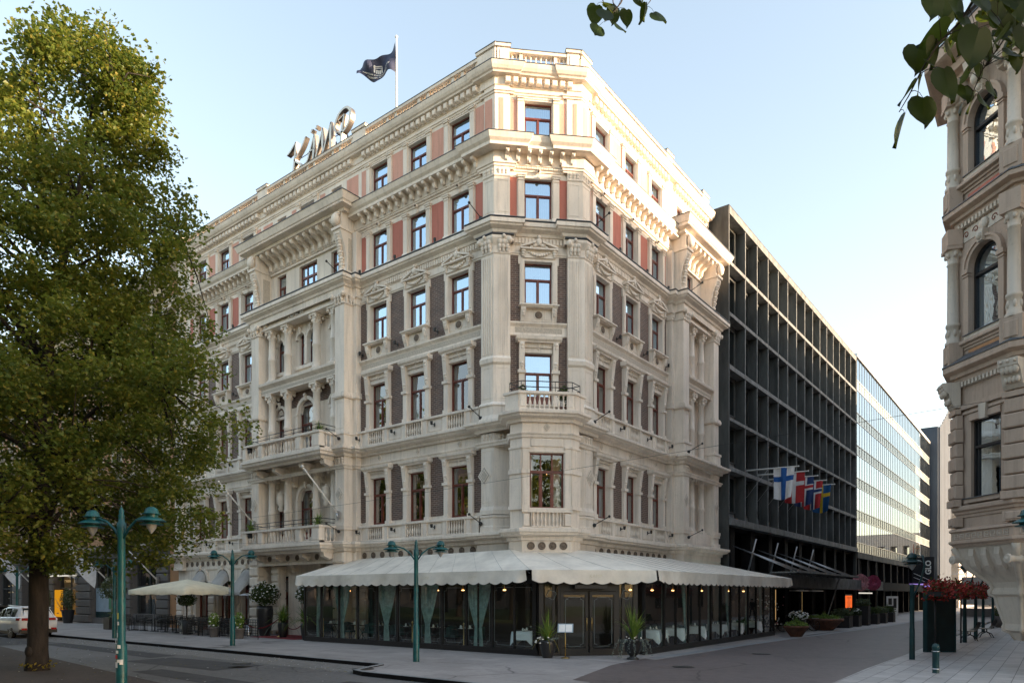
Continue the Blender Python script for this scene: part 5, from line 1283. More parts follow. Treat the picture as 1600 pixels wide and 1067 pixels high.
for i, (x, lab) in enumerate(((-43.2,'dark tapered planter with a leafy shrub and red flowers beside the shop entrance'),(-47.8,'dark square planter with an olive shrub left of the shop entrance'))):
    potted('street_planter',lab,(x,-.9,.085),[('pot',lambda m: (m.mat('pot_black'),m.lathe([(.3,0),(.45,1.0),(.41,1.0),(.38,.95)],seg=4 if i else 16,smooth=False))),('foliage',lambda m: leafball(m,1100,(0,0,1.75),(.52,.5,.85),.06,'leaf_olive',81+i,.2)),('flowers',lambda m: blooms(m,10,(0,-.3,1.05),(.4,.2,.15),.07,82,'red_petal'))],'planters by the shop entrance')
rb = thing('rope_barrier','brass posts with a hanging crimson rope before the red carpet','barrier',(-15.6,-2.0,.085))
for x, y in ((-2.1,-.3),(.2,.6),(2.6,.5)): inst('rpost', rope_post, 'post', rb, (x,y,0))
mb = MB().mat('red_carpet'); 
for (a, b) in (((-2.1,-.3),(.2,.6)),((.2,.6),(2.6,.5))): mb.tube([(a[0]+(b[0]-a[0])*t, a[1]+(b[1]-a[1])*t, .92-.5*math.sin(math.pi*t)) for t in [k/10 for k in range(11)]], .022, 6)
mb.obj('rope', rb)
cp = MB().mat('red_carpet'); cp.box(-16.6,-12.9,-2.3,.2,.082,.098); tag(cp.obj('door_carpet'),'crimson carpet laid across the pavement before the hotel entrance','carpet')
ms = thing('menu_stand','slim brass stand holding a tilted pale menu board by the pavilion door','menu stand',(2.55,-2.5,.085),R(30))
mb = MB().mat('brass'); mb.lathe([(.16,0),(.15,.02),(.03,.04)]); mb.tube([(0,0,.03),(0,0,.86)], .02, 6); mb.obj('post', ms)
mb = MB().mat('poster_blue'); bF = lambda x,y,z: (x, y*math.cos(.6)-z*math.sin(.6)*-1*0 + z*.5, .84+z*.85)
mb.box(-.26,.26,-.02,.02,.02,.36,bF); mb.mat('white_cloth').box(-.22,-.01,-.027,-.02,.05,.33,bF); mb.box(.01,.22,-.027,-.02,.05,.33,bF); mb.obj('board', ms)

for i, (x, y, z, lab) in enumerate(((-11.9,-1.62,9.9,'spiky green plant on the upper balcony corner nearer the street corner'),(-17.6,-1.62,9.9,'spiky green plant on the upper balcony corner nearer the trees'),(-12.0,-1.62,5.48,'bushy spiky plant on the lower balcony corner nearer the street corner'),(-17.6,-1.62,5.48,'bushy spiky plant on the lower balcony corner nearer the trees'))):
    potted('balcony_plant',lab,(x,y,z-.35),[('pot',lambda m: (m.mat('pot_black'),m.lathe([(.16,0),(.2,.3),(.18,.3)],seg=12))),('spiky_leaves',lambda m: spikes(m,60,.85 if i > 1 else .62,.26,seed=200+i,spread=1.3,w=.024))],'spiky plants on the two balconies')
for x, y, lab in ((-.75,-.5,'small leafy pot plant inside the corner balcony, nearer the avenue side'),(.42,.62,'small leafy pot plant inside the corner balcony, nearer the side street')):
    potted('balcony_plant',lab,(x,y,9.2),[('pot',lambda m: (m.mat('pot_clay'),m.lathe([(.13,0),(.17,.28),(.15,.28)],seg=12))),('foliage',lambda m: leafball(m,350,(0,0,.75),(.2,.2,.42),.045,'leaf_dark',7,.1))])
# ================================================================ cafe terrace on the pavement
def cafe_chair(mb):
    mb.mat('black_metal')
    for x in (-.2,.2):
        mb.tube([(x,-.2,0),(x,-.2,.45)], .013, 5); mb.tube([(x,.2,0),(x,.2,.45),(x*1.02,.26,.92)], .013, 5); mb.tube([(x,-.2,.64),(x,.22,.64)], .012, 5); mb.tube([(x,-.2,.45),(x,-.2,.64)], .012, 5)
    mb.box(-.21,.21,-.21,.21,.44,.46)
    for k in range(5): t = k/4; mb.box(-.21,.21,.2+.055*t,.215+.055*t,.52+.4*t-.012,.52+.4*t+.012)
    for k in range(6): x = -.17+.34*k/5; mb.tube([(x,.205,.48),(x,.265,.92)], .009, 4)
def cafe_table(mb):
    mb.mat('black_metal').lathe([(.25,0),(.24,.02),(.03,.05),(.025,.7),(.06,.72),(.36,.73),(.36,.755),(.0,.757)], seg=14)
k = 0; rc = random.Random(3)
rows = [(-2.6,[-28.6,-27.3,-26.0,-24.7,-23.4,-22.1,-19.9,-18.6,-17.3]),(-1.3,[-27.9,-26.5,-25.0,-23.5,-22.0,-20.4])]
place = {-2.6:'front row', -1.3:'back row'}
num = ['first','second','third','fourth','fifth','sixth','seventh','eighth','ninth']
for y, xs in rows:
    for i, x in enumerate(xs):
        t = thing('cafe_table','small round black cafe table, %s of the %s from the ochre wall' % (num[i], place[y].replace(' ','-')),'table',(x,y,.085),0,'round tables of the pavement cafe'); inst('ctab', cafe_table, 'table_top', t, (0,0,0))
        for s, d_ in ((-1,'toward the gray shopfront'),(1,'toward the glass pavilion')):
            c = thing('cafe_chair','black cafe chair %s of the %s %s table from the ochre wall' % ('left' if s < 0 else 'right', num[i], place[y].replace(' ','-')),'chair',(x+s*.48,y+rc.uniform(-.1,.1),.085),-s*R(90)+rc.uniform(-.3,.3),'lattice chairs of the pavement cafe'); inst('cch', cafe_chair, 'frame', c, (0,0,0))
def lattice(mb):
    mb.mat('black_metal')
    for x in (-.75,.75): mb.tube([(x,0,0),(x,0,.95)], .02, 6)
    for z in (.15,.93): mb.tube([(-.75,0,z),(.75,0,z)], .014, 5)
    for i in range(11): x = -.68+i*.136; mb.box(x-.012,x+.012,-.006,.006,.15,.93)
    for i in range(5): z = .28+i*.13; mb.box(-.75,.75,-.009,.003,z-.012,z+.012)
for i, (x, y) in enumerate(((-20.1,-3.3),(-18.9,-3.35),(-16.85,-3.35),(-15.2,-3.2),(-29.8,-3.2),(-28.4,-3.3))):
    o = thing('lattice_screen',['black lattice fence panel right of the small olive tree','black lattice fence panel before the first flower pot','black lattice fence panel between the two flower pots','black lattice fence panel next to the rope barrier','black lattice fence panel in front of the gray shopfront','black lattice fence panel below the olive ball'][i],'fence',(x,y,.085),0,'fence panels round the pavement cafe'); inst('latt', lattice, 'panel', o, (0,0,0))
def heater(mb):
    mb.mat('steel').lathe([(.2,0),(.2,.5),(.05,.55),(.035,.6),(.035,1.9),(.08,1.95),(.09,2.12)], seg=12); mb.lathe([(.02,2.12),(.46,2.08),(.44,2.12),(.2,2.2),(.02,2.22)], seg=18)
for i, (x, y) in enumerate(((-21.2,-1.0),(-18.2,-1.4))):
    o = thing('patio_heater',['steel patio heater with a domed top nearer the cream parasol pole','steel patio heater with a domed top nearer the hotel entrance'][i],'heater',(x,y,.085),0,'patio heaters of the pavement cafe'); inst('heat', heater, 'body', o, (0,0,0))
par = thing('parasol','large square cream parasol over the pavement cafe tables','parasol',(-22.6,-2.4,.085))
mb = MB().mat('white_paint'); mb.tube([(0,0,0),(0,0,2.9)], .035, 8); mb.lathe([(.4,0),(.4,.06),(.06,.1)]); mb.obj('pole', par)
mb = MB().mat('canvas_cream'); S = 2.05; vs = [(0,0,2.98)]; n = 16; prm = []
def sqp(t):
    e = int(t*4) % 4; u = t*4-int(t*4); c4 = [(-S,-S),(S,-S),(S,S),(-S,S)]; a, b = c4[e], c4[(e+1) % 4]; return (a[0]+(b[0]-a[0])*u, a[1]+(b[1]-a[1])*u)
N = 48
for k in range(N): p = sqp(k/N); sag = .06*abs(math.sin(k/N*math.pi*8)); prm.append((p[0]*(1-.015*sag), p[1], 2.38-sag))
mid = [(p[0]*.5,p[1]*.5,2.71) for p in prm]; low = [(p[0],p[1],2.13+.03*math.sin(i*1.57)) for i, p in enumerate(prm)]
mb.add([(0,0,2.98)]+mid+prm+low, [(0,1+k,1+(k+1)%N) for k in range(N)]+[(1+k,1+N+k,1+N+(k+1)%N,1+(k+1)%N) for k in range(N)]+[(1+N+k,1+2*N+k,1+2*N+(k+1)%N,1+N+(k+1)%N) for k in range(N)], True)
cn = mb.obj('canopy', par, rz=R(17))
mb = MB().mat('white_paint')
for k in range(8): a = sqp(k/8); mb.tube([(0,0,2.92),(a[0]*.98,a[1]*.98,2.33)], .012, 5)
mb.obj('rib', par, rz=R(17))
# ================================================================ street lamps
def lamp_head(mb, mat='teal_paint'):
    """stacked conical shades over a pointed frosted glass; origin at the arm's end"""
    mb.mat(mat)
    mb.lathe([(.0,.30),(.06,.29),(.12,.25),(.15,.17),(.155,.155),(.19,.15),(.19,.135),(.14,.13)], seg=20)
    mb.lathe([(.13,.05),(.13,.14)], seg=14, cap=False)
    mb.lathe([(.14,.07),(.2,.055),(.29,.0),(.3,-.015),(.285,-.015),(.16,.03)], seg=22)
    mb.lathe([(.17,.02),(.16,-.04)], seg=14, cap=False)
    mb.lathe([(.15,-.045),(.24,-.075),(.245,-.09),(.12,-.07)], seg=20)
    mb.mat('frost').lathe([(.11,-.075),(.1,-.14),(.04,-.24),(.0,-.28)], seg=12)
def double_lamp(x, y, rz, lab, mat='teal_paint', stick=False, h=3.95):
    t = thing('street_lamp', lab, 'street lamp', (x,y,.0), rz, 'teal double street lamps along the avenue')
    k = (mat, h)
    def pole(m):
        m.mat(mat); m.lathe([(.105,0),(.1,1.2),(.075,1.25),(.068,h-.55),(.085,h-.5),(.085,h-.32),(.06,h-.3),(.055,h-.2),(.06,h-.17),(.04,h-.14),(.05,h-.08),(.0,h+.02)], seg=14)
    inst(('dlp',)+k, pole, 'pole', t, (0,0,0))
    for s in (-1, 1):
        def arm(m, s=s): m.mat(mat); m.tube([(s*.06,0,h-.62),(s*.2,0,h-.42),(s*.4,0,h-.27),(s*.58,0,h-.22),(s*.72,0,h-.22)], .024, 8)
        inst(('dla',s)+k, arm, 'arm', t, (0,0,0)); inst(('dlh',)+k[:1], lambda m: lamp_head(m, mat), 'lamp_head', t, (s*.78,0,h-.3)).scale = (.89,.89,.92)
    if stick:
        for q in (1,):
            m = MB(); r = random.Random(8)
            for (z, mt, hh, off) in ((1.72,'sticker_yellow',.12,-.3),(1.6,'sticker_white',.07,-.2),(1.36,'sticker_white',.09,-.5),(1.24,'sticker_white',.1,-.7),(1.14,'sticker_white',.07,.2),(1.04,'sticker_white',.06,-.2),(.94,'sticker_red',.07,-.4),(.86,'sticker_white',.06,.1),(.76,'sticker_white',.11,-.35),(.82,'sticker_white',.1,.6)):
                a0 = R(-90)+off-.1
                m.mat(mt); rr = .109 if z < 1.2 else .083 if z > 1.3 else .105
                m.add([(rr*math.cos(a0+t_*.12), rr*math.sin(a0+t_*.12), z+zz) for t_ in range(6) for zz in (0,hh)], [(2*i,2*i+2,2*i+3,2*i+1) for i in range(5)])
            m.obj('stickers', t)
    return t
double_lamp(.82,-15.9,R(18),'tall teal lamp post covered in torn stickers at the park edge, with two hooded lamps', stick=True)
double_lamp(-.55,-6.4,R(38),'teal lamp post with two hooded lamps before the pavilion glass and awning')
double_lamp(-11.75,-6.1,R(38),'teal lamp post with two hooded lamps between the cream parasol and the rope barrier', h=4.1)
double_lamp(-21.0,-6.9,R(38),'teal lamp post with two hooded lamps, mostly hidden behind the stickered post and tree leaves')
double_lamp(-34.0,-7.0,R(38),'teal lamp post with two hooded lamps beside the parked white car')
def single_lamp(x, y, lab, rz=0., h=3.4, mat='teal_dark', flowers=False):
    t = thing('street_lamp', lab, 'street lamp', (x,y,.09), rz, 'dark teal single lamps of the side street')
    def pole(m):
        m.mat(mat).lathe([(.085,0),(.08,1.0),(.07,1.05),(.065,h-1.0),(.075,h-.98),(.075,h-.9),(.0,h-.88)], seg=12)
        m.tube([(0,0,h-1.3),(.12,0,h-1.15),(.3,0,h-.75),(.42,0,h-.3),(.36,0,h+.02),(.12,0,h+.04)], .03, 7)
    inst(('slp',h,mat), pole, 'pole', t, (0,0,0)); inst(('dlh',mat), lambda m: lamp_head(m, mat), 'lamp_head', t, (0,0,h-.16))
    return t
single_lamp(11.83,3.99,'dark teal lamp post with stickers beside the dark green advertising panel', rz=R(-25), h=3.35)
lm = [(12.35,14.8,'dark teal lamp post by the nearer bench, red flowers around it'),(12.5,18.2,'dark teal lamp post by the farther bench, red flowers around it'),(12.3,25.5,'dark teal lamp post beyond the two benches under the red flowers'),(12.4,31.5,'dark teal lamp post far along the slabs near the stone planter')]
for x, y, lab in lm: single_lamp(x, y, lab, rz=R(-25), h=3.5)
hb = tag(MB().mat('teal_paint').obj('x') or None, None) if False else None
double_lamp(15.72,-4.36,R(38),'teal hooded lamp reaching in at the picture edge before the stone oriel')
# flower troughs between the lamps
for i, (y0, y1, lab) in enumerate(((5.7,14.6,'long raised trough of dark red flowers nearest the advertising panel'),(15.0,18.0,'raised trough of dark red flowers between the two bench lamps'),(18.4,25.2,'raised trough of dark red flowers beyond the farther bench'))):
    t = thing('flower_trough', lab, 'flower box', (12.25+.05*i,(y0+y1)/2,2.15), 0, 'red flower troughs hung between the lamps'); L = (y1-y0)/2
    mb = MB().mat('black_metal'); mb.box(-.2,.2,-L,L,.0,.16); mb.obj('trough', t)
    if i == 0:
        for q_ in (-L+.3, L-.3): mb = MB().mat('black_metal'); mb.tube([(0,q_,-2.07),(0,q_,0)], .035, 6); mb.obj('support_post', t)
    mb = MB(); n = int(1100*L/2)
    r = random.Random(90+i)
    for _ in range(n):
        y = r.uniform(-L,L); x = r.gauss(0,.22); z = .22+r.gauss(0,.17)+.06*math.sin(y*3); 
        if z < -.15: continue
        mb.mat(r.choice(['red_petal','red_petal','red_petal','leaf_dark'])); p = Vector((x,y,z)); a = Vector((r.gauss(0,1),r.gauss(0,1),r.gauss(0,1))).normalized()*.055; b = a.orthogonal().normalized()*.045
        mb.add([p-a,p+b,p+a,p-b], [(0,1,2,3)])
    mb.obj('flowers', t, fix=False)
ap = thing('advertising_panel','blank dark green freestanding advertising panel on the slab pavement','street panel',(12.15,7.98,.09),R(37))
mb = MB().mat('green_black'); mb.box(-.5,.5,-.09,.09,.04,2.3); mb.mat('teal_dark'); mb.box(-.54,-.5,-.12,.12,0,2.36); mb.box(.5,.54,-.12,.12,0,2.36); mb.box(-.54,.54,-.12,.12,2.3,2.37); mb.box(-.5,.5,-.1,.1,0,.05); mb.obj('panel', ap)
bo = thing('bollard','dark green round bollard with two steel rings on the slabs','bollard',(12.98,-.15,.09))
mb = MB().mat('teal_dark'); mb.lathe([(.09,0),(.085,.02),(.085,.66),(.095,.67),(.095,.72),(.07,.78),(.0,.8)], seg=16); mb.mat('steel').lathe([(.105,.1),(.105,.13),(.09,.13)], seg=16); mb.lathe([(.1,.58),(.1,.6),(.09,.6)], seg=16); mb.obj('post', bo)
def bench(mb):
    mb.mat('black_metal')
    pr = [(-.38,.44),(-.05,.42),(.2,.44),(.3,.56),(.42,.84)]
    for (a, b) in zip(pr, pr[1:]): mb.prism([(a[0],a[1]),(b[0],b[1]),(b[0]-.01,b[1]+.03),(a[0]-.0,a[1]+.03)], 'y', -.45, .45)
    for y in (-.35,.35):
        mb.tube([(-.3,y,.0),(-.2,y,.2),(0,y,.3),(.2,y,.2),(.3,y,.0)], .022, 6); mb.tube([(0,y,.3),(0,y,.43)], .025, 6)
for x, y, lab in ((12.38,16.4,'dark metal seat with arched legs nearest the advertising panel'),(12.78,19.9,'dark metal seat with arched legs behind the other one')):
    o = thing('bench_seat', lab, 'bench', (x,y,.09), R(12), 'metal seats on the slab pavement'); inst('bench', bench, 'seat', o, (0,0,0))

# ================================================================ dark office block of the side street
XM = 1.1
F2 = frame((XM,0), R(90))
ofb = thing('office_building','dark bronze gridded office block of six open storeys next to the hotel','building',(0,30,0))
ofb.location = (0,0,0)
YS = [16.3]+[16.85+2.065*i for i in range(1,15)]+[47.9]
ZB = [(6.13,6.5),(9.17,9.41),(11.97,12.15),(14.85,15.1),(17.85,18.05),(20.73,20.93),(23.55,23.95)]
mb = MB().mat('dark_bronze'); mb.box(16.2,16.29,0,4.5,0,23.94,F2); mb.box(16.2,48,3.8,4.2,6,23.9,F2); mb.box(47.9,48.1,0,4,0,23.95,F2); mb.box(16.3,48,.0,14,23.96,24.05,F2); mb.obj('wall', ofb)
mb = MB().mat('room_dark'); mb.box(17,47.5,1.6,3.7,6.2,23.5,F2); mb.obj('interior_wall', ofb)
for i, (a, b) in enumerate(ZB):
    mb = MB().mat('bronze_band'); o = .0 if i else -.12
    for j in range(15): mb.box(YS[j]+.01, YS[j+1]-.01, o-.02, .5, a, b, F2)
    mb.obj('floor_band', ofb)
for j, y in enumerate(YS):
    mb = MB().mat('dark_bronze' if j % 2 else 'bronze_band'); w_ = .045
    mb.mat('dark_bronze')
    mb.box(y-w_, y+w_, .03, .62, 6.5, 23.5, F2); mb.mat('bronze_band').box(y-w_, y+w_, -.0, .03, 6.5, 23.5, F2); mb.obj('mullion', ofb)
def obay(mb):
    mb.mat('dark_bronze'); w_, h = 2.065-.09, 2.6
    mb.mat('bronze_band')
    mb.box(-w_/2,w_/2,.56,.64,0,.45); mb.box(-w_/2,-w_/2+.5,.5,.64,.45,h); mb.mat('dark_bronze'); mb.box(-w_/2+.5,-w_/2+.58,.5,.6,.45,h); mb.box(w_/2-.08,w_/2,.5,.6,.45,h); mb.box(-w_/2+.58,w_/2-.08,.52,.6,.45,.52); mb.box(-w_/2,w_/2,.52,.6,h-.12,h+.2)
    mb.mat('bronze_glass').add([(-w_/2+.58,.57,.52),(w_/2-.08,.57,.52),(w_/2-.08,.57,h-.12),(-w_/2+.58,.57,h-.12)], [(0,1,2,3)])
for j in range(15):
    for k in range(6):
        inst('obay', obay, 'window_bay', ofb, F2((YS[j]+YS[j+1])/2, 0, ZB[k][1]), R(90))
# rooftop box and street-level storeys
mb = MB().mat('dark_bronze'); mb.box(15.9,19.5,2.0,6,23.95,25.2,F2); mb.mat('bronze_glass').box(15.85,15.9,2.1,5.9,24.1,25.1,F2); mb.mat('bronze_band')
for k in range(5): mb.box(15.8,15.88,2+.95*k-.03,2+.95*k+.03,23.95,25.2,F2)
mb.obj('roof_box', ofb)
mb = MB().mat('dark_granite_kerb_shade'); mb.box(16.3,48,2.6,2.9,0,6.1,F2); mb.box(16.3,48,.4,2.6,5.95,6.12,F2); mb.box(16.2,48,-.05,2.6,3.45,3.6,F2)
for y in [17.5+3.4*i for i in range(10)]: mb.box(y-.35,y+.35,.25,.85,.08,6.1,F2)
mb.obj('ground_wall', ofb)
for i in range(9):
    y = 17.9+3.4*i; mb = MB().mat('dark_bronze'); mb.box(y,y+.06,.9,.98,.1,5.9,F2); mb.box(y+1.3,y+1.36,.9,.98,.1,5.9,F2); mb.box(y,y+2.6,.9,.98,3.2,3.6,F2); o = mb.obj('shop_window', ofb)
    mb = MB().mat('shop_glass'); mb.add([F2(y,.94,.1),F2(y+2.6,.94,.1),F2(y+2.6,.94,5.9),F2(y,.94,5.9)], [(0,1,2,3)]); mb.obj('pane', o)
    if i in (3,4,6,7): mb = MB().mat('shop_glow'); mb.box(y+.9,y+1.1,2.4,2.45,.3,2.6,F2); mb.obj('lit_strip', o)
    if i in (7,8,6): mb = MB().mat('pale_plaster'); mb.box(y+.6,y+.75,1.4,1.42,3.7,5.8,F2); mb.box(y+1.7,y+1.85,1.4,1.42,3.7,5.8,F2); mb.obj('blind', o)
mb = MB().mat('bronze_band')
mb.box(16.5,48,-2.2,-2.1,2.62,3.38,F2); mb.box(16.5,48,-2.1,.4,3.2,3.3,F2); mb.box(16.5,48,-2.1,.4,2.64,2.7,F2)
for k in range(4): mb.box(16.5,48,-2.215,-2.2,2.78+.16*k,2.8+.16*k,F2)
mb.obj('canopy_fascia', ofb)
mb = MB().mat('steel_pale')
for y in (21,24.5): mb.box(y,y+2.6,-2.3,-1.9,2.42,2.5,F2); 
mb.obj('rolled_awning', ofb)
mb = MB().mat('bronze_glass'); mb.box(16.6,31,-3.6,-2.2,3.42,3.46,F2); mb.mat('bronze_band').box(16.6,31,-3.66,-3.6,3.4,3.52,F2)
for k in range(8): mb.box(16.6+2.05*k-.03,16.6+2.05*k+.03,-3.6,-2.2,3.38,3.42,F2)
mb.obj('glass_canopy', ofb)
for y in (17.5,21.5,25.5,29.5):
    top = F2(y,.2,5.0); mb = MB().mat('steel')
    for dy in (-.9,0,.9): mb.tube([top, F2(y+dy+.5,-3.3,3.5)], .03, 5)
    mb.obj('canopy_rod', ofb); mb = MB().mat('steel'); mb.tube([F2(y+.6,-.9,5.4), F2(y+.6,-.4,3.4)], .055, 6); mb.obj('canopy_mast', ofb)
lp_ = MB().mat('steel'); lp_.tube([F2(27.8,-2.3,.5), F2(30.2,-2.6,3.4)], .05, 6); lp_.obj('leaning_strut', ofb)
osn = thing('menu_screen','glowing orange menu screen by the entrance of the dark office block','screen',(XM-.3+.4,44.2,.09)); mb = MB().mat('black_metal'); mb.box(-.06,.06,-1.3,1.3,.35,2.15); mb.obj('casing', osn); mb = MB().mat('screen_orange'); mb.box(.06,.08,-1.2,1.2,.42,2.05); mb.obj('display', osn)
mb = MB().mat('stitch'); r = random.Random(2)
for k in range(13): z = 1.9-.1*k; w_ = r.uniform(.3,.9); mb.box(.081,.083,-w_*.9,w_*.9,z,z+.03)
mb.obj('menu_lines', osn)
rose = thing('rose_sign','pair of large pink rose sculptures mounted above the entrance canopy','sculpture',(3.6,39.6,2.75), R(-62))
def rosef(mb, r, mat, seed):
    mb.mat(mat); q = random.Random(seed)
    for ring in range(5):
        n = 5+ring*2
        for i in range(n):
            a = 2*math.pi*i/n+ring*.5; rad = r*(.1+.2*ring); s = r*q.uniform(.2,.32)
            c = Vector((.3-.05*ring, rad*math.cos(a), rad*math.sin(a))); t1 = Vector((.25,-math.sin(a),math.cos(a)))*s*1.3; t2 = Vector((.5-.1*ring,math.cos(a),math.sin(a)))*s
            mb.add([c-t1*.9, c+t1*.9, c+t1+t2, c+t2*1.25, c-t1+t2], [(0,1,2,3,4)])
    mb.sphere((.28,0,0), r*.16, 8, 6)
mb = MB(); rosef(mb, .55, 'rose_pink', 1); mb.obj('pale_rose', rose, (0,-.5,.45)); mb = MB(); rosef(mb, .48, 'rose_deep', 2); mb.obj('deep_rose', rose, (-.1,.45,.42))
mb = MB().mat('strip_white'); mb.box(3.32,3.36,38,43,2.3,2.4); mb.obj('lit_edge', ofb)
# ---- glass office beyond
glb = thing('glass_building','long glass fronted office with pale spandrel bands beyond the dark block','building')
mb = MB().mat('dark_bronze'); mb.box(48.15,95,.6,12,6.0,24.0,F2); mb.box(48.15,95,.5,2.2,.0,6.0,F2); mb.box(48.1,95.1,-.1,.6,5.6,6.15,F2); mb.mat('steel_pale').box(48.1,95.1,-.1,.6,24.0,24.35,F2); mb.obj('wall', glb)
for k in range(7):
    z = 6.15+k*2.98
    mb = MB().mat('steel_pale'); 
    mb.box(48.2,95,-.02,.05,z-.03 if k else z,z+.03,F2)
    if k < 6: mb.box(48.2,95,-.02,.05,z+.85,z+.91,F2)
    mb.obj('floor_rail', glb)
    if k < 6:
        mb = MB().mat('curtain_wall'); mb.add([F2(48.2,.02,z+.91),F2(95,.02,z+.91),F2(95,.02,z+2.95),F2(48.2,.02,z+2.95)], [(0,1,2,3)]); mb.obj('glass_band', glb)
        mb = MB()
        for j in range(42):
            a = 48.25+j*1.112; mb.mat('spandrel'); mb.add([F2(a,.03,z+.04),F2(a+1.06,.03,z+.04),F2(a+1.06,.03,z+.84),F2(a,.03,z+.84)], [(0,1,2,3)])
        mb.obj('spandrel_band', glb)
        mb = MB().mat('pale_plaster'); r = random.Random(k)
        for j in range(42):
            a = 48.25+j*1.112; h_ = r.choice([1.6,.9,.6,.3,.2]); 
            mb.add([F2(a+.1,.3,z+2.9-h_),F2(a+.9,.3,z+2.9-h_),F2(a+.9,.3,z+2.9),F2(a+.1,.3,z+2.9)], [(0,1,2,3)])
        mb.obj('blind_row', glb)
mb = MB().mat('dark_bronze')
for j in range(43): y = 48.2+j*1.112; mb.box(y-.03,y+.03,-.0,.05,6.2,24.0,F2)
tag(mb.obj('mullion_row', glb))
mb = MB().mat('dark_granite_kerb_shade')
for j in range(12): y = 49+4*j; mb.box(y-.3,y+.3,.0,.5,.09,5.6,F2)
mb.box(48.1,95,-1.6,0,2.6,3.4,F2); mb.obj('colonnade', glb)
gsg = thing('hanging_sign','black banner sign with white letters hung sideways above a violet light strip','sign',(2.2,78.,2.9))
mb = MB().mat('dark_fabric'); mb.box(-.9,1.5,-.05,.05,.75,4.0); mb.obj('banner', gsg)
mb = MB().mat('white_paint'); text_mesh(mb, 'GLO', .85, lambda x,y,z: (.9-y, -.06-z, 2.7+x), .0, bold=.03); mb.tube([(-.7,-.07,2.0),(1.1,-.07,1.1)], .04, 4); mb.tube([(-.7,-.07,1.5),(.5,-.07,.95)], .04, 4); mb.obj('banner_lettering', gsg)
mb = MB().mat('screen_violet'); mb.box(-2.2,1.6,-.2,.1,.0,.7); mb.obj('light_strip', gsg)
# ---- sheeted scaffold block and far end of the street
scb = thing('sheeted_building','tall building wrapped in slate blue scaffold sheeting beyond the glass office','building')
mb = MB().mat('scaffold_sheet'); n = 24; vs = []
for i in range(n+1):
    y = 96+14*i/n
    for z in (3,26.5): vs.append((XM+1.2+.12*math.sin(i*2.1), y, z+(.25*(i) if z > 5 else 0)*1.0))
mb.add(vs, [(2*i,2*i+2,2*i+3,2*i+1) for i in range(n)], True); mb.box(XM-9,XM+1.0,95.5,110,0,26.5); mb.add([(XM+1.2,96,3),(XM-8,95.4,3),(XM-8,95.4,26.5),(XM+1.2,96,26.5)], [(0,1,2,3)]); mb.obj('sheeting', scb)
mb = MB().mat('steel_pale')
for k in range(14): z = 1.5+k*2; mb.box(XM+.2,XM+3.2,110.4,113,z,z+.12); mb.tube([(XM+3.2,110.5,z),(XM+3.2,110.5,z+2)], .1, 5); mb.tube([(XM+1.8,110.5,z),(XM+3.2,110.5,z+2)], .07, 4)
mb.obj('scaffold', scb)
mb = MB().mat('pale_plaster'); mb.box(XM-9,XM+1.9,113.5,150,0,27); mb.obj('far_wall', scb)
fb = thing('far_building','pale plastered building with scaffolding closing the far end of the street','building',(9,150,0))
mb = MB().mat('pale_plaster')
Ff = frame((9,150),0)
slab(mb, Ff, -8, 14, 0, 15.5, [(-7+2.4*i, -5.8+2.4*i, 1.2+3.2*k, 3.2+3.2*k) for i in range(9) for k in range(4)], 0, 6)
o_ = mb.mesh('far_wall'); o_ = link('wall', o_, fb, (-9,-150,0)); 
mb = MB().mat('scaffold_rust')
for i in range(5): mb.tube([(-4+i*1.4,-1.5,0),(-4+i*1.4,-1.5,13)], .09, 4)
for k in range(6): mb.box(-4,1.6,-1.6,-.4,2+2*k,2.12+2*k)
mb.obj('scaffold', fb)
hd = thing('hoarding','plain white construction hoarding across the far end of the street','hoarding',(11.2,62,.1)); mb = MB().mat('pale_plaster'); 
for i in range(5): mb.box(-3.2+1.9*i,-1.35+1.9*i,-.05,.05,1.1,3.9)
mb.mat('stone_gray').box(-3.2,1.0,-1.5,-.6,.0,.75); mb.box(1.3,3.8,-1.5,-.6,.0,.8); mb.obj('panel', hd)
abd = thing('advert_board','white framed board with a black graphic standing on the far pavement','sign',(3.5,51.2,.09),R(60)); mb = MB().mat('white_paint'); mb.box(-.72,.72,-.04,.04,.05,2.0); mb.mat('car_black'); mb.box(-.55,-.1,-.05,-.04,1.2,1.8); mb.box(.1,.5,-.05,-.04,.9,1.8); mb.box(-.3,.15,-.052,-.04,.6,1.1); mb.obj('board', abd)

# ================================================================ row of flags
def zflag(mats, w, h, seed):
    """limp flag hanging from a pole that runs along local -y (outward); hoist at the wall side"""
    r = random.Random(seed); ph = r.uniform(0,6)
    def fn(u, v):
        q = 1-u*.0; x = .10*math.sin(u*7+ph+v*1.5)*(1-v*.7) + .05*math.sin(u*13+ph)
        y = -w*(.12+u*.88)*(1-.12*(1-v)) ; z = -h*(1-v) - .1*math.sin(u*3.1)*(1-v)
        return (x + .22*(1-v)*math.sin(u*2.2+ph*.3), y, z)
    return cloth(44, 30, fn, mats)
def nordic(bg, cr, inner=None, cx=.36, cw=.1, iw=.05):
    def f(u, v):      # flag hangs with its top edge along the pole: u runs down the flag's height
        a, b = abs(v-(1-cx)), abs(u-.5)
        if inner and (a < iw*.62 or b < iw): return inner
        if a < cw*.62 or b < cw: return cr
        return bg
    return f
FLG = [(9.9,10.9,nordic('f_white','f_blue',None,.36,.14),'white flag with a blue cross'),(9.9,12.6,nordic('f_red','f_white',None,.36,.1),'red flag with a plain white cross'),
       (9.9,14.3,nordic('f_navy','f_white','f_red',.36,.16,.07),'navy flag with a red cross edged in white'),(9.9,16.0,nordic('f_red','f_white','f_navy',.36,.16,.07),'red flag with a navy cross edged in white'),(9.9,17.7,nordic('f_sblue','f_yellow',None,.36,.1),'blue flag with a yellow cross')]
YP = [19.2,21.2,23.25,25.3,27.4]
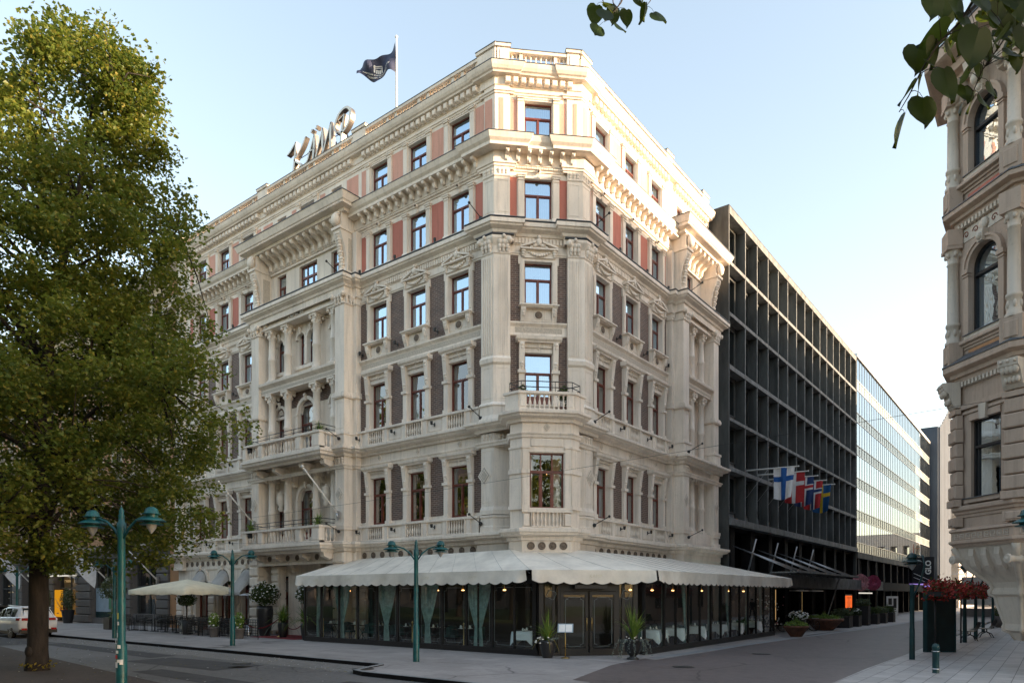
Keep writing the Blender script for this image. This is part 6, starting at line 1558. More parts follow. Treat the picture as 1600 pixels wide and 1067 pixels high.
for i, (y, f) in enumerate(zip(YP, FLG)):
    t = thing('wall_flag', f[3]+', poled out from the office block', 'flag', (XM-.05,y,9.55), R(90), 'row of flags on the office block')
    mb = MB().mat('white_paint'); mb.tube([(0,0,0),(0,-2.95,-.06)], [.05,.035], 7); mb.sphere((0,-2.97,-.06), .05, 8, 5); mb.obj('pole', t)
    m = zflag(f[2], 1.35, 1.72, 20+i); o = m.obj('cloth', t, (0,-1.42,-.06), fix=False)
    mb = MB().mat('steel'); mb.tube([(0,0,-1.6),(0,-1.3,-.02)], .012, 4); mb.obj('stay', t)

# ================================================================ planters by the office block
pl = [(5.1,14.9,'clay','shallow tapered clay planter with low green planting at the pavilion end',1.0,.55,.0),(4.5,22.8,'clay','wide shallow clay bowl planter with green planting near the bicycles',1.75,.7,.0)]
for x, y, _, lab, r_, h_, _ in pl:
    t = thing('clay_planter', lab, 'planter', (x,y,.085)); s = r_/2
    mb = MB().mat('pot_clay'); mb.lathe([(s*.55,0),(s*.7,.1),(s*1.15,h_*.8),(s*1.25,h_*.82),(s*1.25,h_),(s*1.1,h_)], seg=20); mb.mat('park_gravel').lathe([(s*1.12,h_-.05),(.0,h_-.04)], seg=16); mb.obj('bowl', t)
    mb = MB(); leafball(mb, 700, (0,0,h_+.05), (s*1.15,s*1.15,.2), .06, 'leaf_spike', int(y*3), .1); spikes(mb, 40, .5, h_, seed=int(y), spread=.9); mb.obj('foliage', t, fix=False)
wp = thing('flower_pot','dark pot of white flowers between the clay bowl and the pavilion end','plant',(4.3,18.2,.085)); mb = MB().mat('pot_black'); mb.lathe([(.3,0),(.38,.75),(.34,.75),(.3,.7)], seg=14); mb.obj('pot', wp); mb = MB(); leafball(mb, 300, (0,0,.9), (.45,.45,.25), .06, 'leaf_dark', 5, .1); blooms(mb, 70, (0,0,.98), (.5,.5,.25), .06, 8); mb.obj('flowers', wp, fix=False)
for i, (x, y, w_, h_, lab) in enumerate(((4.6,26.8,1.1,.75,'dark box planter with low hedge just past the clay bowl'),(4.7,29.2,1.0,.75,'dark box planter with pale blooms, second past the clay bowl'),(4.9,31.6,.8,1.35,'tall dark box planter with a clipped green shrub'),(4.9,34.3,1.0,.75,'dark box planter just beyond the tall one'),(5.0,36.8,1.0,.75,'dark box planter, last but one of the row beyond the tall one'),(5.1,39.3,1.0,.75,'dark box planter with grassy tufts at the end of the row'))):
    t = thing('box_planter', lab, 'planter', (x,y,.085), 0, 'dark box planters on the side street'); s = w_/2
    mb = MB().mat('dark_wood'); mb.cham(-s,s,-s,s,0,h_,.02); 
    for s2 in (-1,1): mb.box(s*s2-.03 if s2 > 0 else -s-.02, s*s2+.02 if s2 > 0 else -s+.03, -s-.02, -s, 0, h_)
    mb.obj('box', t); mb = MB(); leafball(mb, 900, (0,0,h_+.2), (s*1.25,s*1.3,.32), .06, 'leaf_dark' if i % 2 else 'leaf_olive', 100+i, .1); 
    if i == 1: blooms(mb, 40, (0,0,h_+.3), (s,s,.2), .06, 6)
    if i == 5: spikes(mb, 60, .8, h_, seed=5, spread=1.3, mat='leaf_olive', w=.03)
    mb.obj('foliage', t, fix=False)
fw = thing('flower_garland','climbing garland of pale pink blossoms on the corner of the glass pavilion end','plant',(3.2,16.6,.085)); mb = MB().mat('twig'); mb.tube([(0,0,0),(.1,.1,1),(-.1,0,2),(.1,.1,2.9)], .03, 5); mb.obj('stem', fw)
mb = MB(); r = random.Random(12)
for k in range(150):
    z = r.choice([r.uniform(.2,.9), r.uniform(1.3,2.1), r.uniform(2.5,2.8)]); mb.mat(r.choice(['white_petal','white_petal','rose_pink'])); mb.sphere((r.gauss(0,.35), r.gauss(0,.4), z), .04, 5, 3)
mb.obj('blossom', fw)
def bike(mb):
    mb.mat('rubber')
    for x in (-.52,.52):
        mb.tube([(x+.33*math.cos(a), 0, .34+.33*math.sin(a)) for a in [2*math.pi*k/22 for k in range(23)]], .018, 5)
        mb.mat('steel')
        for k in range(9): a = 2*math.pi*k/9; mb.tube([(x,0,.34),(x+.32*math.cos(a),0,.34+.32*math.sin(a))], .003, 3)
        mb.mat('rubber')
    mb.mat('car_black')
    for p, q in (((-.52,.34),(-.1,.34)),((-.52,.34),(-.2,.82)),((-.1,.34),(-.22,.9)),((-.1,.34),(.34,.78)),((-.2,.78),(.32,.82)),((.52,.34),(.32,.95))): mb.tube([(p[0],0,p[1]),(q[0],0,q[1])], .016, 5)
    mb.tube([(.25,-.26,1.02),(.34,-.1,.97),(.34,.1,.97),(.25,.26,1.02)], .013, 5)
    mb.prism([(-.36,.9),(-.08,.92),(-.1,.97),(-.36,.98)], 'y', -.08, .08)
    mb.mat('steel'); 
    for z in (.75,.95): mb.tube([(.45,-.16,z),(.75,-.16,z),(.75,.16,z),(.45,.16,z),(.45,-.16,z)], .01, 4)
for i, (x, y, rz, lab) in enumerate(((3.6,19.6,R(20),'parked bicycle with a front basket nearest the pavilion end'),(3.9,20.9,R(32),'parked bicycle with a front basket nearer the clay bowl'))):
    o = thing('bicycle', lab, 'bicycle', (x,y,.085), rz, 'bicycles parked by the office block'); inst('bike', bike, 'frame', o, (0,0,0))
# ================================================================ stone building with a corner oriel
rbd = thing('oriel_building','brown gray stone building with a corner oriel tower hanging over the slab pavement','building',(.24,.18,0))
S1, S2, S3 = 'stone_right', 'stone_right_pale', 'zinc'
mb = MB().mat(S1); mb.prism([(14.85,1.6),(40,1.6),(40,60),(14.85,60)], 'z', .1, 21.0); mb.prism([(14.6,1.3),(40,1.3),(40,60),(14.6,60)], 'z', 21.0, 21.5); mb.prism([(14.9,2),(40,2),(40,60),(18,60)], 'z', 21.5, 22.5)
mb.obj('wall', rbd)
mb = MB().mat(S1)
mb.box(14.9,15.6,.45,1.6,.1,1.2); mb.box(14.85,15.65,.4,1.65,.1,.35); mb.obj('corner_pier', rbd)
for k in range(9):
    for z0 in (1.0,5.1,9.6,14.2): m2 = MB().mat('dark_wood'); m2.box(-.6,.6,.0,.05,0,2.3); o = m2.obj('window', rbd, (14.83,5+4.2*k,z0+.2), R(-90)); m2 = MB().mat('win_glass_low'); m2.add([(-.52,-.01,.08),(.52,-.01,.08),(.52,-.01,2.2),(-.52,-.01,2.2)],[(0,1,2,3)]); m2.obj('pane', o)
# oriel plan: five visible sides, outward to the right of the walk
OP = [(14.85,3.3),(13.07,3.3),(13.07,1.55),(14.5,.12),(16.4,.12),(17.8,1.5),(17.8,1.7)]
def osw(m, prof): m.sweep(OP, prof)
FA = frame((13.785,.835), R(-45)); FBB = frame((15.45,.12), 0); FW = frame((13.07,2.42), R(-90))
oc = MB().mat(S1)
levels = [(4.9,7.1,'rect'),(9.5,11.9,'arch'),(14.0,16.0,'arch')]
def oslab(F, hw, ow):
    slab(oc, F, -hw, hw, 3.9, 17.0, [(-ow,ow,a,b) for a,b,_ in levels], 0, .35)
oslab(FA, 1.011, .52); oslab(FBB, .95, .52); oslab(FW, .87, .45)
oc.prism([(13.2,3.2),(13.2,1.7),(14.6,.3),(16.3,.3),(17.6,1.6),(17.6,3.2)], 'z', 3.85, 3.95)
oc.obj('oriel_wall', rbd)
def ocourse(z0, z1, o, mat=S1, name='cornice', lead=True):
    m = MB().mat(mat); h = z1-z0
    osw(m, [(0,z0),(o*.2,z0),(o*.25,z0+h*.25),(o*.5,z0+h*.3),(o*.55,z0+h*.5),(o*.9,z0+h*.6),(o,z0+h*.65),(o,z1-.03),(o*.95,z1),(0,z1+.02)])
    m.obj(name, rbd)
    if lead: m = MB().mat('zinc'); osw(m, [(o*.97,z1+.002),(o+.02,z1-.01),(o+.02,z1+.02),(.02,z1+.28),(.0,z1+.26)]); m.obj('lead_cover', rbd)
ocourse(4.4,4.72,.16,lead=False); ocourse(8.25,8.75,.36); ocourse(9.15,9.4,.16,lead=False); ocourse(12.75,13.15,.36); ocourse(13.6,13.85,.22,lead=False); ocourse(16.75,17.7,.8)
m = MB().mat(S1); osw(m, [(0,3.55),(.1,3.55),(.14,3.62),(.22,3.66),(.22,3.72),(.16,3.74),(.16,3.98),(.22,4.0),(.2,4.06),(0,4.12)]); m.obj('cornice', rbd)
m = MB().mat('frieze_relief')                                   # greek key band
for F, hw in ((FA,.98),(FBB,.9)):
    n = int(hw*2/.2)
    for i in range(n):
        x = -hw+.03+(i)*2*hw/n; t = .018; a = .15; z = 3.78
        for bx in ((x,x+a,z,z+t),(x,x+t,z,z+a),(x,x+a,z+a-t,z+a),(x+a-t,x+a,z+.05,z+a),(x+.05,x+a,z+.05,z+.05+t),(x+.05,x+.05+t,z+.05,z+.1)): m.box(bx[0],bx[1],-.175,-.16,bx[2],bx[3],F)
m.obj('key_pattern', rbd)
m = MB().mat(S2)
for F, hw in ((FA,1.0),(FBB,.95)):                              # dentils under the lower ledges
    for z in (8.12,12.62): run(m, F, -hw+.1, hw-.1, .13, lambda q, F, x: q.box(x-.035,x+.035,-.13,0,z,z+.13,F))
m.obj('dentil_row', rbd)
# corbel below
def ring(o, k): return [(14.6+(x-14.6)*k if x < 14.6 else 14.6+(x-14.6)*max(k,.75), 1.6+(y-1.6)*k) for x, y in OP]
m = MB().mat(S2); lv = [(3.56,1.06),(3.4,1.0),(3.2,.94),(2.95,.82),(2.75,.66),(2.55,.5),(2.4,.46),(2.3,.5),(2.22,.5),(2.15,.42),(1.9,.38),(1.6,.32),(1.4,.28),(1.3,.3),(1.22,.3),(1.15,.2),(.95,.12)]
vs = []; 
for z, k in lv: vs += [(x,y,z) for x, y in ring(0,k)]
n = len(OP); m.add(vs, [(j*n+i, j*n+i+1, (j+1)*n+i+1, (j+1)*n+i) for j in range(len(lv)-1) for i in range(n-1)], False); m.obj('corbel', rbd)
m = MB().mat(S2)
for F, x, y, z in ((FA,-.95,-.05,3.2),(FA,.98,-.05,3.15)):
    m.lathe([(.11,-.2),(.13,-.16),(.09,-.1),(.085,0),(.09,.1),(.13,.16),(.11,.2)], (0,0,0), 12, lambda a,b,c,F=F,x=x,y=y,z=z: F(x+a, y-c*1.0, z+b)); m.lathe([(.06,-.21),(.02,-.23)], (0,0,0), 10, lambda a,b,c,F=F,x=x,y=y,z=z: F(x+a,y+c,z+b))
for i in range(1, n-1):                                           # ribs running down the corbel
    m.tube([(ring(0,k)[i][0], ring(0,k)[i][1], z) for z, k in lv], [.10,.10,.09,.08,.07,.07,.06,.07,.06,.05,.05,.05,.04,.05,.05,.04,.03], 8)
for F, hw in ((FA,.85),(FBB,.8)):
    for x in (-.45,.0,.45): m.prism([(.02,3.5),(-.06,3.5),(-.08,3.3),(.02,3.0),(.16,2.85),(.2,3.0)], 'x', x-.09, x+.09, F)
m.obj('corbel_scroll', rbd)
# window dressings of the oriel
def owin(F, a, b, kind, ow):
    fr = MB().mat('dark_wood'); h = b-a; t = .06
    if kind == 'rect':
        fr.box(-ow,-ow+t,.1,.2,a,b,F); fr.box(ow-t,ow,.1,.2,a,b,F); fr.box(-ow+t,ow-t,.1,.2,a,a+t,F); fr.box(-ow+t,ow-t,.1,.2,b-t,b,F); fr.box(-ow+t,ow-t,.08,.2,a+h*.64,a+h*.64+.07,F); fr.box(-ow+t+.06,-ow+t+.09,.12,.2,a,b,F); fr.box(ow-t-.09,ow-t-.06,.12,.2,a,b,F)
    else:
        zs = b-ow; fr.box(-ow,-ow+t,.1,.2,a,zs,F); fr.box(ow-t,ow,.1,.2,a,zs,F); fr.box(-ow+t,ow-t,.1,.2,a,a+t,F); fr.box(-ow+t,ow-t,.08,.2,zs-.25,zs-.17,F)
        N = 12
        for i in range(N):
            p, q = math.pi*i/N, math.pi*(i+1)/N
            fr.prism([(ow*math.cos(p),zs+ow*math.sin(p)),(ow*math.cos(q),zs+ow*math.sin(q)),((ow-t)*math.cos(q),zs+(ow-t)*math.sin(q)),((ow-t)*math.cos(p),zs+(ow-t)*math.sin(p))], 'y', .1, .2, F)
    o = fr.obj('window', rbd); g = MB().mat('win_glass'); g.add([F(-ow,.16,a),F(ow,.16,a),F(ow,.16,b),F(-ow,.16,b)], [(0,1,2,3)]); g.obj('pane', o)
    c = MB().mat('curtain'); n = 20
    for s in (-1,1): vs = [F(s*(ow-.0-.4*i/n), .32+.02*math.sin(i*1.5), z) for i in range(n+1) for z in (a,b)]; c.add(vs, [(2*i,2*i+2,2*i+3,2*i+1) for i in range(n)], True)
    c.obj('curtain', o); d = MB().mat('room_dark'); d.box(-ow-.1,ow+.1,.8,.9,a-.2,b+.2,F); d.obj('room_back', o)
    s_ = MB().mat(S1)
    if kind == 'arch':
        zs = b-ow; arch_fill(s_, F, 0, zs, ow-.001, b+.02, ow, -.01, .1, 12); s_.mats; 
        N = 14
        for i in range(N):
            p, q = math.pi*i/N, math.pi*(i+1)/N
            for r0, r1, y in ((ow,ow+.1,-.1),(ow+.1,ow+.17,-.14)): s_.prism([(r1*math.cos(p),zs+r1*math.sin(p)),(r1*math.cos(q),zs+r1*math.sin(q)),(r0*math.cos(q),zs+r0*math.sin(q)),(r0*math.cos(p),zs+r0*math.sin(p))], 'y', y, 0, F)
        for s in (-1,1): s_.box(s*(ow+.09)-.09, s*(ow+.09)+.09, -.09, 0, a, zs-.08, F); s_.box(s*(ow+.09)-.12, s*(ow+.09)+.12, -.14, 0, zs-.12, zs, F); s_.box(s*(ow+.09)-.11, s*(ow+.09)+.11, -.12, 0, zs-.2, zs-.16, F)
        s_.mat(S2); s_.prism([(-.09,b+.0),(.09,b),(.12,b+.32),(-.12,b+.32)], 'y', -.2, 0, F); s_.sphere((0,-.2,b+.14), .09, 8, 5, (1,1,1.3), F)
    else:
        s_.box(-ow-.02, ow+.02, -.05, 0, b, b+.18, F); s_.mat(S2).prism([(-.1,b-.05),(.1,b-.05),(.13,b+.36),(-.13,b+.36)], 'y', -.12, 0, F); s_.mat(S1); s_.box(-.98,.98,-.09,0,b+.36,b+.5,F); s_.box(-.98,.98,-.05,0,b+.22,b+.3,F)
    s_.box(-ow-.1, ow+.1, -.14, 0, a-.12, a, F)
    s_.mat('zinc').box(-ow-.12, ow+.12, -.18, 0, a-.001, a+.02, F)
    s_.mat(S1)
    s_.obj('window_surround', rbd)
for a, b, k in levels: owin(FA, a, b, k, .52); owin(FBB, a, b, k, .52); owin(FW, a, b, k, .45)
m = MB().mat('red_stucco')
for F in (FA, FBB):
    m.box(-.62,.62,-.014,0,13.22,13.52,F)
m.obj('stucco_panel', rbd); m = MB().mat('ochre'); [m.box(-.6,.6,-.012,0,8.95,9.12,F) for F in (FA,FBB)]; m.obj('stucco_panel', rbd)
m = MB()
for F in (FA, FBB):                                             # painted scroll frieze
    m.mat(S2).box(-.95,.95,-.02,0,12.22,12.58,F); m.mat('scaffold_rust')
    for s in (-1,1):
        for cx in (.32,.66):
            m.tube([F(s*(cx+.11*(1-k/12)*math.cos(k*.7)), -.03, 12.4+.11*(1-k/12)*math.sin(k*.7)) for k in range(12)], .014, 4, False)
    m.mat(S2).sphere((0,-.06,12.4), .15, 10, 6, (1,.5,1.1), F)
m.obj('painted_frieze', rbd)
# rusticated quoins below, engaged columns above, at the angles
for (px, py, az) in ((13.07,1.55,R(-67.5)),(14.5,.12,R(-22.5)),(16.4,.12,R(22.5)),(13.07,3.2,R(-90))):
    F = frame((px,py), az)
    m = MB().mat(S1)
    for k in range(6): z = 4.95+k*.4; e = .0 if k % 2 else .04; m.cham(-.25-e,.25+e,-.13-e,.05,z,z+.37,.03,F)
    m.box(-.3,.3,-.2,0,4.72,4.92,F); m.box(-.27,.27,-.16,0,7.36,7.5,F)
    m.obj('quoin', rbd); m = MB().mat(S1); m.box(-.26,.26,-.17,.05,4.14,4.4,F); m.cham(-.18,.18,-.2,-.17,4.17,4.37,.02,F); m.obj('pedestal', rbd)
    m = MB().mat(S2)                                            # leafy bracket below each projecting pier
    m.prism([(-.12,7.55),(-.2,7.65),(-.3,7.95),(-.44,8.1),(-.46,8.28),(0,8.28),(0,7.55)], 'x', -.24, .24, F)
    for i in range(4): m.sphere((-.16+.105*i,-.36,8.02), .075, 8, 5, (1,1,1.7), F); m.sphere((-.12+.09*i,-.26,7.76), .06, 8, 5, (1,1,1.5), F)
    for i in range(3): m.sphere((-.16+.16*i,-.47,8.2), .04, 6, 4, (1,1,1), F)
    m.obj('bracket', rbd)
    for z0, z1 in ((9.4,12.2),(13.85,16.3)):
        m = MB().mat(S1); m.box(-.27,.27,-.3,.05,z0-.65,z0-.0,F); m.cham(-.17,.17,-.33,-.3,z0-.55,z0-.12,.02,F)
        m.mat(S2).lathe([(.21,0),(.21,.08),(.17,.12),(.165,.5),(.19,.52),(.19,.6),(.155,.62),(.14,z1-z0-.5),(.17,z1-z0-.48),(.14,z1-z0-.44),(.15,z1-z0-.3),(.22,z1-z0-.1)], (0,-.12,z0), 14, F)
        for k in range(6): a = k*1.05; m.sphere((.18*math.cos(a), -.12+.18*math.sin(a), z1-.22), .06, 6, 4, (1,1,1.4), F); m.sphere((.16*math.cos(a), -.12+.16*math.sin(a), z0+.32), .05, 6, 4, (1,1,2.2), F)
        m.mat(S1).box(-.25,.25,-.36,.05,z1-.1,z1,F); m.box(-.26,.26,-.34,.05,z1+.001,z1+.45,F)
        m.obj('engaged_column', rbd)
m = MB().mat(S1); m.prism([(13.3,3.3),(13.3,1.7),(14.6,.4),(16.4,.4),(17.6,1.6),(17.6,3.3)], 'z', 17.7, 18.8); m.mat('zinc').prism([(13.1,3.4),(13.1,1.6),(14.5,.2),(16.5,.2),(17.8,1.5),(17.8,3.4)], 'z', 18.8, 18.88)
for x, y in ((13.5,1.9),(14.7,.7),(16.3,.7)): m.mat(S2).lathe([(.3,0),(.34,.1),(.2,.2),(.3,.5),(.34,.8),(.2,1.1),(.08,1.3),(.14,1.45),(0,1.6)], (x,y,18.2), 12)
for F, xs_ in ((FA,(-.75,.0,.75)),(FBB,(-.7,0,.7))):
    for x in xs_: m.mat(S2).prism([(0,16.1),(-.2,16.15),(-.3,16.4),(-.55,16.6),(-.6,16.8),(0,16.8)], 'x', x-.13, x+.13, F); m.sphere((x,-.3,16.35), .14, 8, 5, (1,1,1.2), F)
m.obj('attic', rbd)
# unseen block added to keep the low sun off the lower storeys
opp = thing('shade_block','unseen plastered block added behind the oriel building to shade the street','building',(30,30,0))
mb = MB().mat('pale_plaster'); mb.box(-10,25,-25,60,0,23.2); mb.obj('wall', opp)

# ================================================================ neighbour on the avenue, left of the hotel
nb = thing('shop_building','gray stone shop arcade with cream and ochre upper storeys left of the hotel','building')
FN = frame((0,.3),0)
GO = [(-35.3,-31.6,.9,4.75),(-41.9,-38.3,.5,4.7),(-48.9,-44.6,.1,4.5),(-56,-51.5,.6,4.7),(-62.5,-58.5,.6,4.7),(-69,-65,.6,4.7),(-76,-72,.6,4.7)]
mb = MB().mat('stone_gray'); slab(mb, FN, -90, -29.9, 0, 5.3, GO, 0, .6); mb.obj('ground_wall', nb)
mb = MB().mat('stone_gray')
e = [-90]+sorted(v for g in GO for v in g[:2])+[-29.9]
for a, b in zip(e[::2], e[1::2]):
    if b-a < 6:
        for k in range(8): z = .15+k*.58; w_ = .0 if k % 2 else .06; mb.cham(a+.04, b-.04, -.2-(.1 if k == 0 else 0), 0, z, z+.54, .05, FN)
mb.box(-90,-29.9,-.1,0,4.85,5.28,FN); mb.obj('rusticated_pier', nb)
mb = MB().mat('stone_right_pale'); mb.sweep([(-90,.3),(-29.8,.3)], [(0,5.3),(.1,5.3),(.15,5.42),(.5,5.5),(.52,5.66),(0,5.75)]); mb.mat('zinc').sweep([(-90,.3),(-29.8,.3)], [(0,5.78),(.55,5.67),(.55,5.7),(0,5.83)])
for z in (10.2,14.4,18.4): mb.mat('stone_right_pale').sweep([(-90,.3),(-29.0,.3)], [(0,z),(.1,z),(.3,z+.2),(.3,z+.3),(0,z+.35)])
mb.sweep([(-90,.3),(-29.0,.3)], [(0,22.6),(.2,22.7),(.6,23.1),(.65,23.4),(0,23.5)]); mb.obj('cornice', nb)
ups = [-31.6-3.05*i for i in range(18)]
mb = MB().mat('cream'); opsn = [(x-.6,x+.6,z,z+2.3) for x in ups for z in (6.9,11.2,15.2,19.3)]
slab(mb, FN, -90, -29.9, 5.7, 23.2, opsn, .02, .5); mb.obj('upper_wall', nb)
mb = MB().mat('ochre'); mb.box(-29.9,-28.78,-.06,.4,0,22.8,FN); 
for i in range(16): 
    for z in (6.2,10.7,14.9): mb.box(ups[i]-2.2,ups[i]-.85,-.0,.02,z,z+3.2,FN)
mb.box(-90,-29.9,0.0,.018,5.8,6.5,FN); mb.obj('ochre_panel', nb)
def nwin(m): 
    m.mat('dark_wood'); m.box(-.6,-.52,0,.08,0,2.3); m.box(.52,.6,0,.08,0,2.3); m.box(-.52,.52,0,.08,0,.08); m.box(-.52,.52,0,.08,2.2,2.3); m.box(-.52,.52,0,.08,1.5,1.58); m.box(-.03,.03,0,.08,0,1.5)
    m.mat('stone_right_pale'); m.box(-.8,-.6,-.25,-.15,-.1,2.4); m.box(.6,.8,-.25,-.15,-.1,2.4); m.box(-.9,.9,-.45,-.12,2.4,2.6); m.box(-.85,.85,-.4,-.1,-.2,-.08)
for x in ups[:14]:
    for z in (6.9,11.2,15.2,19.3): o = inst('nwin', nwin, 'window', nb, (x,.5,z)); inst('npane', win_pane(1.1,2.25,'win_glass_low'), 'pane', o, (0,0,0))
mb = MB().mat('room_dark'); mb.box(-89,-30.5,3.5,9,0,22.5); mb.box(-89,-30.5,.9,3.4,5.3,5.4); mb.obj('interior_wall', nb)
mb = MB().mat('roof_dark'); mb.prism([(.3,23.5),(4,26),(12,26),(12,23.5)], 'x', -90, -29.2); mb.box(-29.9,-28.5,.8,12,22.8,24.4); mb.obj('roof', nb)
for i, (a, b, z0, z1) in enumerate(GO):
    m = MB().mat('dark_bronze'); t = .07
    m.box(a,a+t,.3,.4,z0,z1,FN); m.box(b-t,b,.3,.4,z0,z1,FN); m.box(a+t,b-t,.3,.4,z1-t,z1,FN); m.box((a+b)/2-.03,(a+b)/2+.03,.3,.4,z0,z1,FN); m.box(a+t,b-t,.3,.4,2.72,2.8,FN)
    o = m.obj('shop_window', nb); m = MB().mat('shop_glass'); m.add([FN(a,.36,z0),FN(b,.36,z0),FN(b,.36,z1),FN(a,.36,z1)], [(0,1,2,3)]); m.obj('pane', o)
    if i in (1,3): m = MB().mat('shop_glow'); m.box(a+.4,b-.4,2.2,2.3,3.3,3.5,FN); m.box(a+.6,b-2.8,2.0,2.1,3.9,4.1,FN); m.obj('shop_light', o)
    if i == 3: m = MB().mat('cream'); m.box(a+.2,b-.2,2.6,2.7,.8,4.4,FN); m.obj('lit_back_wall', o)
    if i == 0: m = MB().mat('dark_fabric'); m.box(a+.1,a+2.2,.5,.55,.3,4.7,FN); m.obj('blackout', o)
m = MB().mat('poster_blue'); m.box(-41.8,-38.4,.2,.25,.95,2.7,FN); m.mat('teal_dark'); m.box(-41.8,-38.4,.18,.25,.3,.93,FN)
for k in range(16): m.box(-41.7+.21*k,-41.66+.21*k,.15,.18,.3,.93,FN)
for k in range(4): m.box(-41.8,-38.4,.155,.175,.36+.16*k,.38+.16*k,FN)
m.mat('poster_green').box(-39.6,-38.85,.19,.2,1.15,2.3,FN); m.obj('window_poster', nb)
m = MB().mat('canvas_cream'); m.box(-50.9,-44.2,-1.4,0,3.72,3.88,FN); m.mat('strip_white').box(-50.8,-44.3,-1.38,-.02,3.68,3.72,FN); m.obj('entrance_canopy', nb)
ysn = thing('yellow_banner','bright yellow banner with black twigs standing in the shop entrance','banner',(-47.5,.0,.1)); m = MB().mat('screen_yellow'); m.box(-.75,.75,-.04,.04,.35,2.5); m.obj('panel', ysn)
m = MB().mat('black_metal'); r = random.Random(3)
for k in range(9): a = (r.uniform(-.6,.7), r.uniform(.9,2.0)); m.tube([(.7,-.06,1.0),(a[0],-.06,a[1])], .014, 3)
m.box(-.3,.1,-.045,-.041,.6,.68); m.obj('twig_print', ysn)
flw = thing('magnolia_sign','large white and pink magnolia flower sculpture above the shop entrance','sculpture',(-47.2,-1.0,4.55)); m = MB()
for k in range(9):
    a = 2*math.pi*k/9; r_ = 1.25 if k % 2 else .85; c = Vector((0,-.2,0)); t = Vector((math.cos(a),-.35,math.sin(a)*.75)); s = Vector((-math.sin(a),0,math.cos(a)*.75))
    m.mat('white_petal'); m.add([c, c+t*r_*.5+s*.35, c+t*r_, c+t*r_*.5-s*.35], [(0,1,2,3)]); m.mat('rose_pink').add([c+Vector((0,-.03,0)), c+t*r_*.25+s*.1+Vector((0,-.05,0)), c+t*r_*.4+Vector((0,-.05,0)), c+t*r_*.25-s*.1+Vector((0,-.05,0))], [(0,1,2,3)])
m.mat('rose_deep').sphere((0,-.35,0), .12, 8, 5); m.obj('petals', flw)
for i, (x, lab, bare) in enumerate(((-38.4,'white banner flag with gray script slanting over the shopfront beside the stickered post',0),(-53.5,'white banner flag with gray script near the parked car, at the picture edge',0),(-31.1,'bare white pole slanting from the gray stone pier beside the ochre strip',1),(-44.2,'short white pole slanting from the pier right of the shop entrance',1))):
    t = thing('shop_banner' if not bare else 'slanted_flagpole', lab, 'flag' if not bare else 'flagpole', (x,-.05,3.2 if i != 3 else 3.4)); L = (4.6,4.6,3.2,1.8)[i]
    tp = (-L*.42,-L*.5,L*.72); m = MB().mat('white_paint'); m.tube([(0,0,0),tp], [.05,.035], 7); m.obj('pole', t); m = MB().mat('steel'); m.box(-.1,.1,-.02,.12,-.25,.2); m.obj('bracket', t)
    if not bare:
        def fn(u, v, tp=tp): 
            p = Vector(tp)*(.22+.78*u); return p+Vector((-.1-.02*math.sin(u*9), -.05+.08*math.sin(u*6+v*3)*v, -1.25*v*(1-.1*u)))+Vector((-.35*v,0,0))
        m = cloth(20, 8, fn, lambda u,v: 'f_white'); f = m.obj('cloth', t, fix=False)
        m = MB().mat('stone_gray'); r = random.Random(i)
        for k in range(26):
            u, v = r.uniform(.35,.95), r.uniform(.15,.85); a = fn(u,v)+Vector((.03,-.05,0)); b = fn(min(1,u+r.uniform(.03,.08)),min(1,max(0,v+r.uniform(-.2,.2))))+Vector((.03,-.05,0)); m.tube([a,b], .018, 3)
        m.obj('script_lettering', f)

# ================================================================ parked car
car = thing('parked_car','white station wagon parked along the avenue kerb, seen from behind beside the tree','car',(-30.6,-8.6,0))
def cx(sec, x):  return sec
mb = MB().mat('car_white')
# rings along x (nose at 0 -> tail at 5): (x, half width sill, half width belt, z sill, z belt)
body = [(.2,.62,.66,.38,.7),(.4,.8,.82,.3,.84),(1.0,.88,.89,.26,.96),(1.6,.89,.91,.24,1.02),(2.6,.9,.92,.24,1.05),(3.6,.9,.92,.24,1.07),(4.4,.89,.91,.26,1.08),(4.78,.86,.88,.32,1.08),(4.96,.8,.84,.36,1.04)]
vs = []; 
for x, ws, wb, zs, zb in body:
    for s, z in ((-ws*.9,zs),(-ws,zs+.14),(-ws-.02,zs+(zb-zs)*.5),(-wb,zb-.08),(-wb*.93,zb),(wb*.93,zb),(wb,zb-.08),(ws+.02,zs+(zb-zs)*.5),(ws,zs+.14),(ws*.9,zs)): vs.append((x,s,z))
n = 10; mb.add(vs, [(j*n+i, j*n+(i+1)%n, (j+1)*n+(i+1)%n, (j+1)*n+i) for j in range(len(body)-1) for i in range(n)]+[list(range(n))[::-1],[(len(body)-1)*n+i for i in range(n)]], True)
cab = [(1.35,.84,.84,1.0,1.02),(2.15,.84,.70,1.03,1.52),(2.7,.85,.70,1.04,1.61),(3.6,.85,.69,1.05,1.62),(4.45,.84,.66,1.06,1.56),(4.86,.82,.74,1.06,1.16)]
vs = [(x,y,z) for x,a_,b_,zb,zt in cab for y,z in ((-a_,zb-.06),(-b_,zt-.07),(-b_*.8,zt),(b_*.8,zt),(b_,zt-.07),(a_,zb-.06))]
mb.add(vs, [(j*6+i,j*6+i+1,(j+1)*6+i+1,(j+1)*6+i) for j in range(5) for i in range(5)]+[tuple(range(6)),tuple(range(35,29,-1))], True)
for s in (-1,1): mb.tube([(2.5,s*.6,1.66),(4.3,s*.57,1.64)], .018, 5)
mb.box(4.38,4.72,-.6,.6,1.53,1.57); mb.obj('body', car)
mb = MB().mat('car_dark_glass')
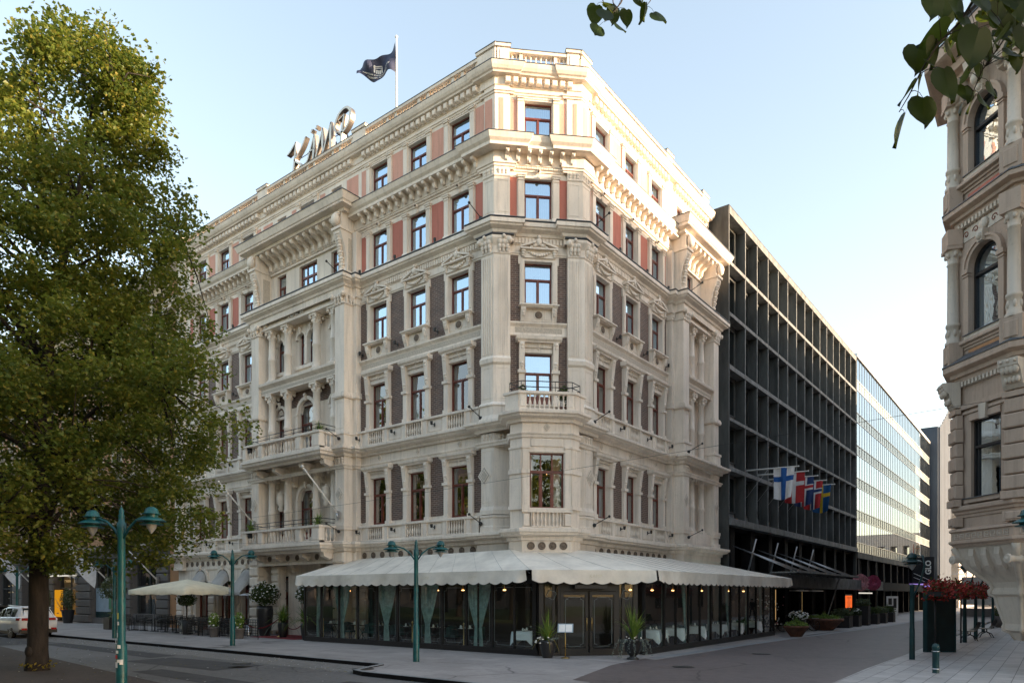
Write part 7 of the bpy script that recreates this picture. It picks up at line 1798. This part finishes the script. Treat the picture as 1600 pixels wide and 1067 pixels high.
for s in (-1,1):                                                # side glass, split by body-coloured pillars
    for j, (u0, u1) in enumerate(((.32,.96),(.05,.93),(.07,.95),(.08,.74))):
        c0, c1_ = cab[j], cab[j+1]
        P = lambda u, v: (c0[0]+(c1_[0]-c0[0])*u, s*((c0[1]+(c1_[1]-c0[1])*u)*(1-v)+(c0[2]+(c1_[2]-c0[2])*u)*v+.012), (c0[3]+(c1_[3]-c0[3])*u)*(1-v)+(c0[4]-.07+(c1_[4]-c0[4])*u)*v)
        mb.add([P(u0,.08),P(u1,.08),P(u1,.92),P(u0 if j else .55,.92)], [(0,1,2,3)])
mb.add([(4.86,-.68,1.12),(4.86,.68,1.12),(4.52,.58,1.5),(4.52,-.58,1.5)], [(0,1,2,3)]); mb.add([(1.42,-.74,1.06),(1.42,.74,1.06),(2.12,.62,1.47),(2.12,-.62,1.47)], [(0,1,2,3)])
mb.obj('car_window', car)
mb = MB().mat('car_black'); mb.box(4.72,4.985,-.82,.82,.26,.46); mb.box(1.2,3.6,-.915,-.87,.22,.34)
for x in (.95,3.75): mb.lathe([(.37,-.005),(.39,.0),(.37,.005)], (0,0,0), 20, lambda a_,b_,c_,x=x: (x+a_,-.9+c_,.34+b_))
mb.obj('bumper_trim', car)
for s in (-1,1):
    l = link('taillight', None, car); m = MB().mat('tail_red'); m.prism([(4.6,s*.915),(4.9,s*.88),(4.985,s*.72),(4.985,s*.45),(4.9,s*.45),(4.6,s*.8)], 'z', .9, 1.03); m.obj('lens', l)
    m = MB().mat('tail_red'); m.box(4.97,5.0,s*.66-.12,s*.66+.12,.42,.52); m.obj('reflector', l)
m = MB().mat('plate'); m.box(4.955,4.975,-.26,.26,.66,.78); m.mat('car_black').box(4.974,4.978,-.2,.2,.69,.75); m.obj('number_plate', car)
def wheel(m):
    m.mat('rubber').lathe([(.2,-.1),(.31,-.1),(.335,-.06),(.335,.06),(.31,.1),(.2,.1)], (0,0,0), 22, lambda x,y,z: (x,z,y)); 
def rim(m):
    m.mat('steel').lathe([(.2,-.08),(.21,-.1),(.19,-.1),(.05,-.07),(.0,-.07)], (0,0,0), 18, lambda x,y,z: (x,z,y), cap=False)
    for k in range(5): a = k*1.2566; m.tube([(0,-.09,0),(.2*math.cos(a),-.1,.2*math.sin(a))], .025, 4)
for x in (.95,3.75):
    for s in (-1,1): wv = link('wheel', None, car, (x,s*.8,.335), 0 if s < 0 else math.pi); inst('whl', wheel, 'tyre', wv, (0,0,0)); inst('rim', rim, 'rim', wv, (0,0,0))
c2 = thing('parked_car','dark car at the picture edge, only its tail showing before the white wagon','car',(-36.4,-8.7,0))
for ch_ in list(car.children):
    cc = ch_.copy(); COL.objects.link(cc); cc.parent = c2
    if ch_.name.startswith('body'): cc.data = ch_.data.copy(); cc.data.materials[0] = MATS['car_black']
    for g in ch_.children: gg = g.copy(); COL.objects.link(gg); gg.parent = cc
tm = thing('parking_meter','pale blue parking meter beside the shop window near the parked car','parking meter',(-46.5,-5.5,.085)); m = MB().mat('poster_blue'); m.cham(-.22,.22,-.18,.18,.3,1.75,.04); m.mat('white_paint').box(-.15,.15,-.19,-.18,1.1,1.5); m.mat('steel').box(-.1,.1,-.1,.1,0,.3); m.obj('casing', tm)

# ================================================================ person far down the pavement
ps = thing('person','person in dark clothes walking away along the far slab pavement','person',(12.9,41.5,.09),R(10))
sk = bpy.data.meshes.new('body'); J = [(0,0,.92),(0,.01,1.15),(0,0,1.4),(0,0,1.5),(0,.02,1.58),(0,.02,1.72),(-.1,0,.88),(-.12,.14,.5),(-.12,.1,.08),(-.12,.24,.03),(.1,0,.88),(.12,-.1,.5),(.12,-.24,.12),(.12,-.12,.03),(-.19,0,1.4),(-.25,-.05,1.12),(-.25,.1,.88),(-.25,.13,.8),(.19,0,1.4),(.25,.06,1.12),(.25,.0,.86),(.25,.03,.78)]
E_ = [(0,1),(1,2),(2,3),(3,4),(4,5),(0,6),(6,7),(7,8),(8,9),(0,10),(10,11),(11,12),(12,13),(2,14),(14,15),(15,16),(16,17),(2,18),(18,19),(19,20),(20,21)]
RD = [.15,.14,.15,.06,.09,.085,.1,.07,.045,.04,.1,.07,.045,.04,.07,.05,.035,.03,.07,.05,.035,.03]
sk.from_pydata(J, E_, []); po = link('body', sk, ps); md = po.modifiers.new('s','SKIN')
for v, r_ in zip(sk.skin_vertices[0].data, RD): v.radius = (r_, r_)
sk.skin_vertices[0].data[0].use_root = True
po.modifiers.new('u','SUBSURF').levels = 1; po.modifiers['u'].render_levels = 1
dg = bpy.context.evaluated_depsgraph_get(); me = bpy.data.meshes.new_from_object(po.evaluated_get(dg)); po.modifiers.clear(); po.data = me
me.materials.clear(); me.materials.append(MATS['dark_fabric']); me.materials.append(MATS['skin'])
for p in me.polygons: p.material_index = 1 if p.center.z > 1.47 or (p.center.z < .84 and p.center.z > .7 and abs(p.center.x) > .2) else 0
m = MB().mat('twig'); m.sphere((0,-.01,1.7), .1, 10, 6, (.95,1.05,.9)); m.obj('hair', ps)
for i,(x,y,lab) in enumerate(((13.0,33.5,'low stone planter with a green bush under the oriel corbel'),)):
    t = thing('stone_planter', lab, 'planter', (x,y,.09)); m = MB().mat('stone_gray'); m.lathe([(.55,0),(.8,.25),(.85,.75),(.75,.75),(.7,.65)], seg=16); m.obj('bowl', t); m = MB(); leafball(m, 900, (0,0,1.0), (.75,.75,.5), .07, 'leaf_dark', 8, .1); m.obj('foliage', t, fix=False)

# ================================================================ overhead wires
for i, (a, b, lab) in enumerate((((-42,-3.0,6.0),(16,-3.6,6.5),'thin overhead tram wire crossing the whole avenue front'),((-40,-8.0,5.9),(3.0,-.3,4.35),'thin overhead wire anchored at the hotel corner above the awning'))):
    m = MB().mat('tram_wire'); a, b = Vector(a), Vector(b); m.tube([a.lerp(b,t/20)-Vector((0,0,.35*math.sin(math.pi*t/20))) for t in range(21)], .006, 4); tag(m.obj('overhead_wire'), lab, 'wire')

# ================================================================ trees
def leaf_cloud(mb, centres, per, size, mat, rs, droop=.35, mats=None):
    V = []; Fc = []; Ms = []
    n0 = 0
    for (c, rad, k) in centres:
        for _ in range(int(per*k)):
            th = rs.uniform(0,6.283); ph = math.acos(rs.uniform(-1,1)); rr_ = rad*rs.random()**.42
            p = Vector((c[0]+rr_*math.sin(ph)*math.cos(th), c[1]+rr_*math.sin(ph)*math.sin(th), c[2]+rr_*.55*math.cos(ph)))
            nrm = Vector((rs.gauss(0,.75), rs.gauss(0,.75), .35+abs(rs.gauss(0,.8)))).normalized()
            d_ = Vector((rs.gauss(0,1), rs.gauss(0,1), -droop+rs.gauss(0,.5))); d_ = (d_-nrm*d_.dot(nrm)).normalized(); sd = nrm.cross(d_); s = size*rs.uniform(.65,1.3)
            a = p; V += [a, a+d_*s*.45+sd*s*.45+nrm*s*.1, a+d_*s*1.05, a+d_*s*.45-sd*s*.45+nrm*s*.1]
            Fc += [(n0,n0+1,n0+2),(n0,n0+2,n0+3)]; n0 += 4
    mb.mat(mat); mb.add(V, Fc, False)
def big_tree(name, lab, base, env, n_cl, per, size, seed, trunk_r=.3, lean=(0,0), zlo=3.2, zhi=19, mat='leaf_linden', group=None, trunk_pts=None, bare=None):
    """env(z) -> (centre x, centre y, radius) of the crown at height z"""
    rs = random.Random(seed); t = thing(name, lab, 'tree', base, 0, group)
    tp = trunk_pts or [(0,0,-.1,1.25),(0,0,.25,1.1),(.02,0,.6,.98),(.06,.02,2,.92),(.1,0,4,.85),(.3,.1,7,.7),(.6,.1,10,.5),(lean[0]*.7,lean[1]*.7,13.5,.3),(lean[0],lean[1],zhi-1.5,.1)]
    m = MB().mat('bark')
    # a slightly irregular trunk
    pts = [(a,b,c) for a,b,c,_ in tp]; m.tube(pts, [trunk_r*r_ for *_, r_ in tp], 16); m.sphere((.05,-.2,.55), trunk_r*.6, 10, 6, (1,.8,1.2)); m.sphere((-.2,-.1,1.3), trunk_r*.35, 8, 5, (1,1,1.6))
    def tr_at(z):
        for (a,b) in zip(tp, tp[1:]):
            if a[2] <= z <= b[2]: u = (z-a[2])/(b[2]-a[2]); return Vector((a[0]+(b[0]-a[0])*u, a[1]+(b[1]-a[1])*u, z)), trunk_r*(a[3]+(b[3]-a[3])*u)
        return Vector(tp[-1][:3]), .03
    cl = []
    tries = 0
    while len(cl) < n_cl and tries < n_cl*20:
        tries += 1
        z = rs.uniform(zlo, zhi); cx_, cy_, r_ = env(z)
        if r_ <= 0 or rs.random() > (r_/6.5)**1.6+.12: continue
        a = rs.uniform(0,6.283); rad = r_*math.sqrt(rs.uniform(.12,1)); bump_ = .92+.38*noise.noise(Vector((math.cos(a)*1.8, math.sin(a)*1.8, z*.55+seed)))*1.6
        if rad/r_ > .55 or rs.random() < .5:
            p = Vector((cx_+rad*bump_*math.cos(a), cy_+rad*bump_*math.sin(a), z))
            if noise.noise(p*.42+Vector((seed,0,0))) < -.27: continue       # openings where the sky shows through
            cl.append((p, rs.uniform(.38,.8), rs.uniform(.6,1.3)))
    # limbs towards the clusters
    limbs = []
    for i in range(34):
        p, _, _ = cl[rs.randrange(len(cl))]; z0 = max(3.6, p.z - rs.uniform(1.5,4.5)*(.4+.6*min(1,(p.xy-tr_at(p.z)[0].xy).length/5))); s, r0 = tr_at(min(z0, zhi-2-rs.uniform(0,4)))
        pm = s.lerp(p,.5)+Vector((rs.gauss(0,.25),rs.gauss(0,.25),.35)); rr0 = min(r0*.5,.12)
        pts = [s, s.lerp(pm,.5)+Vector((0,0,.1)), pm, pm.lerp(p,.5)+Vector((rs.gauss(0,.12),rs.gauss(0,.12),.1)), p]; m.tube(pts, [rr0,rr0*.8,rr0*.55,rr0*.35,.015], 6); limbs.append(pts)
    for (p, rad, k) in cl[::3]:
        b = min((q for L_ in limbs for q in L_[1:]), key=lambda q: (q-p).length); 
        if (b-p).length < 3.5: m.tube([b, b.lerp(p,.5)+Vector((rs.gauss(0,.1),rs.gauss(0,.1),.12)), p], [.03,.02,.008], 4)
    m.obj('trunk', t)
    m = MB(); leaf_cloud(m, cl, per, size, mat, rs); m.obj('crown', t, fix=False)
    return t
def env_main(z):
    pts = [(2.9,(-.6,-.4),3.3),(3.6,(-.5,-.3),4.0),(4.6,(-.3,-.2),4.7),(6,(-.2,0),5.0),(8,(-.1,.1),5.4),(10,(-.1,.1),5.2),(11.5,(.0,0),4.5),(12.8,(.3,.2),4.3),(14,(.3,.2),3.6),(15,(.7,.55),2.9),(16,(1.1,.85),2.5),(17.0,(1.4,1.05),2.0),(17.8,(1.5,1.1),1.3),(18.2,(1.5,1.1),.5)]
    if z <= pts[0][0]: return (*pts[0][1], pts[0][2])
    for a, b in zip(pts, pts[1:]):
        if z <= b[0]: u = (z-a[0])/(b[0]-a[0]); return (a[1][0]+(b[1][0]-a[1][0])*u, a[1][1]+(b[1][1]-a[1][1])*u, a[2]+(b[2]-a[2])*u)
    return (1.6,0,.5)
big_tree('linden_tree','large green linden with golden sunlit top standing at the park edge',(-7.75,-14.55,.03),env_main,1800,100,.115,11,.27,(1.3,1.0),2.9,18.1)
sp = MB(); leafball(sp, 130, (0,0,.1), (.5,.5,.16), .05, 'leaf_gold', 4, .1); tag(sp.obj('ground_shoots', None, (-7.75,-14.55,.05), fix=False), 'low yellow green shoots growing round the foot of the linden trunk', 'plant')
big_tree('linden_tree','second linden, only leafy branch ends showing beside the tall linden top',(-12.0,-19.0,.03),lambda z: (-.6,-.4,4.6 if z < 14 else (2.6 if z < 17 else 3.0)),620,80,.12,23,.26,(-.4,-.3),6.0,20.5)
# park trees behind the viewpoint: they are what the lower windows mirror
for i, (x, y) in enumerate(((-22,-31),(-13,-35),(-5,-31),(3,-36),(11,-32),(19,-35),(26,-30),(34,-35),(43,-30),(-31,-34),(-40,-31),(15,-43),(30,-44),(0,-45),(52,-38),(24,-52),(-15,-45),(-28,-46),(-50,-36),(-62,-32),(-45,-47),(-9,-52),(8,-54),(40,-50),(-76,-36),(-64,-46),(-92,-34))):
    if i == 0: pt = big_tree('park_tree','broad park linden standing on the lawn behind the viewpoint',(x,y,.05),lambda z: (0,0,max(0,5.2-abs(z-9)*.42)),300,34,.26,31,.3,(.3,.3),3.2,17.5,group='park lindens behind the viewpoint')
    else: c = copy_tree(pt); c.location = (x,y,.05); c.rotation_euler = (0,0,i*1.3)
# tree glimpsed far down the side street
for i, x in enumerate((-26,-37,-48,-60,-73,-88)):
    c = copy_tree(pt); c.location = (x,-15.5,.05); c.rotation_euler = (0,0,i*2.1+1); c['group'] = 'avenue lindens beyond the picture edge'; c['label'] = 'avenue linden standing in the park edge row beyond the second linden'
    if i == 0: pass
nt_ = big_tree('near_tree','linden beside the viewpoint whose twigs hang into the view',(20.3,-18.2,.03),lambda z: (0,0,max(0,3.5-abs(z-8)*.3)),260,40,.2,47,.25,(.2,.2),4.2,15.0)
av = thing('avenue_buildings','plain stone row of buildings closing the far side of the park','building',(0,-72,0)); mb = MB(); Fa = frame((0,0),math.pi)
mb.mat('stone_gray'); slab(mb, Fa, -90, 260, 0, 24, [(-88+4*i,-86.6+4*i,1.2+4.4*k,3.8+4.4*k) for i in range(86) for k in range(5)], 0, .5); mb.mat('room_dark').box(-90,260,.6,8,0,24,Fa); mb.obj('wall', av)
mb = MB().mat('roof_dark'); mb.prism([(0,24),(3,26.5),(9,26.5),(9,24)], 'x', -90, 260, Fa); mb.obj('roof', av)
big_tree('street_tree','yellow green tree at the far end of the side street under the oriel',(13.5,75,.05),lambda z: (0,0,max(0,3.6-abs(z-5)*.7)),110,40,.3,37,.2,(.1,.1),2.5,9.5,mat='leaf_gold',trunk_pts=[(0,0,0,1),(0,0,3,.8),(0,0,9,.1)])

# ---- overhanging linden twigs close to the viewpoint
def heart(mb, p, d_, nrm, s, fold=.25):
    d_ = d_.normalized(); nrm = (nrm-d_*nrm.dot(d_)).normalized(); sd = nrm.cross(d_)
    out = [(0,.0),(.18,-.1),(.38,-.06),(.52,.12),(.55,.32),(.47,.56),(.3,.8),(.12,.98),(0,1.12)]
    mid = [(0,.0),(0,.02),(0,.08),(0,.2),(0,.36),(0,.56),(0,.78),(0,.96),(0,1.12)]
    for sg in (-1,1):
        vs = []
        for (x,y),(mx,my) in zip(out, mid): vs += [p+d_*my*s, p+d_*y*s+sd*sg*x*s+nrm*(fold*x*s - .12*y*y*s)]
        mb.add(vs, [(2*i,2*i+1,2*i+3,2*i+2) for i in range(8)], True)
def cpt(px, py, D):   # where a twig joint hangs, read off the view
    k = (px-800)/1097; X = D*k
    return Vector((15.55 - .6124*D + .7906*X, -22.2 + .7906*D + .6124*X, 2.2 + (929-py)/1097*D))
VD = Vector((-.6124,.7906,0)); VR = Vector((.7906,.6124,0)); UP = Vector((0,0,1))
def sprig(name, lab, stems, leaves, mat='leaf_near'):
    t = thing(name, lab, 'branch', stems[0][0][0]); o0 = Vector(stems[0][0][0])
    m = MB().mat('twig')
    for pts, r0 in stems: n = len(pts); m.tube([Vector(p)-o0 for p in pts], [r0*(1-.75*i/(n-1)) for i in range(n)], 6)
    rs = random.Random(len(leaves)); ml = MB().mat(mat)
    for (px, py, D, s, ang, turn) in leaves:
        base = cpt(px, py, D); a = R(ang); dd = VR*math.cos(a) + UP*math.sin(a) + VD*rs.uniform(-.35,.35); nn = VD*math.cos(R(turn)) + (VR*math.sin(a)-UP*math.cos(a))*math.sin(R(turn))
        heart(ml, base-o0, dd, nn, s, .14)
        q = min((Vector(a_).lerp(Vector(b_), u/6) for pts, _ in stems for a_, b_ in zip(pts, pts[1:]) for u in range(7)), key=lambda v: (v-base).length)
        if (q-base).length < .5: m.tube([base-o0, (base-o0).lerp(q-o0,.3)+UP*s*.12, (base-o0).lerp(q-o0,.7)+UP*s*.1, q-o0], [.0011,.0011,.0014,.002], 4)
    m.obj('twigs', t); ml.obj('leaves', t, fix=False); return t
D1 = 2.3
st = [([cpt(1540,-30,D1),cpt(1500,35,D1),cpt(1465,70,D1),cpt(1440,110,D1),cpt(1420,150,D1),cpt(1405,175,D1)],.005),([cpt(1640,-20,2.6),cpt(1590,30,2.6),cpt(1560,75,2.6),cpt(1535,110,2.6),cpt(1518,150,2.6)],.005),([cpt(1700,-60,2.6),cpt(1600,-40,2.5),cpt(1540,-30,D1)],.007),([cpt(1660,60,2.5),cpt(1620,20,2.5),cpt(1640,-20,2.6)],.005)]
lv_ = [(1442,153,2.3,.095,-88,5),(1475,108,2.25,.10,-75,15),(1435,75,2.35,.095,-100,10),(1462,62,2.3,.08,-95,35),(1450,95,2.3,.07,-60,40),(1414,178,2.3,.09,-105,82),(1428,133,2.3,.07,-130,80),(1440,120,2.35,.06,-100,60),
 (1530,45,2.2,.11,-100,8),(1505,22,2.3,.07,-85,20),(1480,48,2.3,.09,-160,65),(1462,-12,2.2,.08,-100,10),(1530,-15,2.3,.10,-95,15),(1560,5,2.4,.09,-80,20),(1590,-10,2.3,.10,-95,12),(1545,60,2.5,.07,-90,30),(1560,48,2.5,.07,-70,20),(1590,15,2.4,.07,-100,15),(1535,72,2.5,.08,-110,15),(1558,25,2.4,.08,-90,25),(1575,40,2.5,.07,-60,30),(1515,115,2.6,.06,-150,60),(1532,100,2.6,.06,-100,30),(1508,135,2.6,.075,-92,10),(1520,155,2.6,.07,-120,70),(1545,128,2.6,.06,-60,30),(1530,148,2.6,.06,-50,35),(1505,160,2.6,.05,-110,75),(1572,75,2.5,.065,-50,30),(1590,85,2.5,.06,-90,15),(1600,45,2.4,.08,-100,20),(1497,-5,2.3,.08,-100,25),(1575,-20,2.3,.09,-90,10),(1550,85,2.55,.06,-30,40)]
rq = random.Random(77)
for k in range(30):
    px, py = rq.uniform(1478,1605), rq.uniform(-25,62)
    lv_.append((px, py, rq.uniform(2.3,2.9), rq.uniform(.045,.085), rq.uniform(-150,-40), rq.choice([8,20,35,60,75])))
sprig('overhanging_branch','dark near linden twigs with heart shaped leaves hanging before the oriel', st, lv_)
D2 = 4.2
st = [([cpt(935,-30,D2),cpt(943,5,D2),cpt(947,14,D2)],.005),([cpt(985,-30,D2),cpt(970,5,D2),cpt(958,20,D2),cpt(955,32,D2)],.006),([cpt(955,-30,D2),cpt(958,5,D2),cpt(966,14,D2)],.005),([cpt(1030,-40,D2),cpt(1016,2,D2),cpt(1010,10,D2)],.004),([cpt(935,-30,D2),cpt(985,-32,D2),cpt(1030,-40,D2),cpt(1080,-60,D2)],.007)]
lv_ = [(932,9,4.2,.10,-100,15),(946,16,4.1,.10,-95,10),(960,13,4.2,.09,-100,30),(965,12,4.3,.07,-90,40),(979,16,4.2,.085,-88,20),(936,41,4.2,.095,-110,15),(962,37,4.2,.07,-35,40),(994,-4,4.2,.07,-60,30),(1004,-8,4.2,.07,-85,65),(1010,10,4.2,.09,-118,70),(1011,14,4.2,.09,-108,82),(1022,20,4.2,.095,-50,25),(1030,-8,4.2,.06,-15,40),(942,6,4.2,.06,-20,70),(948,10,4.2,.06,-60,60)]
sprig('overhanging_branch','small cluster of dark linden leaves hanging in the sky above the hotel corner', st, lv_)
